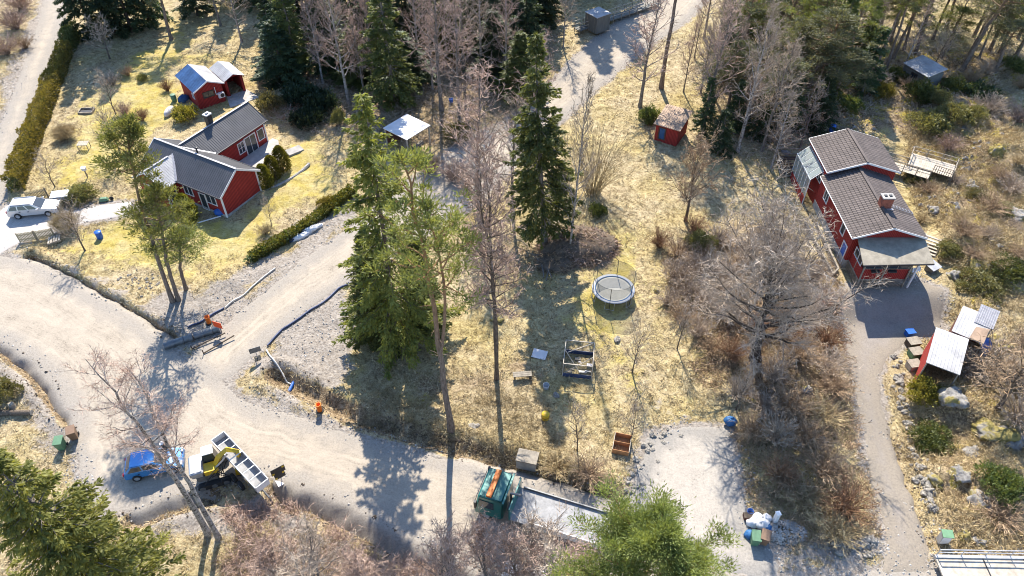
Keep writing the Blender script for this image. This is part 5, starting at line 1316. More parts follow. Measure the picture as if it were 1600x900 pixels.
SHRUBS = [  # name, prototype, foot, scale xy, scale z, label, group
 ('bush','globe',(104,216),1.0,1.0,'rounded beige bush on the lawn next to the clipped hedge','bushes in the left garden'),
 ('bush','brush3',(222,188),.75,.8,'red-brown bush on the lawn right of the bent apple tree','bushes in the left garden'),
 ('bush','brush3',(262,142),.65,.8,'red-brown bush close to the shade-blue roofed shed','bushes in the left garden'),
 ('shrub','shrub2',(223,126),.45,.6,'small dark round shrub in the middle of the upper lawn','bushes in the left garden'),
 ('shrub','shrub3',(290,186),1.0,1.0,'yellow-green shrub in front of the shade-blue roofed shed','bushes in the left garden'),
 ('shrub','shrub2',(131,310),1.05,.95,'olive shrub between the trailer and the paved path','bushes in the left garden'),
 ('bush','globe',(106,358),1.0,1.1,'straw-coloured bush at the nose of the silver car','bushes in the left garden'),
 ('bush','brush1',(176,132),.9,.8,'bare grey bush in the shade of the upper garden','bushes in the left garden'),
 ('bush','brush0',(195,178),.8,.8,'pinkish bare bush beside the bent apple tree','bushes in the left garden'),
 ('bush','brush2',(200,118),.7,.7,'brown bush in the shade above the small dark shrub','bushes in the left garden'),
 ('bush','brush4',(415,365),.6,.6,'straw tuft bush on the sunny lawn before the left house','bushes in the left garden'),
 ('thuja_shrub','thuja0',(297,346),1.15,1.1,'rounded thuja in front of the left house window','thujas by the left house'),
 ('thuja_shrub','thuja0',(416,292),1.05,.92,'thuja nearest the red gable of the left house','thujas by the left house'),
 ('thuja_shrub','thuja1',(429,279),1.0,.95,'middle one of the three thujas in a row by the patio','thujas by the left house'),
 ('thuja_shrub','thuja0',(443,266),1.05,1.0,'thuja farthest up the row, beside the patio corner','thujas by the left house'),
 ('shrub','shrub2',(425,172),1.15,1.5,'olive shrub behind the patio corner of the left house','shrubs behind the patio'),
 ('rhododendron_shrub','shrub1',(470,158),1.3,1.4,'dark rhododendron left in the group below the twin grey pines','shrubs behind the patio'),
 ('rhododendron_shrub','shrub1',(503,172),1.3,1.5,'dark rhododendron right in the group below the twin grey pines','shrubs behind the patio'),
 ('rhododendron_shrub','shrub1',(483,194),1.2,1.2,'dark rhododendron in front, nearest the lawn','shrubs behind the patio'),
 ('shrub','shrub2',(530,196),.6,1.4,'pale slender shrub between the rhododendrons and the tall spruce','shrubs behind the patio'),
 ('shrub','shrub3',(512,324),.7,.7,'low bright shrub at the end of the low hedge by the tall spruce','shrubs behind the patio'),
 ('shrub','shrub0',(934,334),.62,.7,'small mossy green shrub below the willow','shrubs on the meadow'),
 ('shrub','shrub0',(1013,190),.8,1.2,'green shrub at the foot of the dense grey bare tree','shrubs on the meadow'),
 ('shrub','shrub2',(715,215),1.2,1.2,'olive shrub beside the open white-roofed shelter','shrubs on the meadow'),
 ('bush','brush2',(672,270),1.3,1.3,'brown bush right of the open white-roofed shelter','shrubs on the meadow'),
 ('bush','brush0',(712,285),1.3,1.4,'pinkish bush at the edge of the side road','shrubs on the meadow'),
 ('bush','brush3',(1030,385),.9,1.0,'reddish bush at the edge of the meadow path','thicket left of the broad bare tree'),
 ('bush','brush1',(1056,440),1.25,1.1,'grey bush with a white haze of twigs right of the trampoline','thicket left of the broad bare tree'),
 ('bush','brush5',(1090,430),1.3,1.3,'grey bush left of the dark trunk of the broad bare tree','thicket left of the broad bare tree'),
 ('shrub','shrub2',(1092,388),1.0,1.1,'olive shrub in the thicket below the brown twiggy tree','thicket left of the broad bare tree'),
 ('bush','brush1',(1110,480),1.3,1.1,'grey bush in front of the dark trunk of the broad bare tree','thicket left of the broad bare tree'),
 ('bush','brush2',(1150,470),1.3,1.2,'brown bush just left of the dark trunk','thicket left of the broad bare tree'),
 ('bush','brush2',(1065,500),1.0,.9,'low brown bush at the meadow edge under the grey bushes','thicket left of the broad bare tree'),
 ('bush','brush5',(1235,470),1.3,1.2,'grey bush right of the dark trunk below the garden frames','thicket right of the broad bare tree'),
 ('bush','brush0',(1290,480),1.1,1.0,'pinkish bush near the top of the driveway','thicket right of the broad bare tree'),
 ('bush','brush2',(1245,560),1.3,1.1,'brown bush in the middle of the overgrown slope','thicket right of the broad bare tree'),
 ('bush','brush1',(1290,580),1.2,1.0,'grey bush halfway down along the driveway','thicket right of the broad bare tree'),
 ('bush','brush2',(1235,640),1.2,.9,'brown bush below the middle of the overgrown slope','thicket right of the broad bare tree'),
 ('bush','brush4',(1285,655),1.1,.8,'straw-coloured bush beside the lower driveway','thicket right of the broad bare tree'),
 ('bush','brush3',(1318,800),1.25,1.3,'rust-red bush beside the lower driveway','bushes at the bottom of the slope'),
 ('bush','brush4',(1305,838),1.1,.9,'straw-coloured bush right below the rust-red bush','bushes at the bottom of the slope'),
 ('bush','brush2',(1225,760),1.0,.7,'low brown bush above the white post','bushes at the bottom of the slope'),
 ('bush','brush4',(1255,785),1.0,.6,'low straw bush between the white post and the rust-red bush','bushes at the bottom of the slope'),
 ('bush','brush2',(920,748),1.1,.8,'brown bush hanging over the road ditch','bushes at the bottom of the slope'),
 ('bush','brush4',(870,735),.9,.7,'straw bush right of the concrete box','bushes at the bottom of the slope'),
 ('shrub','shrub3',(1441,618),.95,1.05,'yellow-green shrub below the tin-roofed shed','shrubs on the rocky knoll'),
 ('shrub','shrub0',(1452,690),1.0,.7,'dark green shaded shrub below the yellow-green one','shrubs on the rocky knoll'),
 ('shrub','shrub0',(1562,765),1.05,1.0,'bright green juniper on the rocky knoll','shrubs on the rocky knoll'),
 ('bush','brush1',(1505,585),1.3,1.1,'grey bush in front of the tin-roofed shed','shrubs on the rocky knoll'),
 ('bush','brush5',(1590,660),1.4,1.2,'grey bush at the right edge by the mossy rock','shrubs on the rocky knoll'),
 ('bush','brush1',(1580,600),1.3,1.1,'grey bush at the right edge above the mossy rock','shrubs on the rocky knoll'),
 ('bush','brush2',(1560,810),1.2,.8,'brown bush at the foot of the rocky knoll','shrubs on the rocky knoll'),
 ('shrub','shrub0',(1437,152),1.2,1.3,'rounded dark green shrub below the small dark cabin','shrubs on the slope behind the right house'),
 ('shrub','shrub3',(1375,150),1.0,1.0,'yellow-green shrub beside the shaded lawn behind the right house','shrubs on the slope behind the right house'),
 ('shrub','shrub2',(1455,205),1.7,1.4,'wide olive shrub above the wooden deck','shrubs on the slope behind the right house'),
 ('shrub','shrub2',(1490,190),1.4,1.2,'olive shrub right of the wide one above the deck','shrubs on the slope behind the right house'),
 ('bush','brush0',(1480,235),1.1,1.0,'pinkish bare bush beside the wooden deck','shrubs on the slope behind the right house'),
 ('shrub','shrub1',(1530,155),1.5,1.0,'dark shrub in the shade near the right edge','shrubs on the slope behind the right house'),
 ('bush','brush1',(1545,175),1.5,1.0,'grey tangle in the shade near the right edge','shrubs on the slope behind the right house'),
 ('bush','brush0',(1590,190),1.4,1.1,'pinkish tangle at the right edge','shrubs on the slope behind the right house'),
 ('bush','brush2',(1545,330),1.3,.9,'brown tangle on the rocky slope right of the right house','shrubs on the rocky slope'),
 ('bush','brush2',(1505,370),1.1,.8,'brown bush near the steps of the right house','shrubs on the rocky slope'),
 ('bush','brush1',(1580,300),1.3,.9,'grey tangle at the right edge of the rocky slope','shrubs on the rocky slope'),
 ('shrub','shrub2',(1535,452),1.5,.9,'olive shrub above the tin-roofed sheds','shrubs on the rocky slope'),
 ('shrub','shrub0',(1578,430),1.2,.8,'green shrub at the right edge above the tin-roofed sheds','shrubs on the rocky slope'),
 ('shrub','shrub2',(1430,282),.9,.6,'olive shrub between the right house and the deck','shrubs on the rocky slope'),
 ('shrub','shrub0',(1325,170),1.1,1.0,'dark green shrub behind the back gable of the right house','shrubs on the slope behind the right house'),
 ('bush','brush1',(1285,190),1.4,1.4,'pale grey tangle left behind the right house','shrubs on the slope behind the right house'),
 ('bush','brush5',(1215,225),1.4,1.3,'pale grey tangle left of the lattice pen','shrubs on the slope behind the right house'),
 ('bush','brush0',(25,45),1.8,1.5,'pinkish bare bush left of the lane in the top left corner','bushes beside the lane'),
 ('bush','brush0',(10,85),1.6,1.3,'pinkish bare bush at the left edge beside the lane','bushes beside the lane'),
 ('bush','brush2',(40,75),1.1,.9,'brown bush nearest the lane in the top left corner','bushes beside the lane'),
 ('bush','brush0',(36,15),1.7,1.5,'uppermost pinkish bush left of the lane','bushes beside the lane'),
 ('shrub','shrub2',(0,620),1.1,1.0,'olive shrub at the left edge above the fallen log','bushes beside the lane'),
]
for nm, key, px, sx, sz, lab, grp in SHRUBS:
    p = S(*px)
    plant(nm, key, (p.x, p.y, p.z - 0.05), sx, sz, (px[0] * 0.37) % 6.28, lab, {'bush': 'bush', 'shrub': 'shrub', 'thuja_shrub': 'thuja', 'rhododendron_shrub': 'rhododendron'}[nm], grp, 'stems' if False else 'stem', 'crown')

def hedge(path, w, H, n, leaf, mat, label, lump=0.5, name='hedge'):
    r = np.random.default_rng(len(path) * 7 + n)
    P = np.array([S(*q)[:] for q in path]); seg = np.linalg.norm(np.diff(P, axis=0), axis=1)
    u = r.random(n) * seg.sum(); cs = np.concatenate([[0], np.cumsum(seg)]); i = np.clip(np.searchsorted(cs, u) - 1, 0, len(seg) - 1)
    f = ((u - cs[i]) / seg[i])[:, None]
    C = P[i] * (1 - f) + P[i + 1] * f
    d = unit(P[i + 1] - P[i]); s = np.stack([-d[:, 1], d[:, 0], 0 * d[:, 0]], 1)
    k = r.integers(0, 3, n)
    a = np.where(k == 0, r.random(n) * 2 - 1, np.where(k == 1, -1, 1) * (0.8 + 0.2 * r.random(n)))
    h = np.where(k == 0, 0.86 + 0.2 * r.random(n), r.random(n))
    lm = 1 + lump * (fbm(C[:, 0] + a, C[:, 1] + h * 2, 1.0, 51) - 0.5)
    D = np.where((k == 0)[:, None], np.array([[0, 0, 1.0]]), s * np.sign(a)[:, None] + [0, 0, .4])
    C = C + s * (a * w / 2 * lm)[:, None]; C[:, 2] += h * H * lm
    mb = MB(); q = leaf * (0.6 + 0.8 * r.random(n))
    blades(mb, C - P[0], D + r.normal(size=(n, 3)) * 0.5, q, q * 0.5, r)
    t = thing(name, label, 'hedge', P[0])
    mb.build('foliage', MAT[mat], t)
    st = MB()
    for x in np.linspace(0.02, 0.98, 40):
        j = np.clip(np.searchsorted(cs, x * cs[-1]) - 1, 0, len(seg) - 1); b = P[j] + (P[j + 1] - P[j]) * (x * cs[-1] - cs[j]) / seg[j] - P[0]
        st.tube([b, b + [r.normal() * .1, r.normal() * .1, H * .8]], [.04, .015], 4)
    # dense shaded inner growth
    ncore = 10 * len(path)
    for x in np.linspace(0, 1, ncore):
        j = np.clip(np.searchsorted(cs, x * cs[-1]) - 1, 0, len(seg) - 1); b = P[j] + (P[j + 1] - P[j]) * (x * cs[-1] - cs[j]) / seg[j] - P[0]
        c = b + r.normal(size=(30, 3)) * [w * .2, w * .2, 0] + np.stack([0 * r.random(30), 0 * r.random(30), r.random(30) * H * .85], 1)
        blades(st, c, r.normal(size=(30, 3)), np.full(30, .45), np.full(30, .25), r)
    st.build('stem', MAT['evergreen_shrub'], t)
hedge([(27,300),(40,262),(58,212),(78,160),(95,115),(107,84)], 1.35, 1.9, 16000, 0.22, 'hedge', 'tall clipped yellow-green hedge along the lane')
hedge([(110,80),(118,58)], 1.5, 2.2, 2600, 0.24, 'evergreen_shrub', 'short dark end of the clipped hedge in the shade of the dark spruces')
hedge([(393,408),(430,386),(470,362),(505,338),(530,318),(552,300)], 0.9, 0.8, 5200, 0.18, 'thuja', 'low dark green hedge along the lawn in front of the left house')

# nobody could count the twigs of the tangles: one mass of undergrowth for each kind
def tangle(name, polys, n, label, mat, h=(0.25, 0.9), w=0.012, dens=None):
    r = np.random.default_rng(n)
    mb = MB(); TA, TB = [], []
    tot = 0
    areas = [GP(p) for p in polys]
    sizes = np.array([abs(np.sum(P[:, 0] * np.roll(P[:, 1], 1) - P[:, 1] * np.roll(P[:, 0], 1))) / 2 for P in areas])
    for P, a in zip(areas, sizes):
        k = int(n * a / sizes.sum() * 1.9)
        x = P[:, 0].min() + r.random(k) * np.ptp(P[:, 0]); y = P[:, 1].min() + r.random(k) * np.ptp(P[:, 1])
        ok = (polydist(x, y, P) > (vnoise(x, y, 0.5, 3) - 0.5) * 3) & (fbm(x, y, 0.5, 9) > 0.36)
        for Q in ROAD_XY.values(): ok &= polydist(x, y, Q) < -0.3
        x, y = x[ok], y[ok]; z = ground_z(x, y)
        A = np.stack([x, y, z], 1); k = len(x)
        L = (h[0] + (h[1] - h[0]) * r.random(k) ** 1.5) * (0.4 + 1.2 * fbm(x, y, 0.4, 13))
        D = unit(r.normal(size=(k, 3)) * [1, 1, 0.5] + [0, 0, 0.55]); D[:, 2] = np.abs(D[:, 2])
        B = A + D * L[:, None]
        TA += [A]; TB += [B]
        for _ in range(3):
            f = 0.3 + 0.6 * r.random(k); C = A + (B - A) * f[:, None]
            TA.append(C); TB.append(C + unit(D + r.normal(size=(k, 3)) * 0.9) * (L * 0.55)[:, None])
    A = np.concatenate(TA); B = np.concatenate(TB)
    ribbons(mb, A, B, np.full(len(A), w), r)
    o = mb.build(name, MAT[mat]); tag(o, label, None, None, 'stuff')
tangle('undergrowth', [[(1050,400),(1130,360),(1310,400),(1330,500),(1345,640),(1370,790),(1390,850),(1240,860),(1170,790),(1150,680),(1060,520)]], 11000, 'brown bare undergrowth on the overgrown slope beside the driveway', 'twig_brown', (0.3, 1.0), 0.022)
tangle('undergrowth', [[(1450,480),(1600,440),(1600,880),(1470,870),(1420,700),(1400,600),(1470,560)],[(1400,200),(1600,200),(1600,440),(1480,440)]], 26000, 'tangled bare undergrowth on the rocky slope at the right edge', 'twig_straw', (0.2, 0.9), 0.022)
tangle('undergrowth', [[(350,800),(440,780),(640,870),(740,960),(340,960)],[(760,905),(880,905),(900,960),(780,960)],[(620,850),(740,900),(760,960),(600,940)]], 7000, 'pinkish bare undergrowth below the dug road edge', 'twig_pink', (0.3, 1.1), 0.018)
tangle('undergrowth', [[(430,0),(880,0),(860,80),(700,230),(600,240),(440,200)],[(1080,100),(1350,100),(1600,60),(1600,200),(1290,215),(1120,300)],[(0,0),(66,0),(30,95),(0,160)]], 18000, 'bare undergrowth on the forest floor along the top', 'twig_grey', (0.3, 1.2), 0.024)
tangle('undergrowth', [[(560,650),(700,690),(860,740),(990,785),(985,760),(900,720),(860,640),(780,620),(700,640),(580,600)]], 7000, 'dry bent stalks along the road ditch', 'twig_straw', (0.2, 0.7))

# crowded young growth that fills the woods along the top: each its own plant, told apart by its place in the row
ORD = ['first','second','third','fourth','fifth','sixth','seventh','eighth','ninth','tenth','eleventh','twelfth','thirteenth','fourteenth','fifteenth','sixteenth']
def crowd(name, cat, keys, spots, what, group, hs, cs):
    for i, px in enumerate(sorted(spots)):
        p = S(*px); k = keys[i % len(keys)]; f = 0.8 + 0.4 * ((i * 7) % 5) / 5
        h = hs * f / H0[k] if k in H0 else hs * f
        plant(name, k, (p.x, p.y, p.z - 0.05), cs * (0.85 + 0.3 * ((i * 3) % 4) / 4), h, i * 1.7, ORD[i] + ' from the left of the ' + what, cat, group)
crowd('young_spruce', 'spruce', ['spruce_young', 'spruce_dark0', 'spruce_young', 'spruce1'], [(446,130),(520,90),(560,130),(590,70),(636,130),(668,80),(702,95),(735,85),(772,120),(800,105),(812,150),(428,75)], 'young spruces in the top centre wood', 'young spruces along the top centre', 8.5, 1.15)
crowd('young_tree', 'bare tree', ['bare2', 'bare0', 'bare3', 'bare1'], [(455,70),(505,130),(530,120),(570,150),(632,40),(676,140),(708,60),(745,60),(770,40),(790,140)], 'slim bare trees in the top centre wood', 'slim bare trees along the top centre', 12, .8)
crowd('young_spruce', 'spruce', ['pine0', 'spruce_young', 'pine1', 'pine0'], [(1110,180),(1128,110),(1165,160),(1198,205),(1228,205),(1255,180),(1296,175),(1345,150),(1160,90),(1238,95)], 'young conifers behind the right house', 'young conifers behind the right house', 8.5, 1.2)
crowd('young_tree', 'bare tree', ['bare1', 'bare2', 'bare0'], [(1085,90),(1125,60),(1140,160),(1180,150),(1210,215),(1240,60),(1250,230),(1290,60),(1318,100),(1335,110),(1110,115),(1160,215),(1228,160),(1268,120),(1095,145)], 'slim bare trees behind the right house', 'slim bare trees behind the right house', 10, .55)
crowd('young_pine', 'pine', ['pine1', 'pine0', 'pine1'], [(1360,60),(1390,65),(1470,90),(1515,85),(1560,85),(1590,60),(1450,20),(1550,15)], 'bushy young pines in the top right wood', 'young pines in the top right wood', 8, 1.0)
crowd('undergrowth_shrub', 'shrub', ['shrub2', 'brush1', 'shrub0', 'brush2'], [(1350,128),(1372,130),(1398,125),(1420,140),(1468,130),(1490,140),(1515,130),(1540,120),(1575,125),(1595,140),(1465,160),(1520,185)], 'low shrubs below the top right wood', 'low shrubs below the top right wood', .9, 1.1)
crowd('hillside_shrub', 'shrub', ['brush4', 'brush2', 'shrub2', 'brush1'], [(1450,300),(1490,285),(1525,310),(1560,280),(1588,260),(1500,345),(1540,370),(1578,360),(1480,400),(1520,400),(1555,415),(1592,400),(1440,345),(1570,330)], 'low dry shrubs on the rocky slope', 'dry shrubs on the rocky slope', .6, .85)

crowd('thicket_bush', 'bush', ['brush2', 'brush1', 'brush5', 'brush2', 'brush3'], [(1100,405),(1125,440),(1135,500),(1160,420),(1195,430),(1215,500),(1205,590),(1230,530),(1262,505),(1270,440),(1290,540),(1300,610),(1260,690),(1210,690),(1285,740),(1180,520)], 'tall thicket bushes on the overgrown slope', 'thicket bushes on the overgrown slope', 1.15, 1.15)

crowd('thicket_bush', 'bush', ['brush1', 'brush2', 'brush5', 'brush3'], [(1042,475),(1072,465),(1088,525),(1112,550),(1142,560),(1060,400),(1085,360),(1120,380),(1150,620),(1195,640),(1175,680),(1215,745)], 'grey-brown bushes along the meadow edge of the thicket', 'bushes along the meadow edge of the thicket', .95, 1.0)
# ------------------------------------------------------------------ vehicles, people, equipment and loose things
import bmesh
plain('silver_paint', (0.62, 0.60, 0.58), 0.28, 0.35, 0.06, 1.0, 0.5, 0.4)
plain('blue_paint', (0.05, 0.22, 0.50), 0.25, 0.25, 0.06, 1.0, 0.5, 0.5)
plain('white_car_paint', (0.62, 0.61, 0.60), 0.3, 0, 0.05, 1.0, 0.5, 0.4)
plain('green_paint', (0.012, 0.14, 0.125), 0.3, 0.1, 0.12, 1.0, 0.5, 0.3)
plain('orange_paint', (0.80, 0.19, 0.02), 0.5, 0, 0.12, 2.0)
plain('red_sign', (0.80, 0.09, 0.02), 0.5, 0, 0.12, 2.0)
plain('yellow_paint', (0.62, 0.40, 0.025), 0.45, 0, 0.2, 2.0, 0.4)
plain('rubber', (0.025, 0.025, 0.025), 0.85, 0, 0.3)
plain('aluminium', (0.48, 0.48, 0.50), 0.35, 0.5, 0.18, 1.5)
plain('steel', (0.16, 0.165, 0.17), 0.5, 0.4, 0.3, 2.0)
plain('galvanised', (0.50, 0.49, 0.48), 0.45, 0.4, 0.2, 2.0)
plain('bin_green', (0.10, 0.20, 0.11), 0.5, 0, 0.15)
plain('bin_brown', (0.20, 0.12, 0.07), 0.5, 0, 0.15)
plain('sack_white', (0.72, 0.70, 0.68), 0.8, 0, 0.15, 4.0, 0.2, bmp=0.5)
plain('sack_blue', (0.035, 0.13, 0.30), 0.55, 0, 0.3, 4.0, 0.3, bmp=0.5)
plain('green_lid', (0.16, 0.30, 0.16), 0.6, 0, 0.15)
plain('trampoline_mat', (0.25, 0.245, 0.22), 0.8, 0, 0.1)
plain('trampoline_pad', (0.27, 0.285, 0.32), 0.6, 0, 0.12)
plain('tray_grey', (0.28, 0.275, 0.27), 0.75, 0.0, 0.25)
plain('red_paint', (0.60, 0.05, 0.05), 0.45, 0, 0.15)
plain('hose_blue', (0.04, 0.06, 0.13), 0.5, 0, 0.3)
plain('hose_pale', (0.52, 0.50, 0.46), 0.6, 0, 0.2)
plain('lamp_red', (0.40, 0.01, 0.01), 0.3, 0, 0.05)
plain('lamp_clear', (0.75, 0.75, 0.72), 0.15, 0, 0.05)
plain('dark_soil', (0.15, 0.115, 0.085), 0.95, 0, 0.4, 3.0, 0.1, bmp=0.6)
m_, nt_ = newmat('net')
_p = nt_.nodes.new('ShaderNodeBsdfDiffuse'); _p.inputs['Color'].default_value = (0.16, 0.165, 0.14, 1)
_t = nt_.nodes.new('ShaderNodeBsdfTransparent'); _m = nt_.nodes.new('ShaderNodeMixShader'); _m.inputs[0].default_value = 0.38
_o = nt_.nodes.new('ShaderNodeOutputMaterial'); nt_.links.new(_t.outputs[0], _m.inputs[1]); nt_.links.new(_p.outputs[0], _m.inputs[2]); nt_.links.new(_m.outputs[0], _o.inputs[0]); MAT['net'] = m_

def bevel(o, w=0.03, seg=2, ang=30):
    bm = bmesh.new(); bm.from_mesh(o.data)
    bmesh.ops.remove_doubles(bm, verts=bm.verts, dist=1e-4)
    bmesh.ops.recalc_face_normals(bm, faces=bm.faces)
    ed = [e for e in bm.edges if len(e.link_faces) == 2 and e.calc_face_angle(0) > math.radians(ang)]
    bmesh.ops.bevel(bm, geom=ed, offset=w, segments=seg, affect='EDGES', clamp_overlap=True)
    bm.to_mesh(o.data); bm.free()
    for p in o.data.polygons: p.use_smooth = True
    wm = o.modifiers.new('weighted', 'WEIGHTED_NORMAL'); wm.weight = 80
    return o
def wheel(parent, x, y, r, wd, side):
    w = MB().lathe([(r * .62, -wd / 2), (r * .95, -wd / 2), (r, -wd / 2 + .04), (r, wd / 2 - .04), (r * .95, wd / 2), (r * .62, wd / 2)], 20, (x, y, r), axis='y', ring=True).build('wheel', MAT['rubber'], parent, True)
    MB().lathe([(0, wd * .3), (r * .25, wd * .34), (r * .62, wd * .42), (r * .62, -wd * .3)] if side < 0 else [(0, -wd * .3), (r * .25, -wd * .34), (r * .62, -wd * .42), (r * .62, wd * .3)], 14, (x, y, r), axis='y').build('rim', MAT['aluminium'], w)
    return w
def car(label, loc, rz, paint, L, W, Hh, body, roof, axles, wr, rails=False):
    """body: side outline of the lower body; roof: (x_base_rear, x_top_rear, x_top_front, x_base_front), belt height"""
    t = thing('parked_car', label, 'car', loc, rz)
    bx0, tx0, tx1, bx1, belt = roof
    mb = MB(); n = len(body)
    ys = (-W / 2, -W / 2 * .93)
    pts = np.array(body)
    zc = np.clip((pts[:, 1] - belt * .72) / (belt * .3), 0, 1)
    wy = W / 2 * (1 - .07 * zc) * (1 - .10 * np.clip((np.abs(pts[:, 0]) - L * .38) / (L * .12), 0, 1))
    V = [(p[0], -a, p[1]) for p, a in zip(body, wy)] + [(p[0], a, p[1]) for p, a in zip(body, wy)]
    for i in range(n):
        j = (i + 1) % n; mb.add([V[i], V[j], V[j + n], V[i + n]], [(0, 1, 2, 3)])
    mb.poly(V[:n]); mb.poly(V[n:][::-1])
    b = mb.build('body', MAT[paint], t); bevel(b, .05, 2, 25)
    w0, w1 = W / 2 * .92, W / 2 * .74
    zt = Hh
    g = MB(); g.hexa([(bx0, -w0, belt), (bx1, -w0, belt), (bx1, w0, belt), (bx0, w0, belt)], [(tx0, -w1, zt - .05), (tx1, -w1, zt - .05), (tx1, w1, zt - .05), (tx0, w1, zt - .05)])
    cb = g.build('cabin', MAT[paint], t); bevel(cb, .04, 2)
    r = MB().slab([(tx0 - .04, -w1 - .02, zt), (tx1 + .02, -w1 - .02, zt - .01), (tx1 + .02, w1 + .02, zt - .01), (tx0 - .04, w1 + .02, zt)], .06).build('roof', MAT[paint], t); bevel(r, .03, 2)
    lerp = lambda a, b, f: a + (b - a) * f
    def glass(name, q):
        c = sum((Vector(p) for p in q), Vector()) / 4
        nrm = (Vector(q[1]) - Vector(q[0])).cross(Vector(q[2]) - Vector(q[0])).normalized()
        if nrm.dot(c - Vector(((bx0 + bx1) / 2, 0, belt))) < 0: nrm = -nrm
        MB().add([tuple(Vector(p) + nrm * .012) for p in q], [(0, 1, 2, 3)]).build(name, MAT['glass'], t)
    def P(f, s, z):  # point on a side of the cabin, f along, z 0..1 up
        x = lerp(lerp(bx0, bx1, f), lerp(tx0, tx1, f), z); return (x, s * lerp(w0, w1, z), lerp(belt, zt - .05, z))
    glass('windscreen', [(lerp(bx1, tx1, .08), -lerp(w0, w1, .08) * .92, lerp(belt, zt, .08)), (lerp(bx1, tx1, .08), lerp(w0, w1, .08) * .92, lerp(belt, zt, .08)), (lerp(bx1, tx1, .93), w1 * .93, lerp(belt, zt - .05, .93)), (lerp(bx1, tx1, .93), -w1 * .93, lerp(belt, zt - .05, .93))])
    glass('rear_window', [(lerp(bx0, tx0, .15), -w0 * .85, lerp(belt, zt, .15)), (lerp(bx0, tx0, .15), w0 * .85, lerp(belt, zt, .15)), (lerp(bx0, tx0, .88), w1 * .9, lerp(belt, zt - .05, .88)), (lerp(bx0, tx0, .88), -w1 * .9, lerp(belt, zt - .05, .88))])
    for s in (-1, 1):
        for f0, f1 in ((.05, .30), (.33, .60), (.63, .90)) if rails else ((.07, .42), (.46, .90)):
            glass('side_window', [P(f0, s, .12), P(f1, s, .12), P(f1 - .01, s, .88), P(f0 + .01, s, .88)])
        if rails: MB().bar((tx0 + .1, s * w1 * .93, zt + .03), (tx1 - .15, s * w1 * .93, zt + .03), .04, .05).build('roof_rail', MAT['aluminium'], t)
        mm = MB().box(bx1 - .5, bx1 - .3, s * W / 2 - .02 if s > 0 else -W / 2 - .16, s * W / 2 + .16 if s > 0 else -W / 2 + .02, belt + .02, belt + .16).build('mirror', MAT[paint], t); bevel(mm, .03)
        MB().box(L / 2 - .16, L / 2 - .04, s * W * .33 - .16, s * W * .33 + .16, belt * .68, belt * .82).build('headlight', MAT['lamp_clear'], t)
        MB().box(-L / 2 + .0, -L / 2 + .07, s * W * .37 - .1, s * W * .37 + .1, belt * .72, belt * .95).build('tail_light', MAT['lamp_red'], t)
        for x in axles: wheel(t, x, s * (W / 2 - .10), wr, .2, -s)
        for dx in ((bx0 + bx1) / 2 + .25, (bx0 + bx1) / 2 - .55): MB().box(dx, dx + .16, s * W / 2 - .03 if s > 0 else -W / 2 - .015, s * W / 2 + .015 if s > 0 else -W / 2 + .03, belt * .82, belt * .86).build('door_handle', MAT['black_trim'], t)
    MB().box(-L / 2 - .012, -L / 2 + .02, -.26, .26, belt * .5, belt * .62).build('number_plate', MAT['white_paint'], t)
    return t
p = S(50, 330)
car('silver estate car on the block paving beside the picket fence', (-47.75, 58.55, 0.03), math.radians(9), 'silver_paint', 4.75, 1.85, 1.5,
    [(-2.37, .28), (-2.37, .75), (-2.28, .98), (1.0, .98), (1.55, .93), (2.15, .80), (2.37, .62), (2.37, .28)], (-2.25, -1.85, .25, 1.05, .96), (-1.45, 1.4), .33, True)
car('small bright blue hatchback parked under the leafless birches', (-25.45, 29.05, 0.03), math.radians(15), 'blue_paint', 3.95, 1.72, 1.5,
    [(-1.97, .28), (-1.97, .80), (-1.85, 1.0), (.9, .98), (1.35, .90), (1.8, .72), (1.97, .55), (1.97, .28)], (-1.85, -1.35, .15, 1.0, .96), (-1.2, 1.25), .31)
car('white car half hidden by bare twigs at the bottom edge', (1.5, 20.55, -0.02), math.radians(168), 'white_car_paint', 4.4, 1.8, 1.48,
    [(-2.2, .28), (-2.2, .75), (-2.1, .97), (1.0, .97), (1.5, .90), (2.05, .75), (2.2, .58), (2.2, .28)], (-2.05, -1.6, .2, 1.0, .95), (-1.35, 1.3), .32)

# green lorry
tr = thing('flatbed_truck', 'dark green lorry with an orange beacon bar and long flat bed on the road', 'truck', (*G(822, 805)[:2], 0), math.radians(161))
c_ = MB(); c_.hexa([(1.3, -1.2, .55), (3.35, -1.2, .55), (3.35, 1.2, .55), (1.3, 1.2, .55)], [(1.3, -1.15, 2.75), (3.0, -1.15, 2.75), (3.0, 1.15, 2.75), (1.3, 1.15, 2.75)]); c_ = c_.build('cab', MAT['green_paint'], tr); bevel(c_, .1, 3)
MB().hexa([(3.30, -1.02, 1.5), (3.33, -1.02, 1.5), (3.33, 1.02, 1.5), (3.30, 1.02, 1.5)], [(3.12, -.98, 2.45), (3.16, -.98, 2.45), (3.16, .98, 2.45), (3.12, .98, 2.45)]).build('windscreen', MAT['glass'], tr)
for s in (-1, 1):
    MB().box(1.9, 2.9, s * 1.19 - .01, s * 1.19 + .01, 1.55, 2.35).build('side_window', MAT['glass'], tr)
    MB().box(3.05, 3.2, s * 1.35 - .1, s * 1.35 + .1, 1.6, 2.3).build('mirror', MAT['black_trim'], tr)
MB().box(2.1, 2.45, -1.05, 1.05, 2.76, 2.93).build('beacon_bar', MAT['orange_paint'], tr)
MB().bar((1.25, -1.2, 2.7), (1.25, 1.2, 2.7), .12, .12).build('headboard', MAT['green_paint'], tr)
MB().box(-5.6, 1.2, -.45, .45, .65, .95).build('chassis', MAT['steel'], tr)
MB().box(-5.8, .75, -1.25, 1.25, 1.05, 1.17).build('bed', MAT['tray_grey'], tr)
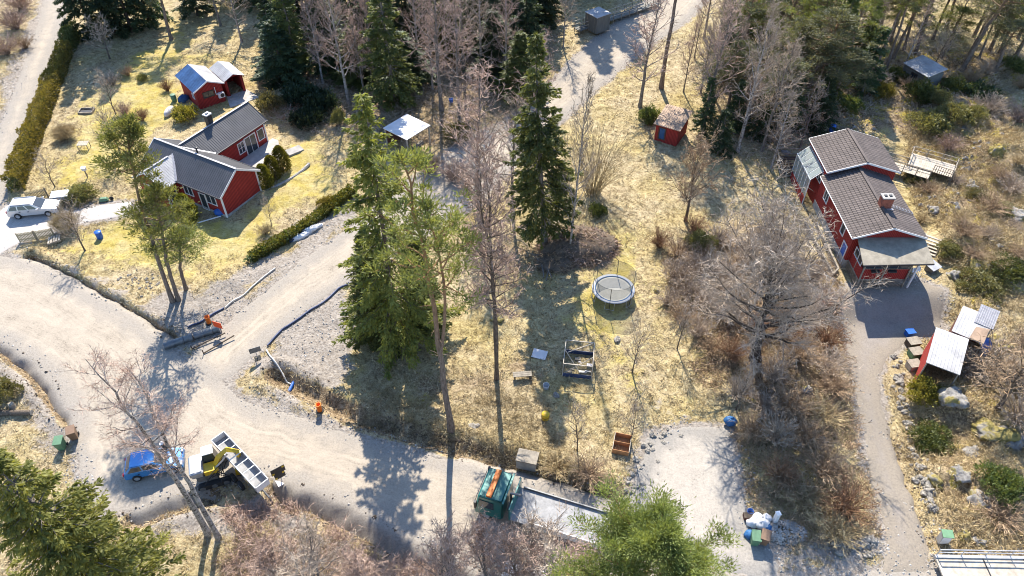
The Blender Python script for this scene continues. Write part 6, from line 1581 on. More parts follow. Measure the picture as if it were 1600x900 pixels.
MB().box(.75, .83, -1.25, 1.25, 1.0, 2.4).build('headboard', MAT['green_paint'], tr)
MB().box(-5.8, -.6, 1.22, 1.30, 1.0, 1.62).build('side_board', MAT['white_car_paint'], tr)
MB().box(-5.8, .6, -1.30, -1.22, 1.0, 1.35).build('side_board', MAT['steel'], tr)
MB().tube([(1.0, .2, 1.0), (1.0, .2, 2.6), (.3, .3, 2.9)], .09, 8).build('exhaust_stack', MAT['steel'], tr)
for s in (-1, 1):
    for x in (2.5, -2.9, -4.1): wheel(tr, x, s * 1.02, .48, .32, -s)

# digger and tipping trailer by the trench
dg = thing('mini_digger', 'yellow digger with grey engine and hoses beside the tipping trailer', 'digger', (*G(336, 742)[:2], .02), math.radians(20))
for s in (-1, 1):
    tk = MB(); prof = [(-1.15, .3), (-.95, .06), (.95, .06), (1.15, .3), (.95, .56), (-.95, .56)]
    V = [(x, s * .95 - .2, z) for x, z in prof] + [(x, s * .95 + .2, z) for x, z in prof]
    for i in range(6):
        j = (i + 1) % 6; tk.add([V[i], V[j], V[j + 6], V[i + 6]], [(0, 1, 2, 3)])
    tk.poly(V[:6]); tk.poly(V[6:][::-1]); tk = tk.build('track', MAT['rubber'], dg); bevel(tk, .05)
    for x in (-.8, 0, .8): MB().lathe([(0, -.22), (.2, -.22), (.2, .22), (0, .22)], 12, (x, s * .95, .3), axis='y').build('roller', MAT['steel'], tk)
b = MB().box(-1.0, .5, -.8, .8, .65, 1.25).build('turntable', MAT['steel'], dg); bevel(b, .08)
b = MB().box(-1.3, -.35, -.85, .85, 1.2, 1.85).build('engine_cover', MAT['aluminium'], dg); bevel(b, .12, 3)
b = MB().hexa([(-.3, .05, 1.2), (.6, .05, 1.2), (.6, .85, 1.2), (-.3, .85, 1.2)], [(-.25, .1, 2.35), (.45, .1, 2.35), (.45, .8, 2.35), (-.25, .8, 2.35)]).build('cab', MAT['glass'], dg)
b = MB().box(-.3, .5, .06, .84, 2.35, 2.43).build('cab_roof', MAT['white_paint'], b); bevel(b, .03)
b = MB().tube([(.3, -.3, 1.2), (.9, -.35, 2.4), (1.5, -.35, 2.9), (2.2, -.4, 2.4)], [.2, .24, .22, .16], 4).build('boom', MAT['yellow_paint'], dg)
MB().tube([(2.2, -.4, 2.4), (2.0, -.4, 1.6), (1.75, -.4, .9)], [.17, .15, .12], 4).build('arm', MAT['yellow_paint'], dg)
MB().box(-.35, .55, -.8, -.02, 1.2, 1.62).build('side_cover', MAT['yellow_paint'], dg)
b = MB().hexa([(1.45, -.75, .25), (1.95, -.75, .15), (1.95, -.05, .15), (1.45, -.05, .25)], [(1.55, -.75, .9), (2.1, -.75, .8), (2.1, -.05, .8), (1.55, -.05, .9)]).build('bucket', MAT['yellow_paint'], dg)
MB().tube([(.4, -.55, 1.5), (1.0, -.6, 2.1), (1.45, -.55, 2.6)], .07, 8).build('hydraulic_ram', MAT['aluminium'], dg)
rr = np.random.default_rng(5)
for i in range(16):
    a = np.array([rr.uniform(.2, 1.1), rr.uniform(-1.2, -.3), rr.uniform(.8, 1.5)]); q = a + rr.normal(size=3) * [.8, .5, .35]; q[2] = abs(q[2])
    m = (a + q) / 2 + [0, -.2, .45]
    s_ = np.linspace(0, 1, 9)[:, None]; MB().tube((1 - s_) ** 2 * a + 2 * s_ * (1 - s_) * m + s_ ** 2 * q, .035, 5).build('hose', MAT['rubber'], dg)
A_, B_ = G(346, 690, 2.1), G(408, 758, 1.6)
d_ = B_ - A_; tl = thing('tipping_trailer', 'long silver tipping trailer with white crossbars, raised beside the yellow digger', 'trailer', ((A_.x + B_.x) / 2, (A_.y + B_.y) / 2, 0), math.atan2(d_.y, d_.x))
Lh = math.hypot(d_.x, d_.y) / 2 + .3
zf = lambda x: 1.85 - .18 * x / Lh
tb = MB(); tb.slab([(-Lh, -.46, zf(-Lh)), (Lh, -.46, zf(Lh)), (Lh, .46, zf(Lh)), (-Lh, .46, zf(-Lh))], .08); tb.build('tray_floor', MAT['tray_grey'], tl)
for s in (-1, 1): MB().hexa([(-Lh, s * .46 - .03, zf(-Lh) - .1), (Lh, s * .46 - .03, zf(Lh) - .1), (Lh, s * .46 + .03, zf(Lh) - .1), (-Lh, s * .46 + .03, zf(-Lh) - .1)], [(-Lh, s * .50 - .03, zf(-Lh) + .5), (Lh, s * .50 - .03, zf(Lh) + .5), (Lh, s * .50 + .03, zf(Lh) + .5), (-Lh, s * .50 + .03, zf(-Lh) + .5)]).build('tray_side', MAT['aluminium'], tl)
for x in (-Lh, Lh): MB().box(x - .03, x + .03, -.48, .48, zf(x) - .1, zf(x) + .5).build('tray_end', MAT['white_paint'], tl)
for i in range(1, 7):
    x = -Lh + 2 * Lh * i / 7; MB().bar((x, -.50, zf(x) + .49), (x, .50, zf(x) + .49), .06, .05).build('crossbar', MAT['white_paint'], tl)
MB().box(-Lh * .8, Lh * .8, -.3, .3, .75, 1.05).build('chassis', MAT['steel'], tl)
MB().tube([(-.2, 0, 1.0), (.2, 0, 1.75)], .09, 8).build('tipping_ram', MAT['steel'], tl)
for s in (-1, 1):
    for x in (-.4, .5): wheel(tl, x, s * .75, .38, .24, -s)
MB().tube([(Lh * .8, 0, .9), (Lh + .3, 0, .7), (Lh + .5, 0, .05)], .06, 6).build('drawbar', MAT['steel'], tl)

# railed platform trailer at the bottom right
q0 = G(1452, 876); pt = thing('platform_trailer', 'pale platform trailer with grey rails and red hoops in the bottom right corner', 'trailer', (q0.x, q0.y - 2.6, 0), math.radians(-1))
MB().box(0, 8.2, 0, 2.5, .62, .74).build('platform', MAT['pale_wood'], pt)
MB().box(0, 8.2, 2.42, 2.62, .5, .82).build('side_beam', MAT['galvanised'], pt); MB().box(0, 8.2, -.1, .1, .5, .82).build('side_beam', MAT['galvanised'], pt)
for y in (2.6, 0.0):
    for z in (1.15, 1.5): MB().tube([(0.1, y, z), (7.9, y, z)], .04, 6).build('rail', MAT['galvanised'], pt)
    for i in range(6): MB().tube([(.1 + i * 1.56, y, .7), (.1 + i * 1.56, y, 1.5)], .035, 6).build('rail_post', MAT['galvanised'], pt)
for x in (3.0, 5.6): MB().bar((x, .1, .75), (x, 2.42, .75), .08, .03).build('deck_joint', MAT['black_trim'], pt)
for x in (4.6, 6.6): MB().tube([(x, .1, .74), (x + .4, .5, 1.7), (x + 1.8, .5, 1.7), (x + 2.0, .1, .74)], .045, 6).build('hoop', MAT['red_paint'], pt)
MB().tube([(.7, .2, .74), (.9, .4, 1.5), (1.0, .6, .74)], .04, 6).build('hoop', MAT['red_paint'], pt)
for s in (.25, 2.25):
    for x in (3.6, 4.5): wheel(pt, x, s, .33, .22, -1 if s > 1 else 1)

# small box trailer behind the picket fence
bt = thing('box_trailer', 'small silver box trailer parked behind the silver car', 'trailer', (*S(98, 316)[:2], 0.03), math.radians(12))
bt.scale = (.8, .8, .8)
b = MB().box(-.9, 1.2, -.65, .65, .45, 1.25).build('box', MAT['aluminium'], bt); bevel(b, .05)
b = MB().slab([(-.93, -.68, 1.27), (1.23, -.68, 1.27), (1.23, .68, 1.34), (-.93, .68, 1.34)], .05).build('lid', MAT['white_paint'], bt)
MB().tube([(-.9, 0, .45), (-2.0, 0, .42)], .05, 6).build('drawbar', MAT['steel'], bt)
for s in (-1, 1):
    wheel(bt, .2, s * .72, .3, .18, -s); f = MB().lathe([(.34, -.1), (.4, -.1), (.4, .1), (.34, .1)], 16, (.2, s * .74, .3), axis='y', ring=True).build('mudguard', MAT['black_trim'], bt)

# person by the blue car
def person(label, loc, rz):
    me = bpy.data.meshes.new('body')
    J = [(0, 0, .95), (0, .01, 1.15), (0, .0, 1.38), (0, .02, 1.5), (0, .05, 1.64), (0, .05, 1.73),
         (-.19, 0, 1.42), (-.25, .08, 1.15), (-.20, .30, 1.02), (-.19, .37, 1.0), (.19, 0, 1.42), (.26, .06, 1.14), (.20, .28, 1.04), (.19, .35, 1.02),
         (-.10, 0, .90), (-.11, .05, .5), (-.11, -.02, .08), (-.11, .14, .04), (.10, 0, .90), (.13, .0, .5), (.13, -.06, .08), (.13, .10, .04)]
    E = [(0, 1), (1, 2), (2, 3), (3, 4), (4, 5), (2, 6), (6, 7), (7, 8), (8, 9), (2, 10), (10, 11), (11, 12), (12, 13), (0, 14), (14, 15), (15, 16), (16, 17), (0, 18), (18, 19), (19, 20), (20, 21)]
    me.from_pydata(J, E, [])
    o = bpy.data.objects.new('body', me); COL.objects.link(o)
    sk = o.modifiers.new('skin', 'SKIN'); ss = o.modifiers.new('sub', 'SUBSURF'); ss.levels = ss.render_levels = 1
    R = [.16, .17, .17, .065, .10, .085, .075, .055, .04, .03, .075, .055, .04, .03, .1, .075, .05, .04, .1, .075, .05, .04]
    for v, r in zip(me.skin_vertices[0].data, R): v.radius = (r, r)
    me.skin_vertices[0].data[0].use_root = True
    dg_ = bpy.context.evaluated_depsgraph_get(); ev = bpy.data.meshes.new_from_object(o.evaluated_get(dg_))
    bpy.data.objects.remove(o)
    for m in ('person_jacket', 'person_trousers', 'person_skin', 'person_shoe'): ev.materials.append(MAT[m])
    for p_ in ev.polygons:
        c = p_.center; p_.material_index = 2 if c.z > 1.5 or c.y > .31 and c.z > .5 else 0 if c.z > .92 else 1 if c.z > .1 else 3
        p_.use_smooth = True
    t = thing('person', label, 'person', loc, rz)
    obj_of('body', ev, t)
    MB().lathe([(.108, 1.66), (.112, 1.72), (.09, 1.79), (.04, 1.83), (0, 1.835)], 14, (0, .045, 0)).build('cap', MAT['sack_white'], t, True)
    MB().lathe([(.0, 1.675), (.15, 1.672), (.15, 1.685), (.0, 1.69)], 12, (0, .11, 0)).build('cap_peak', MAT['sack_white'], t)
plain('person_jacket', (0.10, 0.075, 0.06), .9); plain('person_trousers', (0.05, 0.045, 0.05), .9); plain('person_skin', (0.5, 0.3, 0.22), .6); plain('person_shoe', (0.03, 0.025, 0.02), .7)
person('person in dark clothes and a pale cap standing behind the blue car', (*G(266, 712)[:2], 0.02), math.radians(150))

# trampoline
tp = S(957, 462); tm_ = thing('trampoline', 'round trampoline with pale mat, grey pad and net poles on the meadow', 'trampoline', tp, .26)
MB().lathe([(0, .84), (1.62, .86), (1.62, .845), (0, .82)], 40).build('mat', MAT['trampoline_mat'], tm_)
MB().lathe([(1.60, .88), (1.84, .90), (1.89, .86), (1.84, .82), (1.60, .84)], 40, ring=True).build('pad', MAT['trampoline_pad'], tm_, True)
MB().lathe([(1.55, .885), (1.62, .895), (1.62, .905), (1.55, .90)], 40, ring=True).build('spring_ring', MAT['shade_blue'], tm_)
for i in range(6):
    a = i * math.pi / 3; c, s = math.cos(a), math.sin(a)
    MB().tube([(1.86 * c, 1.86 * s, .1), (1.9 * c, 1.9 * s, .85), (1.93 * c, 1.93 * s, 2.6)], .028, 8).build('net_pole', MAT['black_trim'], tm_)
    MB().tube([(1.75 * c - .4 * s, 1.75 * s + .4 * c, .83), (1.85 * c - .4 * s, 1.85 * s + .4 * c, .05), (1.85 * c + .4 * s, 1.85 * s - .4 * c, .05), (1.75 * c + .4 * s, 1.75 * s - .4 * c, .83)], .025, 6).build('leg', MAT['galvanised'], tm_)
MB().add(np.concatenate([np.stack([1.45 * np.cos(np.arange(24) * math.pi / 12), 1.45 * np.sin(np.arange(24) * math.pi / 12), np.full(24, .9)], 1), np.stack([1.88 * np.cos(np.arange(24) * math.pi / 12), 1.88 * np.sin(np.arange(24) * math.pi / 12), np.full(24, 2.5)], 1)]),
         [(i, (i + 1) % 24, 24 + (i + 1) % 24, 24 + i) for i in range(24)]).build('net', MAT['net'], tm_)
MB().tube([(1.88 * math.cos(x), 1.88 * math.sin(x), 2.5) for x in np.linspace(0, 2 * math.pi, 33)], .014, 4, 0, False).build('net_rope', MAT['black_trim'], tm_)

# netted garden cage
cp = S(903, 572); cg = thing('garden_cage', 'netted timber garden cage with a dark base on the meadow', 'cage', cp, math.radians(-8))
for x in (-1.15, 1.15):
    for y in (-1.2, 1.3): MB().bar((x, y, 0), (x, y, 1.55), .07).build('post', MAT['pale_wood'], cg)
    MB().bar((x, -1.2, 1.55), (x, 1.3, 1.55), .06).build('top_rail', MAT['pale_wood'], cg); MB().bar((x, -1.2, .15), (x, 1.3, .15), .05, .3).build('base_board', MAT['dark_wood'], cg)
for y in (-1.2, 1.3):
    MB().bar((-1.15, y, 1.55), (1.15, y, 1.55), .06).build('top_rail', MAT['pale_wood'], cg); MB().bar((-1.15, y, .2), (1.15, y, .2), .05, .4).build('base_board', MAT['hose_blue'], cg)
for a, b in (((-1.15, -1.2, .3), (1.15, -.2, 1.5)), ((-.9, 0, 1.56), (1.0, 1.2, 1.56)), ((-1.15, .3, 1.5), (.2, -1.2, .6))): MB().bar(a, b, .05).build('brace', MAT['pale_wood'], cg)
for q in ([(-1.16, -1.2, .3), (-1.16, 1.3, .3), (-1.16, 1.3, 1.55), (-1.16, -1.2, 1.55)], [(1.16, -1.2, .3), (1.16, 1.3, .3), (1.16, 1.3, 1.55), (1.16, -1.2, 1.55)], [(-1.15, 1.31, .3), (1.15, 1.31, .3), (1.15, 1.31, 1.55), (-1.15, 1.31, 1.55)], [(-1.15, -1.21, .4), (1.15, -1.21, .4), (1.15, -1.21, 1.55), (-1.15, -1.21, 1.55)]):
    MB().add(q, [(0, 1, 2, 3)]).build('net', MAT['net'], cg)
for i in range(8):
    a = rr.uniform(-.9, .9, 2); MB().box(a[0], a[0] + rr.uniform(.3, .7), a[1], a[1] + rr.uniform(.1, .4), .02, .08 + .1 * rr.random()).build('board', MAT['old_wood'] if i % 2 else MAT['white_sheet'], cg)

# loose things on the meadow and by the roads: (name, label, category, builder)
def simple(name, label, cat, px, rz=0.0, group=None, dz=0.0):
    q = S(*px); return thing(name, label, cat, (q.x, q.y, q.z + dz), rz, group)
cb_ = simple('concrete_box', 'grey concrete box with a flat lid above the road ditch', 'box', (824, 722), math.radians(-14))
MB().box(-.72, .72, -.5, .5, -.2, .75).build('body', MAT['concrete'], cb_); MB().box(-.76, .76, -.54, .54, .755, .85).build('lid', MAT['old_wood'], cb_)
oc = simple('wooden_crate', 'orange-brown wooden crate with two open compartments on the meadow', 'crate', (971, 697), math.radians(-14))
for x in (-.6, .6): MB().box(x - .02, x + .02, -.75, .75, 0, .5).build('side', MAT['pale_wood'], oc)
for y in (-.75, 0, .75): MB().box(-.6, .6, y - .02, y + .02, 0, .5).build('divider', MAT['orange_wood'], oc)
MB().box(-.58, .58, -.73, .73, .02, .06).build('bottom', MAT['orange_wood'], oc)
bp = simple('sheet_panel', 'small blue-white panel lying on the shaded grass', 'panel', (843, 556), math.radians(-18)); MB().slab([(-.6, -.4, .12), (.6, -.4, .12), (.6, .4, .32), (-.6, .4, .32)], .04).build('panel', MAT['white_sheet'], bp)
yb = simple('barrel', 'yellow barrel on the shaded meadow below the cage', 'barrel', (852, 654)); MB().lathe([(.26, 0), (.31, .1), (.31, .55), (.27, .65), (.0, .66)], 16).build('body', MAT['yellow_paint'], yb, True); MB().lathe([(.315, .3), (.325, .33), (.315, .36)], 16, ring=True).build('hoop', MAT['dark_wood'], yb)
gb = simple('bucket', 'grey bucket on the shaded meadow', 'bucket', (853, 607)); MB().lathe([(.2, 0), (.27, .45), (.24, .45), (.18, .05), (0, .05)], 14).build('body', MAT['galvanised'], gb, True); MB().tube([(-.26, 0, .44), (-.15, 0, .62), (.15, 0, .62), (.26, 0, .44)], .012, 4).build('handle', MAT['steel'], gb)
be = simple('old_bench', 'weathered plank bench left of the grey bucket', 'bench', (816, 590), math.radians(5))
for y in (-.18, 0, .18): MB().box(-.75, .75, y - .08, y + .08, .42, .47).build('seat_plank', MAT['old_wood'], be)
for x in (-.6, .6): MB().box(x - .05, x + .05, -.2, .2, 0, .42).build('leg', MAT['dark_wood'], be)
bk = simple('plastic_sack', 'crumpled blue sack above the gravel parking pad', 'sack', (1140, 662)); 
def lump(mb, rx, ry, rz_, seed, n=12, rough=.25, c=(0, 0, 0)):
    r = np.random.default_rng(seed); th = np.linspace(0, math.pi, n // 2 + 2); ph = np.arange(n) * 2 * math.pi / n
    T, Pp = np.meshgrid(th, ph, indexing='ij')
    q = 1 + (r.random(T.shape) - .5) * 2 * rough; q[0] = q[0, 0]; q[-1] = q[-1, 0]
    V = np.stack([rx * q * np.sin(T) * np.cos(Pp), ry * q * np.sin(T) * np.sin(Pp), rz_ * q * np.cos(T)], -1) + np.array(c)
    k = len(th); i = np.arange(k - 1)[:, None] * n; j = np.arange(n)[None, :]; j2 = (j + 1) % n
    mb.add(V.reshape(-1, 3), np.stack([i + j, i + n + j, i + n + j2, i + j2], -1).reshape(-1, 4))
    return mb
lump(MB(), .46, .4, .36, 3, 16, .22, (0, 0, .3)).build('bag', MAT['sack_blue'], bk, True); lump(MB(), .12, .12, .14, 4, 10, .2, (.1, .05, .62)).build('tie', MAT['sack_blue'], bk, True)
def bin_(name, label, px, mat, rz):
    t = simple(name, label, 'bin', px, rz, 'wheeled waste bins')
    b = MB().hexa([(-.22, -.28, .08), (.22, -.28, .08), (.22, .26, .08), (-.22, .26, .08)], [(-.29, -.38, .98), (.29, -.38, .98), (.29, .34, .98), (-.29, .34, .98)]).build('body', MAT[mat], t); bevel(b, .02)
    b = MB().slab([(-.31, -.41, 1.0), (.31, -.41, 1.0), (.31, .38, 1.07), (-.31, .38, 1.07)], .06).build('lid', MAT[mat], t); bevel(b, .015)
    MB().tube([(-.22, .42, .96), (.22, .42, .96)], .025, 6).build('handle', MAT['black_trim'], t)
    for s in (-.26, .26): MB().lathe([(0, -.03), (.12, -.03), (.12, .03), (0, .03)], 12, (s, .26, .12), axis='x').build('wheel', MAT['rubber'], t)
bin_('waste_bin', 'green waste bin beside the sacks at the gravel parking pad', (1177, 848), 'bin_green', math.radians(-8)); bin_('waste_bin', 'brown waste bin beside the sacks at the gravel parking pad', (1192, 847), 'bin_brown', math.radians(-22))
bin_('waste_bin', 'green waste bin near the spruce in the bottom left corner', (99, 700), 'bin_green', math.radians(10)); bin_('waste_bin', 'brown waste bin at the road edge below the fallen log', (118, 684), 'bin_brown', math.radians(25))
for i, (px, m, r, lab) in enumerate((((1176, 820), 'sack_white', .42, 'white rubbish sack left in the heap behind the bins'), ((1188, 822), 'sack_white', .5, 'largest white rubbish sack right behind the bins'), ((1182, 812), 'sack_white', .4, 'white rubbish sack at the top of the heap by the bins'), ((1170, 838), 'sack_blue', .36, 'blue rubbish sack left of the green bin'), ((1198, 828), 'sack_blue', .34, 'blue rubbish sack right of the brown bin'), ((1196, 812), 'sack_white', .36, 'white rubbish sack nearest the white post'))):
    t = simple('rubbish_sack', lab, 'sack', px, 0, 'sacks heaped by the bins'); lump(MB(), r, r * .85, r * .75, 20 + i, 14, .25, (0, 0, r * .6)).build('bag', MAT[m], t, True)
t = simple('bucket', 'blue bucket on the heap behind the bins', 'bucket', (1171, 803)); MB().lathe([(.17, 0), (.22, .4), (.2, .4), (.15, .05), (0, .05)], 14).build('body', MAT['blue_plastic'], t, True); MB().tube([(-.21, 0, .39), (0, 0, .5), (.21, 0, .39)], .01, 4).build('handle', MAT['steel'], t)
t = simple('toolbox', 'dark box in front of the blue bucket', 'box', (1170, 809)); b = MB().box(-.4, .4, -.2, .2, 0, .3).build('body', MAT['dull_boards'], t); MB().box(-.41, .41, -.21, .21, .3, .36).build('lid', MAT['dark_wood'], t)
t = simple('marker_post', 'white square post beside the heap of sacks', 'post', (1209, 817), .2); MB().box(-.13, .13, -.13, .13, -.2, 1.25).build('post', MAT['white_paint'], t); MB().box(-.16, .16, -.16, .16, 1.25, 1.3).build('cap', MAT['white_paint'], t)
t = simple('utility_box', 'grey utility cabinet with a green lid beside the lower driveway', 'cabinet', (1471, 846), math.radians(-6)); MB().box(-.3, .3, -.22, .22, 0, .95).build('body', MAT['galvanised'], t); MB().slab([(-.35, -.27, 1.0), (.35, -.27, 1.0), (.35, .27, 1.08), (-.35, .27, 1.08)], .06).build('lid', MAT['green_lid'], t); MB().box(-.26, .26, -.235, -.22, .1, .9).build('door', MAT['white_paint'], t)
t = simple('fallen_log', 'fallen log with a pale sawn end at the left edge', 'log', (24, 648), math.radians(2)); MB().tube([(-3, 0, .22), (-1, .05, .22), (1.3, 0, .23)], [.24, .22, .21], 12).build('trunk', MAT['bark_brown'], t, True); MB().lathe([(0, 0), (.2, 0), (.2, .02), (0, .02)], 14, (1.3, 0, .23), axis='x').build('sawn_end', MAT['pale_wood'], t)
t = simple('tree_stump', 'short pale stump above the fallen log', 'stump', (20, 636)); MB().lathe([(.3, -.1), (.24, .1), (.22, .4), (0, .42)], 12).build('stump', MAT['old_wood'], t); MB().lathe([(0, .42), (.2, .422), (.0, .44)], 12).build('sawn_face', MAT['pale_wood'], t)
t = simple('garden_tub', 'blue plastic tub standing on the lawn by the bare fruit tree', 'tub', (157, 372)); MB().lathe([(.25, 0), (.3, .1), (.3, .75), (.26, .8), (.0, .8)], 16).build('body', MAT['blue_plastic'], t, True); MB().lathe([(.3, .74), (.33, .76), (.33, .8), (.3, .8)], 16, ring=True).build('rim', MAT['blue_plastic'], t)
t = simple('sandbox', 'dark framed sandbox on the upper lawn of the left garden', 'sandbox', (136, 175), math.radians(4))
for a, b in (((-.8, -.55, .12), (.8, -.55, .12)), ((.8, -.55, .12), (.8, .55, .12)), ((.8, .55, .12), (-.8, .55, .12)), ((-.8, .55, .12), (-.8, -.55, .12))): MB().bar(a, b, .1, .3).build('board', MAT['old_wood'], t)
MB().box(-.75, .75, -.5, .5, 0, .1).build('cover', MAT['black_trim'], t)
t = simple('garden_table', 'pale slatted garden table beside the rounded beige bush', 'table', (133, 232), math.radians(6))
for i in range(6): MB().box(-.55 + i * .19, -.55 + i * .19 + .15, -.45, .45, .68, .72).build('slat', MAT['pale_wood'], t)
for x in (-.5, .5):
    for y in (-.4, .4): MB().box(x - .03, x + .03, y - .03, y + .03, 0, .68).build('leg', MAT['old_wood'], t)
t = simple('feeding_post', 'small white post box beside the brown flower bed', 'post', (137, 277)); MB().box(-.05, .05, -.05, .05, 0, .9).build('post', MAT['old_wood'], t); MB().box(-.2, .2, -.15, .15, .9, 1.2).build('box', MAT['white_paint'], t); MB().slab([(-.26, -.2, 1.2), (.26, -.2, 1.2), (.26, .2, 1.3), (-.26, .2, 1.3)], .03).build('roof', MAT['white_sheet'], t)
t = simple('lounge_chair', 'purple covered lounge chair on the patio of the left house', 'chair', (370, 243), math.radians(30), dz=.1); b = MB().slab([(-.35, -.7, .4), (.35, -.7, .4), (.35, .2, .4), (-.35, .2, .4)], .12).build('seat', MAT['purple_cloth'], t); MB().slab([(-.35, .2, .4), (.35, .2, .4), (.35, .75, .95), (-.35, .75, .95)], .1).build('backrest', MAT['purple_cloth'], t)
for x in (-.3, .3):
    for y in (-.6, .2): MB().box(x - .03, x + .03, y - .03, y + .03, 0, .3).build('leg', MAT['black_trim'], t)
t = simple('barbecue', 'black barbecue by the patio door of the left house', 'barbecue', (381, 240), .3, dz=.1); MB().lathe([(.05, .6), (.28, .7), (.3, .85), (.2, 1.0), (0, 1.05)], 14).build('bowl', MAT['black_trim'], t, True)
for a in (0, 2.1, 4.2): MB().tube([(.3 * math.cos(a), .3 * math.sin(a), 0), (.1 * math.cos(a), .1 * math.sin(a), .7)], .02, 5).build('leg', MAT['steel'], t)
t = simple('tarp_bundle', 'dark blue bundle at the front corner of the left house', 'bundle', (344, 335)); lump(MB(), .55, .4, .4, 41, 14, .2, (0, 0, .3)).build('tarp', MAT['blue_plastic'], t, True); lump(MB(), .2, .2, .2, 42, 10, .2, (.3, .1, .6)).build('fold', MAT['sack_blue'], t, True)
t = simple('drain_pipe', 'white pipe lying on the shaded lawn before the left house', 'pipe', (327, 344), math.radians(28)); MB().tube([(-1.1, 0, .08), (1.1, 0, .08)], .07, 10).build('pipe', MAT['white_paint'], t); MB().tube([(1.02, 0, .08), (1.18, 0, .08)], .085, 10).build('socket', MAT['white_paint'], t)
t = simple('water_butt', 'green water butt beside the shade-blue roofed shed', 'water butt', (273, 158)); MB().lathe([(.28, 0), (.33, .4), (.3, .85), (0, .87)], 16).build('body', MAT['bin_green'], t, True); MB().lathe([(.31, .83), (.34, .85), (.3, .9), (0, .92)], 16).build('lid', MAT['bin_green'], t)
t = simple('covered_pile', 'grey covered pile against the side of the shade-blue roofed shed', 'pile', (288, 158), math.radians(40)); lump(MB(), .7, .5, .5, 44, 14, .15, (0, 0, .3)).build('cover', MAT['shade_blue'], t, True); MB().box(-.6, .6, -.4, .4, 0, .2).build('pallet', MAT['old_wood'], t)
t = simple('covered_pile', 'white covered pile left of the yellow-green shrub', 'pile', (266, 178), math.radians(80)); lump(MB(), 1.0, .4, .5, 45, 14, .15, (0, 0, .3)).build('cover', MAT['white_sheet'], t, True); MB().box(-.8, .8, -.3, .3, 0, .2).build('pallet', MAT['old_wood'], t)
t = simple('wheelbarrow', 'green upturned wheelbarrow on the paved path', 'wheelbarrow', (163, 314), math.radians(15)); b = MB().hexa([(-.5, -.3, .08), (.5, -.3, .08), (.5, .3, .08), (-.5, .3, .08)], [(-.3, -.18, .4), (.3, -.18, .4), (.3, .18, .4), (-.3, .18, .4)]).build('tray', MAT['bin_green'], t); bevel(b, .05)
MB().lathe([(0, -.05), (.2, -.05), (.2, .05), (0, .05)], 14, (.75, 0, .2), axis='y').build('wheel', MAT['rubber'], t)
for s in (-.25, .25): MB().tube([(.7, s * .3, .2), (-.9, s, .3)], .02, 5).build('handle', MAT['old_wood'], t)

# picket fences and pallet by the parking
def picket(label, a, b, hgt, n, mat='fence_wood'):
    p, q = S(*a), S(*b); d = (q - p); L = math.hypot(d.x, d.y)
    t = thing('picket_fence', label, 'fence', p, math.atan2(d.y, d.x), 'picket fences by the parking')
    me = MB().box(-.04, .04, -.012, .012, .05, hgt).mesh('slat', MAT[mat])
    for i in range(n):
        s = obj_of('slat', me, t); s.location = ((i + .5) * L / n, -.03, 0)
    for z in (hgt * .3, hgt * .75): MB().bar((0, .02, z), (L, .02, z), .05, .08).build('rail', MAT['old_wood'], t)
    for i in range(int(L / 1.8) + 2): MB().bar((min(L, i * 1.8), .07, -.1), (min(L, i * 1.8), .07, hgt), .09).build('post', MAT['old_wood'], t)
picket('picket fence panel at the road side of the silver car, left one', (32, 379), (58, 375), 1.1, 12)
picket('picket fence panel at the road side of the silver car, beside the pallet', (60, 375), (86, 370), 1.1, 12)
picket('picket fence behind the silver car next to the clipped hedge', (45, 314), (76, 308), 1.1, 14)
picket('picket fence beside the box trailer along the olive shrub', (97, 335), (108, 305), 1.1, 15)
t = simple('pallet', 'pale wooden pallet leaning at the end of the picket fence', 'pallet', (87, 378), math.radians(20))
for i in range(5): MB().box(-.55 + i * .24, -.55 + i * .24 + .15, -.5, .5, .32 + i * .03, .36 + i * .03).build('slat', MAT['pale_wood'], t)
for y in (-.45, 0, .45): MB().bar((-.6, y, .22), (.6, y, .36), .08, .12).build('runner', MAT['old_wood'], t)

# roadworks: signs, drums, pipes, hoses
t = simple('road_sign', 'orange-red road sign on a pole at the mouth of the side road', 'sign', (346, 522), math.radians(-20)); MB().tube([(0, 0, 0), (0, 0, 1.35)], .035, 8).build('pole', MAT['galvanised'], t); MB().box(-.42, .42, -.05, -.02, .85, 1.5).build('plate', MAT['red_sign'], t); MB().box(-.25, .25, -.25, .25, 0, .06).build('foot', MAT['rubber'], t)
t = simple('road_sign', 'dark sign seen edge-on at the tip between the roads', 'sign', (403, 560), math.radians(25)); MB().tube([(0, 0, 0), (0, 0, 1.3)], .035, 8).build('pole', MAT['galvanised'], t); MB().box(-.45, .45, -.05, -.02, .8, 1.35).build('plate', MAT['steel'], t); MB().box(-.25, .25, -.25, .25, 0, .06).build('foot', MAT['rubber'], t)
t = simple('hazard_sign', 'black and yellow hazard boards on a weighted stand beside the trailer', 'sign', (441, 752), math.radians(35)); MB().tube([(0, 0, 0), (0, 0, 1.6)], .04, 8).build('pole', MAT['galvanised'], t)
for z, w in ((1.55, .5), (.95, .38)):
    pl = MB().box(-w, w, -.05, -.02, z - .32, z + .32).build('board', MAT['black_trim'], t)
    for s in (-1, 1): MB().box(s * w * .75 - .08, s * w * .75 + .08, -.06, -.052, z - .28 if s < 0 else z + .1, z - .1 if s < 0 else z + .28).build('chevron', MAT['yellow_paint'], pl)
MB().box(-.4, .4, -.3, .3, 0, .15).build('foot', MAT['white_sheet'], t)
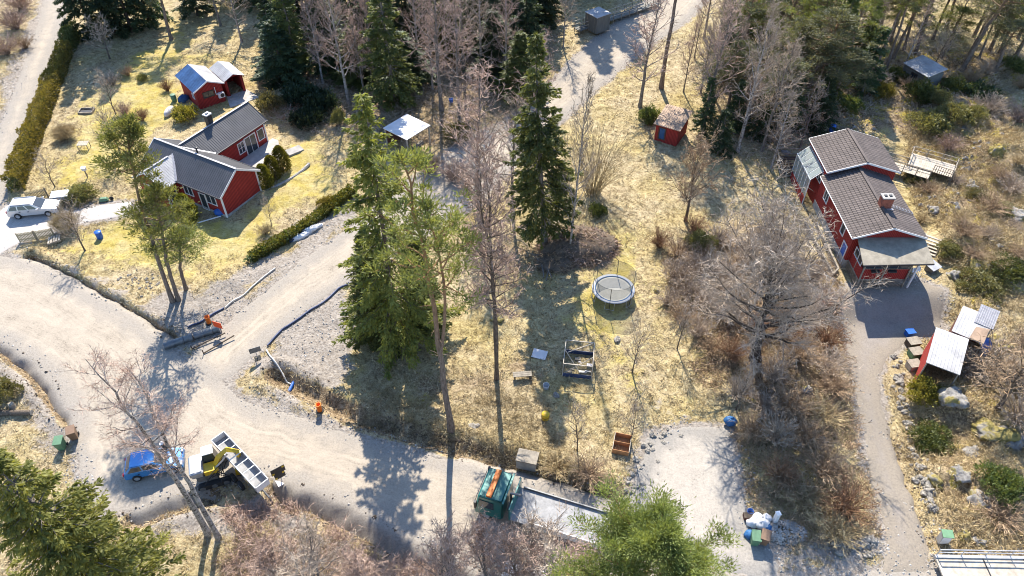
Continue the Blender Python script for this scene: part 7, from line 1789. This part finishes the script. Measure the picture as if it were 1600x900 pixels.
for px, lab in (((327, 505), 'orange marker drum behind the road sign'), ((500, 642), 'orange marker drum beside the ditch on the main road')):
    t = simple('marker_drum', lab, 'drum', px, 0, 'orange marker drums'); MB().lathe([(.2, 0), (.2, .75), (.24, .76), (.24, .82), (.17, .82), (.17, .4), (0, .4)], 16).build('drum', MAT['orange_paint'], t, True); MB().lathe([(.3, 0), (.3, .06), (.0, .06)], 14).build('base', MAT['rubber'], t)
for a, b, lab in (((256, 541), (301, 526), 'grey culvert pipe in the ditch, left one'), ((303, 525), (345, 512), 'grey culvert pipe in the ditch under the road sign')):
    p, q = G(*a, .28), G(*b, .28); d = q - p; t = thing('culvert_pipe', lab, 'pipe', p, math.atan2(d.y, d.x), 'culvert pipes')
    L = d.length; MB().lathe([(.30, 0), (.30, L - .3), (.36, L - .28), (.36, L), (.26, L), (.26, 0)], 20, axis='x', ring=True).build('pipe', MAT['steel'], t, True)
    for x in (L * .33, L * .66): MB().lathe([(.30, x - .04), (.33, x - .04), (.33, x + .04), (.30, x + .04)], 20, axis='x', ring=True).build('collar', MAT['steel'], t)
for a, b, lab in (((300, 545), (352, 520), 'rusty iron bar lying nearest the side road'), ((318, 552), (366, 524), 'rusty iron bar lying in front of the culvert pipes')):
    p, q = G(*a, .1), G(*b, .3); t = thing('iron_bar', lab, 'bar', p); MB().bar((0, 0, 0), q - p, .08, .08).build('bar', MAT['dark_wood'], t); MB().bar((0, 0, -.1), (0, 0, .4), .06).build('stake', MAT['dark_wood'], t)
def hose(name, label, pts, r, mat, off=.06):
    P = [S(*q) + Vector((0, 0, off)) for q in pts]; P = np.array([p[:] for p in P])
    k = np.linspace(0, len(P) - 1, len(P) * 5); Q = at_t(P, k / (len(P) - 1))
    Q[:, :2] += (np.stack([vnoise(k, k * 0, 1.3, 3), vnoise(k, k * 0, 1.1, 6)], 1) - .5) * .35
    Q[:, 2] = ground_z(Q[:, 0], Q[:, 1]) + off + .05
    mb = MB(); mb.tube(Q - Q[0], r, 6); o = mb.build(name, MAT[mat], None, True); o.location = Q[0]; tag(o, label, 'hose')
hose('water_hose', 'dark blue hose along the lower edge of the side road', [(556, 440), (530, 452), (500, 476), (470, 495), (440, 515), (418, 542)], .09, 'hose_blue')
hose('water_hose', 'pale hose leading from the dark blue one into the ditch', [(416, 548), (430, 570), (446, 590), (456, 604)], .07, 'hose_pale')
hose('water_hose', 'pale hose along the upper edge of the side road', [(430, 420), (400, 445), (375, 465), (350, 482)], .07, 'hose_pale')
hose('water_hose', 'dark blue hose from the pale one to the culvert pipes', [(350, 482), (330, 495), (310, 505), (292, 512)], .08, 'hose_blue')
hose('water_hose', 'pale hose in the ditch below the leaning roadside pines', [(202, 490), (225, 508), (248, 524), (262, 530)], .06, 'hose_pale')
t = simple('pipe_coupling', 'blue pipe coupling at the end of the pale hose', 'coupling', (456, 606), 1.4); MB().tube([(-.5, 0, .15), (.5, 0, .15)], .13, 10).build('coupling', MAT['blue_plastic'], t); MB().tube([(-.6, 0, .15), (-.45, 0, .15)], .17, 10).build('collar', MAT['hose_blue'], t)
for px, lab, m in (((470, 372), 'white and blue wrapped bundle beside the low hedge', 'sack_white'), ((488, 360), 'pale wrapped bundle farther up the side road', 'sack_white')):
    t = simple('wrapped_bundle', lab, 'bundle', px, math.radians(35)); lump(MB(), 1.0, .35, .3, px[0], 14, .3, (0, 0, .2)).build('wrap', MAT[m], t, True); lump(MB(), .4, .3, .25, px[0] + 1, 12, .3, (-.9, .1, .18)).build('loose_end', MAT['hose_blue'], t, True)
t = simple('bucket', 'blue bucket among the trees behind the white-roofed shelter', 'bucket', (705, 160)); MB().lathe([(.2, 0), (.28, .5), (.25, .5), (.18, .05), (0, .05)], 14).build('body', MAT['blue_plastic'], t, True); MB().tube([(-.27, 0, .48), (0, 0, .6), (.27, 0, .48)], .012, 4).build('handle', MAT['steel'], t)
t = simple('water_barrel', 'blue barrel behind the back corner of the tiled house', 'barrel', (1297, 212)); MB().lathe([(.3, .6), (.36, .8), (.36, 1.2), (.3, 1.4), (0, 1.42)], 16).build('body', MAT['blue_plastic'], t, True)
MB().box(-.4, .4, -.4, .4, 0, .6).build('stand', MAT['old_wood'], t)
t = simple('folding_table', 'white folded chairs leaning under the veranda corner', 'chair', (1430, 436), .3)
for i in range(4): MB().bar((-.4 + i * .2, 0, .05), (-.2 + i * .2, .35, 1.1), .04).build('leg', MAT['white_paint'], t)
MB().slab([(-.5, .2, .75), (.4, .2, .75), (.5, .4, 1.05), (-.4, .4, 1.05)], .04).build('seat', MAT['white_paint'], t)
t = simple('covered_crate', 'grey crate with a sheet cover beside the veranda', 'crate', (1455, 422), math.radians(30)); MB().box(-.5, .5, -.4, .4, 0, .5).build('body', MAT['steel'], t); MB().slab([(-.6, -.5, .52), (.6, -.5, .52), (.6, .5, .66), (-.6, .5, .66)], .04).build('cover', MAT['galvanised'], t)
for px, lab, m in (((1424, 540), 'brown box beside the red wall of the nearest tin shed', 'dark_wood'), ((1428, 556), 'green covered box beside the red wall of the nearest tin shed', 'bin_green'), ((1419, 525), 'blue tub above the brown box', 'blue_plastic'), ((1425, 575), 'pale box at the driveway edge below the green one', 'pale_wood')):
    t = simple('storage_box', lab, 'box', px, math.radians(10), 'boxes by the tin sheds'); q = .35 if m == 'blue_plastic' else .5
    b = MB().box(-q, q, -q * .8, q * .8, 0, .6).build('body', MAT[m], t); bevel(b, .05); MB().box(-q - .03, q + .03, -q * .8 - .03, q * .8 + .03, .6, .66).build('lid', MAT['old_wood'] if m != 'blue_plastic' else MAT[m], t)
t = simple('blue_barrel', 'blue barrel between the tin-roofed sheds', 'barrel', (1500, 545)); MB().lathe([(.28, 0), (.33, .3), (.33, .6), (.28, .9), (0, .92)], 16).build('body', MAT['blue_plastic'], t, True); MB().lathe([(.335, .44), (.345, .46), (.335, .48)], 16, ring=True).build('hoop', MAT['hose_blue'], t)
t = simple('table_top', 'lump of sheet lying against the back of the middle tin shed', 'sheet', (1540, 545), .4); MB().slab([(-.6, -.5, .1), (.6, -.5, .1), (.6, .5, .9), (-.6, .5, .9)], .05).build('sheet', MAT['blue_plastic'], t); MB().bar((.5, .4, 0), (.5, .4, .85), .06).build('prop', MAT['old_wood'], t)
# ------------------------------------------------------------------ rocks, branch pile, grass, stones: small details
def rock_material(name, stone_a, stone_b, moss):
    m, nt = newmat(name)
    c = coords(nt); g = nt.nodes.new('ShaderNodeObjectInfo')
    n = noise(nt, 2.2, 6, 0.7, c)
    col = ramp(nt, n, [(0.35, stone_a), (0.65, stone_b)])
    if moss > 0:
        mn = noise(nt, 1.1, 4, 0.6, c)
        mc = ramp(nt, noise(nt, 6, 4, 0.7, c), [(0.3, (0.11, 0.09, 0.03)), (0.7, (0.33, 0.27, 0.095))])
        col = mixc(nt, ramp(nt, mn, [(0.62 - moss, (0, 0, 0)), (0.70 - moss, (1, 1, 1))]), col, mc)
    finish(nt, col, 0.92, 0, bump(nt, n, 0.8, 0.08), 0.15)
    MAT[name] = m
rock_material('rock', (0.12, 0.108, 0.09), (0.37, 0.34, 0.295), 0.0)
rock_material('mossy_rock', (0.13, 0.12, 0.10), (0.38, 0.35, 0.30), 0.22)
rock_material('part_mossy_rock', (0.12, 0.11, 0.10), (0.36, 0.34, 0.31), 0.08)
def rock_mesh(key, seed, mat, flat=0.6, sub=4):
    bm = bmesh.new(); bmesh.ops.create_icosphere(bm, subdivisions=sub, radius=1.0)
    r = np.random.default_rng(seed); pl = unit(r.normal(size=(9, 3))); of = 0.50 + 0.3 * r.random(9)
    for v in bm.verts:
        p = np.array(v.co)
        for q, o in zip(pl, of):
            d = p @ q
            if d > o: p = p - q * (d - o) * 0.6
        k = 1 + 0.34 * (vnoise(p[0] * 2 + seed, p[1] * 2 + p[2] * 1.3, 1.4, seed) - 0.5) * 2 + 0.20 * (vnoise(p[0] * 5 + seed, p[1] * 5 + p[2] * 4, 1.7, seed + 2) - 0.5)
        p = p * k; p[2] *= flat
        v.co = p
    me = bpy.data.meshes.new(key); bm.to_mesh(me); bm.free()
    me.materials.append(MAT[mat])
    for q in me.polygons: q.use_smooth = sub > 2
    return me
RM = {m: [rock_mesh(m, 100 + i * 7 + len(m), m, .55 + .1 * i) for i in range(3)] for m in ('rock', 'mossy_rock', 'part_mossy_rock')}
BOULDERS = [  # photo pixel, half width, material, label
 ((1548,676),2.5,'mossy_rock','big boulder covered in yellow moss on the rocky knoll'),
 ((1583,690),1.5,'part_mossy_rock','half mossy boulder right below the big yellow mossy one'),
 ((1489,624),1.5,'part_mossy_rock','dark rounded boulder below the bare tree by the tin sheds'),
 ((1520,708),1.0,'rock','pale grey boulder left of the big yellow mossy one'),
 ((1462,752),1.1,'mossy_rock','yellow mossy boulder at the edge of the lower driveway'),
 ((1452,772),.7,'rock','grey boulder under the yellow mossy one at the lower driveway'),
 ((1500,742),1.1,'part_mossy_rock','flat boulder between the driveway and the green juniper'),
 ((1530,785),1.4,'part_mossy_rock','long low boulder below the green juniper'),
 ((1506,838),.8,'mossy_rock','small mossy boulder right of the utility cabinet'),
 ((1530,846),.7,'part_mossy_rock','small boulder farther right of the utility cabinet'),
 ((1575,545),.9,'mossy_rock','yellow mossy rock at the right edge beside the tin sheds'),
 ((1570,588),.8,'mossy_rock','second yellow mossy rock below the tin sheds at the right edge'),
 ((1530,424),1.5,'mossy_rock','yellow mossy outcrop above the tin sheds'),
 ((1490,432),1.2,'part_mossy_rock','outcrop beside the shaded driveway end'),
 ((1590,340),1.6,'part_mossy_rock','grey outcrop at the right edge of the rocky slope'),
 ((1515,290),1.4,'part_mossy_rock','pale outcrop in the middle of the rocky slope'),
 ((1460,330),1.0,'part_mossy_rock','low outcrop between the deck and the veranda steps'),
 ((1550,250),1.3,'mossy_rock','mossy outcrop above the rocky slope'),
 ((1510,212),1.4,'mossy_rock','mossy outcrop right of the wide olive shrub'),
 ((1285,690),.7,'part_mossy_rock','low rock in the undergrowth beside the driveway'),
 ((1262,612),.8,'part_mossy_rock','mossy rock in the middle of the overgrown slope'),
 ((1310,846),.6,'rock','grey rock at the foot of the straw-coloured bush'),
 ((1343,850),.55,'rock','grey rock at the lower left corner of the driveway'),
 ((1240,846),.45,'rock','small grey rock beside the gravel heap'),
 ((775,498),.95,'mossy_rock','yellow mossy rock at the foot of the two-stemmed bare tree'),
 ((965,532),.6,'rock','pale rock just below the trampoline'),
 ((1026,455),.45,'mossy_rock','small mossy rock right of the trampoline'),
 ((740,668),.6,'rock','flat grey rock right of the forked pine foot'),
 ((868,618),.5,'rock','flat grey rock below the grey bucket'),
 ((1228,240),.8,'part_mossy_rock','mossy rock at the corner of the timber pen'),
]
for i, (px, r, m, lab) in enumerate(BOULDERS):
    q = S(*px)
    t = thing('boulder', lab, 'rock', (q.x, q.y, q.z - r * .02), i * 1.3, 'boulders and outcrops')
    o = obj_of('stone', RM[m][i % 3], t); r *= .7; o.scale = (r, r * (.75 + .2 * ((i * 37) % 5) / 5), r * (.8 + .15 * (i % 3)))
small = [rock_mesh('stone', 300 + i, 'rock', .65, 2) for i in range(4)]
def stone_row(label, path, n, size, jit=.25, name='stone_row'):
    P = np.array([S(*q)[:] for q in path]); t = thing(name, label, 'stones', P[0]); r = np.random.default_rng(n)
    for i in range(n):
        q = at_t(P, np.array([(i + r.random() * .6) / n]))[0] + r.normal(size=3) * [jit, jit, 0]
        o = obj_of('stone', small[i % 4], t); s = size * (.55 + .8 * r.random()); o.scale = (s, s * (.7 + .5 * r.random()), s)
        o.location = Vector(q) - Vector(P[0]); o.location.z = gz(q[0], q[1]) - P[0][2] + s * .15; o.rotation_euler = (r.normal() * .3, r.normal() * .3, r.random() * 6)
stone_row('rough stone row along the right side of the driveway', [(1402,560),(1408,620),(1424,690),(1440,740),(1452,800)], 70, .27)
stone_row('scattered stones at the lower left corner of the driveway', [(1300,842),(1335,852),(1370,852)], 24, .36)
stone_row('pale stones at the lower lawn edge above the road ditch', [(200,432),(215,440),(235,446),(250,444)], 46, .12, .6)
stone_row('stones bordering the shrub bed by the paved path', [(118,318),(130,326),(148,322)], 26, .13, .3)
stone_row('stones tumbled along the left edge of the gravel parking pad', [(1050,676),(1020,700),(1000,740),(988,780)], 50, .2, .5)

def stickpile(label, px, R, Hh, n, mats):
    q = S(*px); t = thing('branch_pile', label, 'branch pile', q); r = np.random.default_rng(n)
    for k, m in enumerate(mats):
        mb = MB(); A, B = [], []
        a = r.random(n) * 6.28; rad = np.sqrt(r.random(n)) * R
        h = Hh * (1 - (rad / R) ** 2) * r.random(n)
        C = np.stack([np.cos(a) * rad * 1.25, np.sin(a) * rad * .9, h], 1)
        D = unit(np.stack([r.normal(size=n), r.normal(size=n), r.normal(size=n) * .25], 1)); L = .5 + 1.0 * r.random(n)
        ribbons(mb, C - D * L[:, None] / 2, C + D * L[:, None] / 2, np.full(n, .028), r)
        for _ in range(2):
            D2 = unit(D + r.normal(size=(n, 3)) * .6); ribbons(mb, C, C + D2 * L[:, None] * .5, np.full(n, .016), r)
        o = mb.build('brushwood', MAT[m], t); o['kind'] = 'stuff'
    lump(MB(), R * 1.15, R * .82, Hh * .85, n, 22, .12).build('heap', MAT['dark_soil'], t, True)
    for i in range(9):
        a = r.random() * 6.28; p = np.array([math.cos(a) * R * .9, math.sin(a) * R * .7, .25]); d = unit(r.normal(size=3) * [1, 1, .15])
        MB().tube([p - d * 1.4, p + [0, 0, .15], p + d * 1.4], [.06, .05, .03], 5).build('branch', MAT['bark_grey'], t)
stickpile('big pile of cut branches at the foot of the narrow dark spruce', (905, 388), 3.1, 1.9, 3200, ['twig_brown', 'twig_pink'])
stickpile('smaller shaded pile of branches left of the big one', (868, 412), 1.7, .9, 900, ['twig_brown'])

# pieces nobody could count: grass blades, loose stones, clods
def scatter(n, seed, x0=-62, x1=62, y0=20, y1=100):
    r = np.random.default_rng(seed)
    # denser near the camera, as far as single blades show
    y = y0 + (y1 - y0) * r.random(n) ** 1.35; hw = 0.74 * y + 20
    x = (r.random(n) * 2 - 1) * np.minimum(hw, 80)
    return x, y, r
def grid_lookup(arr, x, y):
    i = np.clip(((y - 8) / STEP).astype(int), 0, arr.shape[0] - 1); j = np.clip(((x + 95) / STEP).astype(int), 0, arr.shape[1] - 1)
    return arr[i, j]
ZR, ZG, ZB = [zone[:, k].reshape(GX.shape) for k in range(3)]
def grass(name, label, n, seed, mat, hl, w, kind):
    x, y, r = scatter(n, seed)
    rd = grid_lookup(rd_all, x, y); red = grid_lookup(ZR, x, y); gr = grid_lookup(ZG, x, y); bl = grid_lookup(ZB, x, y)
    cl = fbm(x, y, 0.8, 61)
    if kind == 'straw': ok = (rd < -.25) & (red < .45 + .3 * r.random(n)) & (gr < .55) & (cl > .40)
    elif kind == 'lawn': ok = (rd < -.2) & (gr > .4) & (cl > .36) & (red < .5)
    else: ok = (rd < -.25) & (bl > .3) & (cl > .35)
    for P in PADS[:2]: ok &= polydist(x, y, P) < -.2
    x, y = x[ok], y[ok]; k = len(x); z = ground_z(x, y)
    mb = MB()
    for _ in range(4):
        D = unit(np.stack([r.normal(size=k) * .7, r.normal(size=k) * .7 - .15, .25 + .6 * r.random(k)], 1))
        L = (hl[0] + (hl[1] - hl[0]) * r.random(k))
        A = np.stack([x + r.normal(size=k) * .07, y + r.normal(size=k) * .07, z - .02], 1)
        ribbons(mb, A, A + D * L[:, None], np.full(k, w), r)
    o = mb.build(name, MAT[mat]); tag(o, label, None, None, 'stuff')
twigmat('hay', (0.38, 0.285, 0.145), (0.70, 0.575, 0.35))
twigmat('lawn_blade', (0.24, 0.21, 0.07), (0.52, 0.46, 0.20))
twigmat('dead_leaf', (0.14, 0.095, 0.055), (0.40, 0.29, 0.18))
grass('dry_grass', 'pale dry grass matted over the meadow and slopes', 95000, 201, 'hay', (.14, .46), .024, 'straw')
grass('lawn_grass', 'short yellow-green grass of the lawns and the meadow path', 30000, 202, 'lawn_blade', (.08, .2), .018, 'lawn')
grass('leaf_litter', 'brown leaves and dead stalks under the trees and bushes', 30000, 203, 'dead_leaf', (.10, .32), .03, 'litter')
def stones(name, label, n, seed, mat, size, cond):
    x, y, r = scatter(n, seed); ok = cond(x, y, r)
    x, y = x[ok], y[ok]; k = len(x); z = ground_z(x, y)
    rdv = grid_lookup(rd_all, x, y); z = np.maximum(z, np.where(rdv > 0, macro(x, y) - .01, -9))
    s = size[0] + (size[1] - size[0]) * r.random(k) ** 3
    base = np.array([(1, 0, 0), (0, 1, 0), (-1, 0, 0), (0, -1, 0), (0, 0, .75), (0, 0, -.5)])
    F = np.array([(0, 1, 4), (1, 2, 4), (2, 3, 4), (3, 0, 4), (1, 0, 5), (2, 1, 5), (3, 2, 5), (0, 3, 5)])
    a = r.random(k) * 6.28; c_, s_ = np.cos(a)[:, None], np.sin(a)[:, None]
    J = base[None] * (1 + (r.random((k, 6, 3)) - .5) * .7); J = np.stack([J[..., 0] * c_ - J[..., 1] * s_, J[..., 0] * s_ + J[..., 1] * c_, J[..., 2]], -1)
    V = J * s[:, None, None] + np.stack([x, y, z + s * .25], 1)[:, None, :]
    mb = MB(); mb.add(V.reshape(-1, 3), (F[None] + (np.arange(k) * 6)[:, None, None]).reshape(-1, 3)); o = mb.build(name, MAT[mat]); tag(o, label, None, None, 'stuff')
plain('loose_stone', (0.40, 0.37, 0.33), .95, 0, .45, 2.5, .1)
stones('gravel', 'loose grey stones along the road edges and on bare ground', 90000, 301, 'loose_stone', (.025, .11), lambda x, y, r: ((np.abs(grid_lookup(rd_all, x, y) + .2) < .7 + .5 * r.random(len(x))) & (vnoise(x, y, .35, 70) > .42)) | ((grid_lookup(ZR, x, y) > .72) & (grid_lookup(rd_all, x, y) < 0) & (vnoise(x, y, .5, 71) > .45)))
def near_ditch(x, y, r):
    d = np.full(len(x), 1e9)
    for P, dd, w in DITCH_XY: d = np.minimum(d, np.abs(linedist(x, y, P) - w * .9))
    return (d < .35 + .7 * r.random(len(x)) ** 2) & (vnoise(x, y, .6, 73) > .3) & (grid_lookup(rd_all, x, y) < .1)
stones('soil_clods', 'dark clods of dug soil along the ditches', 70000, 302, 'dark_soil', (.03, .13), near_ditch)
stones('rubble', 'weathered stones strewn over the rocky slope and the overgrown bank', 40000, 303, 'rock', (.06, .38), lambda x, y, r: (grid_lookup(zone[:, 3].reshape(GX.shape), x, y) > .5) & (fbm(x, y, .6, 77) > .56) & (grid_lookup(rd_all, x, y) < -.3) & (y < 75))
q = G(1226, 832); heap = thing('gravel_heap', 'heap of grey crushed stone beside the white post', 'gravel heap', (q.x, q.y, gz(q.x, q.y)))
r_h = np.random.default_rng(9); mb = MB()
for i in range(900):
    a, b = r_h.random() * 6.28, math.sqrt(r_h.random()); s = .04 + .07 * r_h.random()
    lump(mb, s, s * .8, s * .7, i, 5, .3, (math.cos(a) * b * 1.5, math.sin(a) * b * .9, .35 * (1 - b * b)))
o = mb.build('crushed_stone', MAT['loose_stone'], heap); o['kind'] = 'stuff'
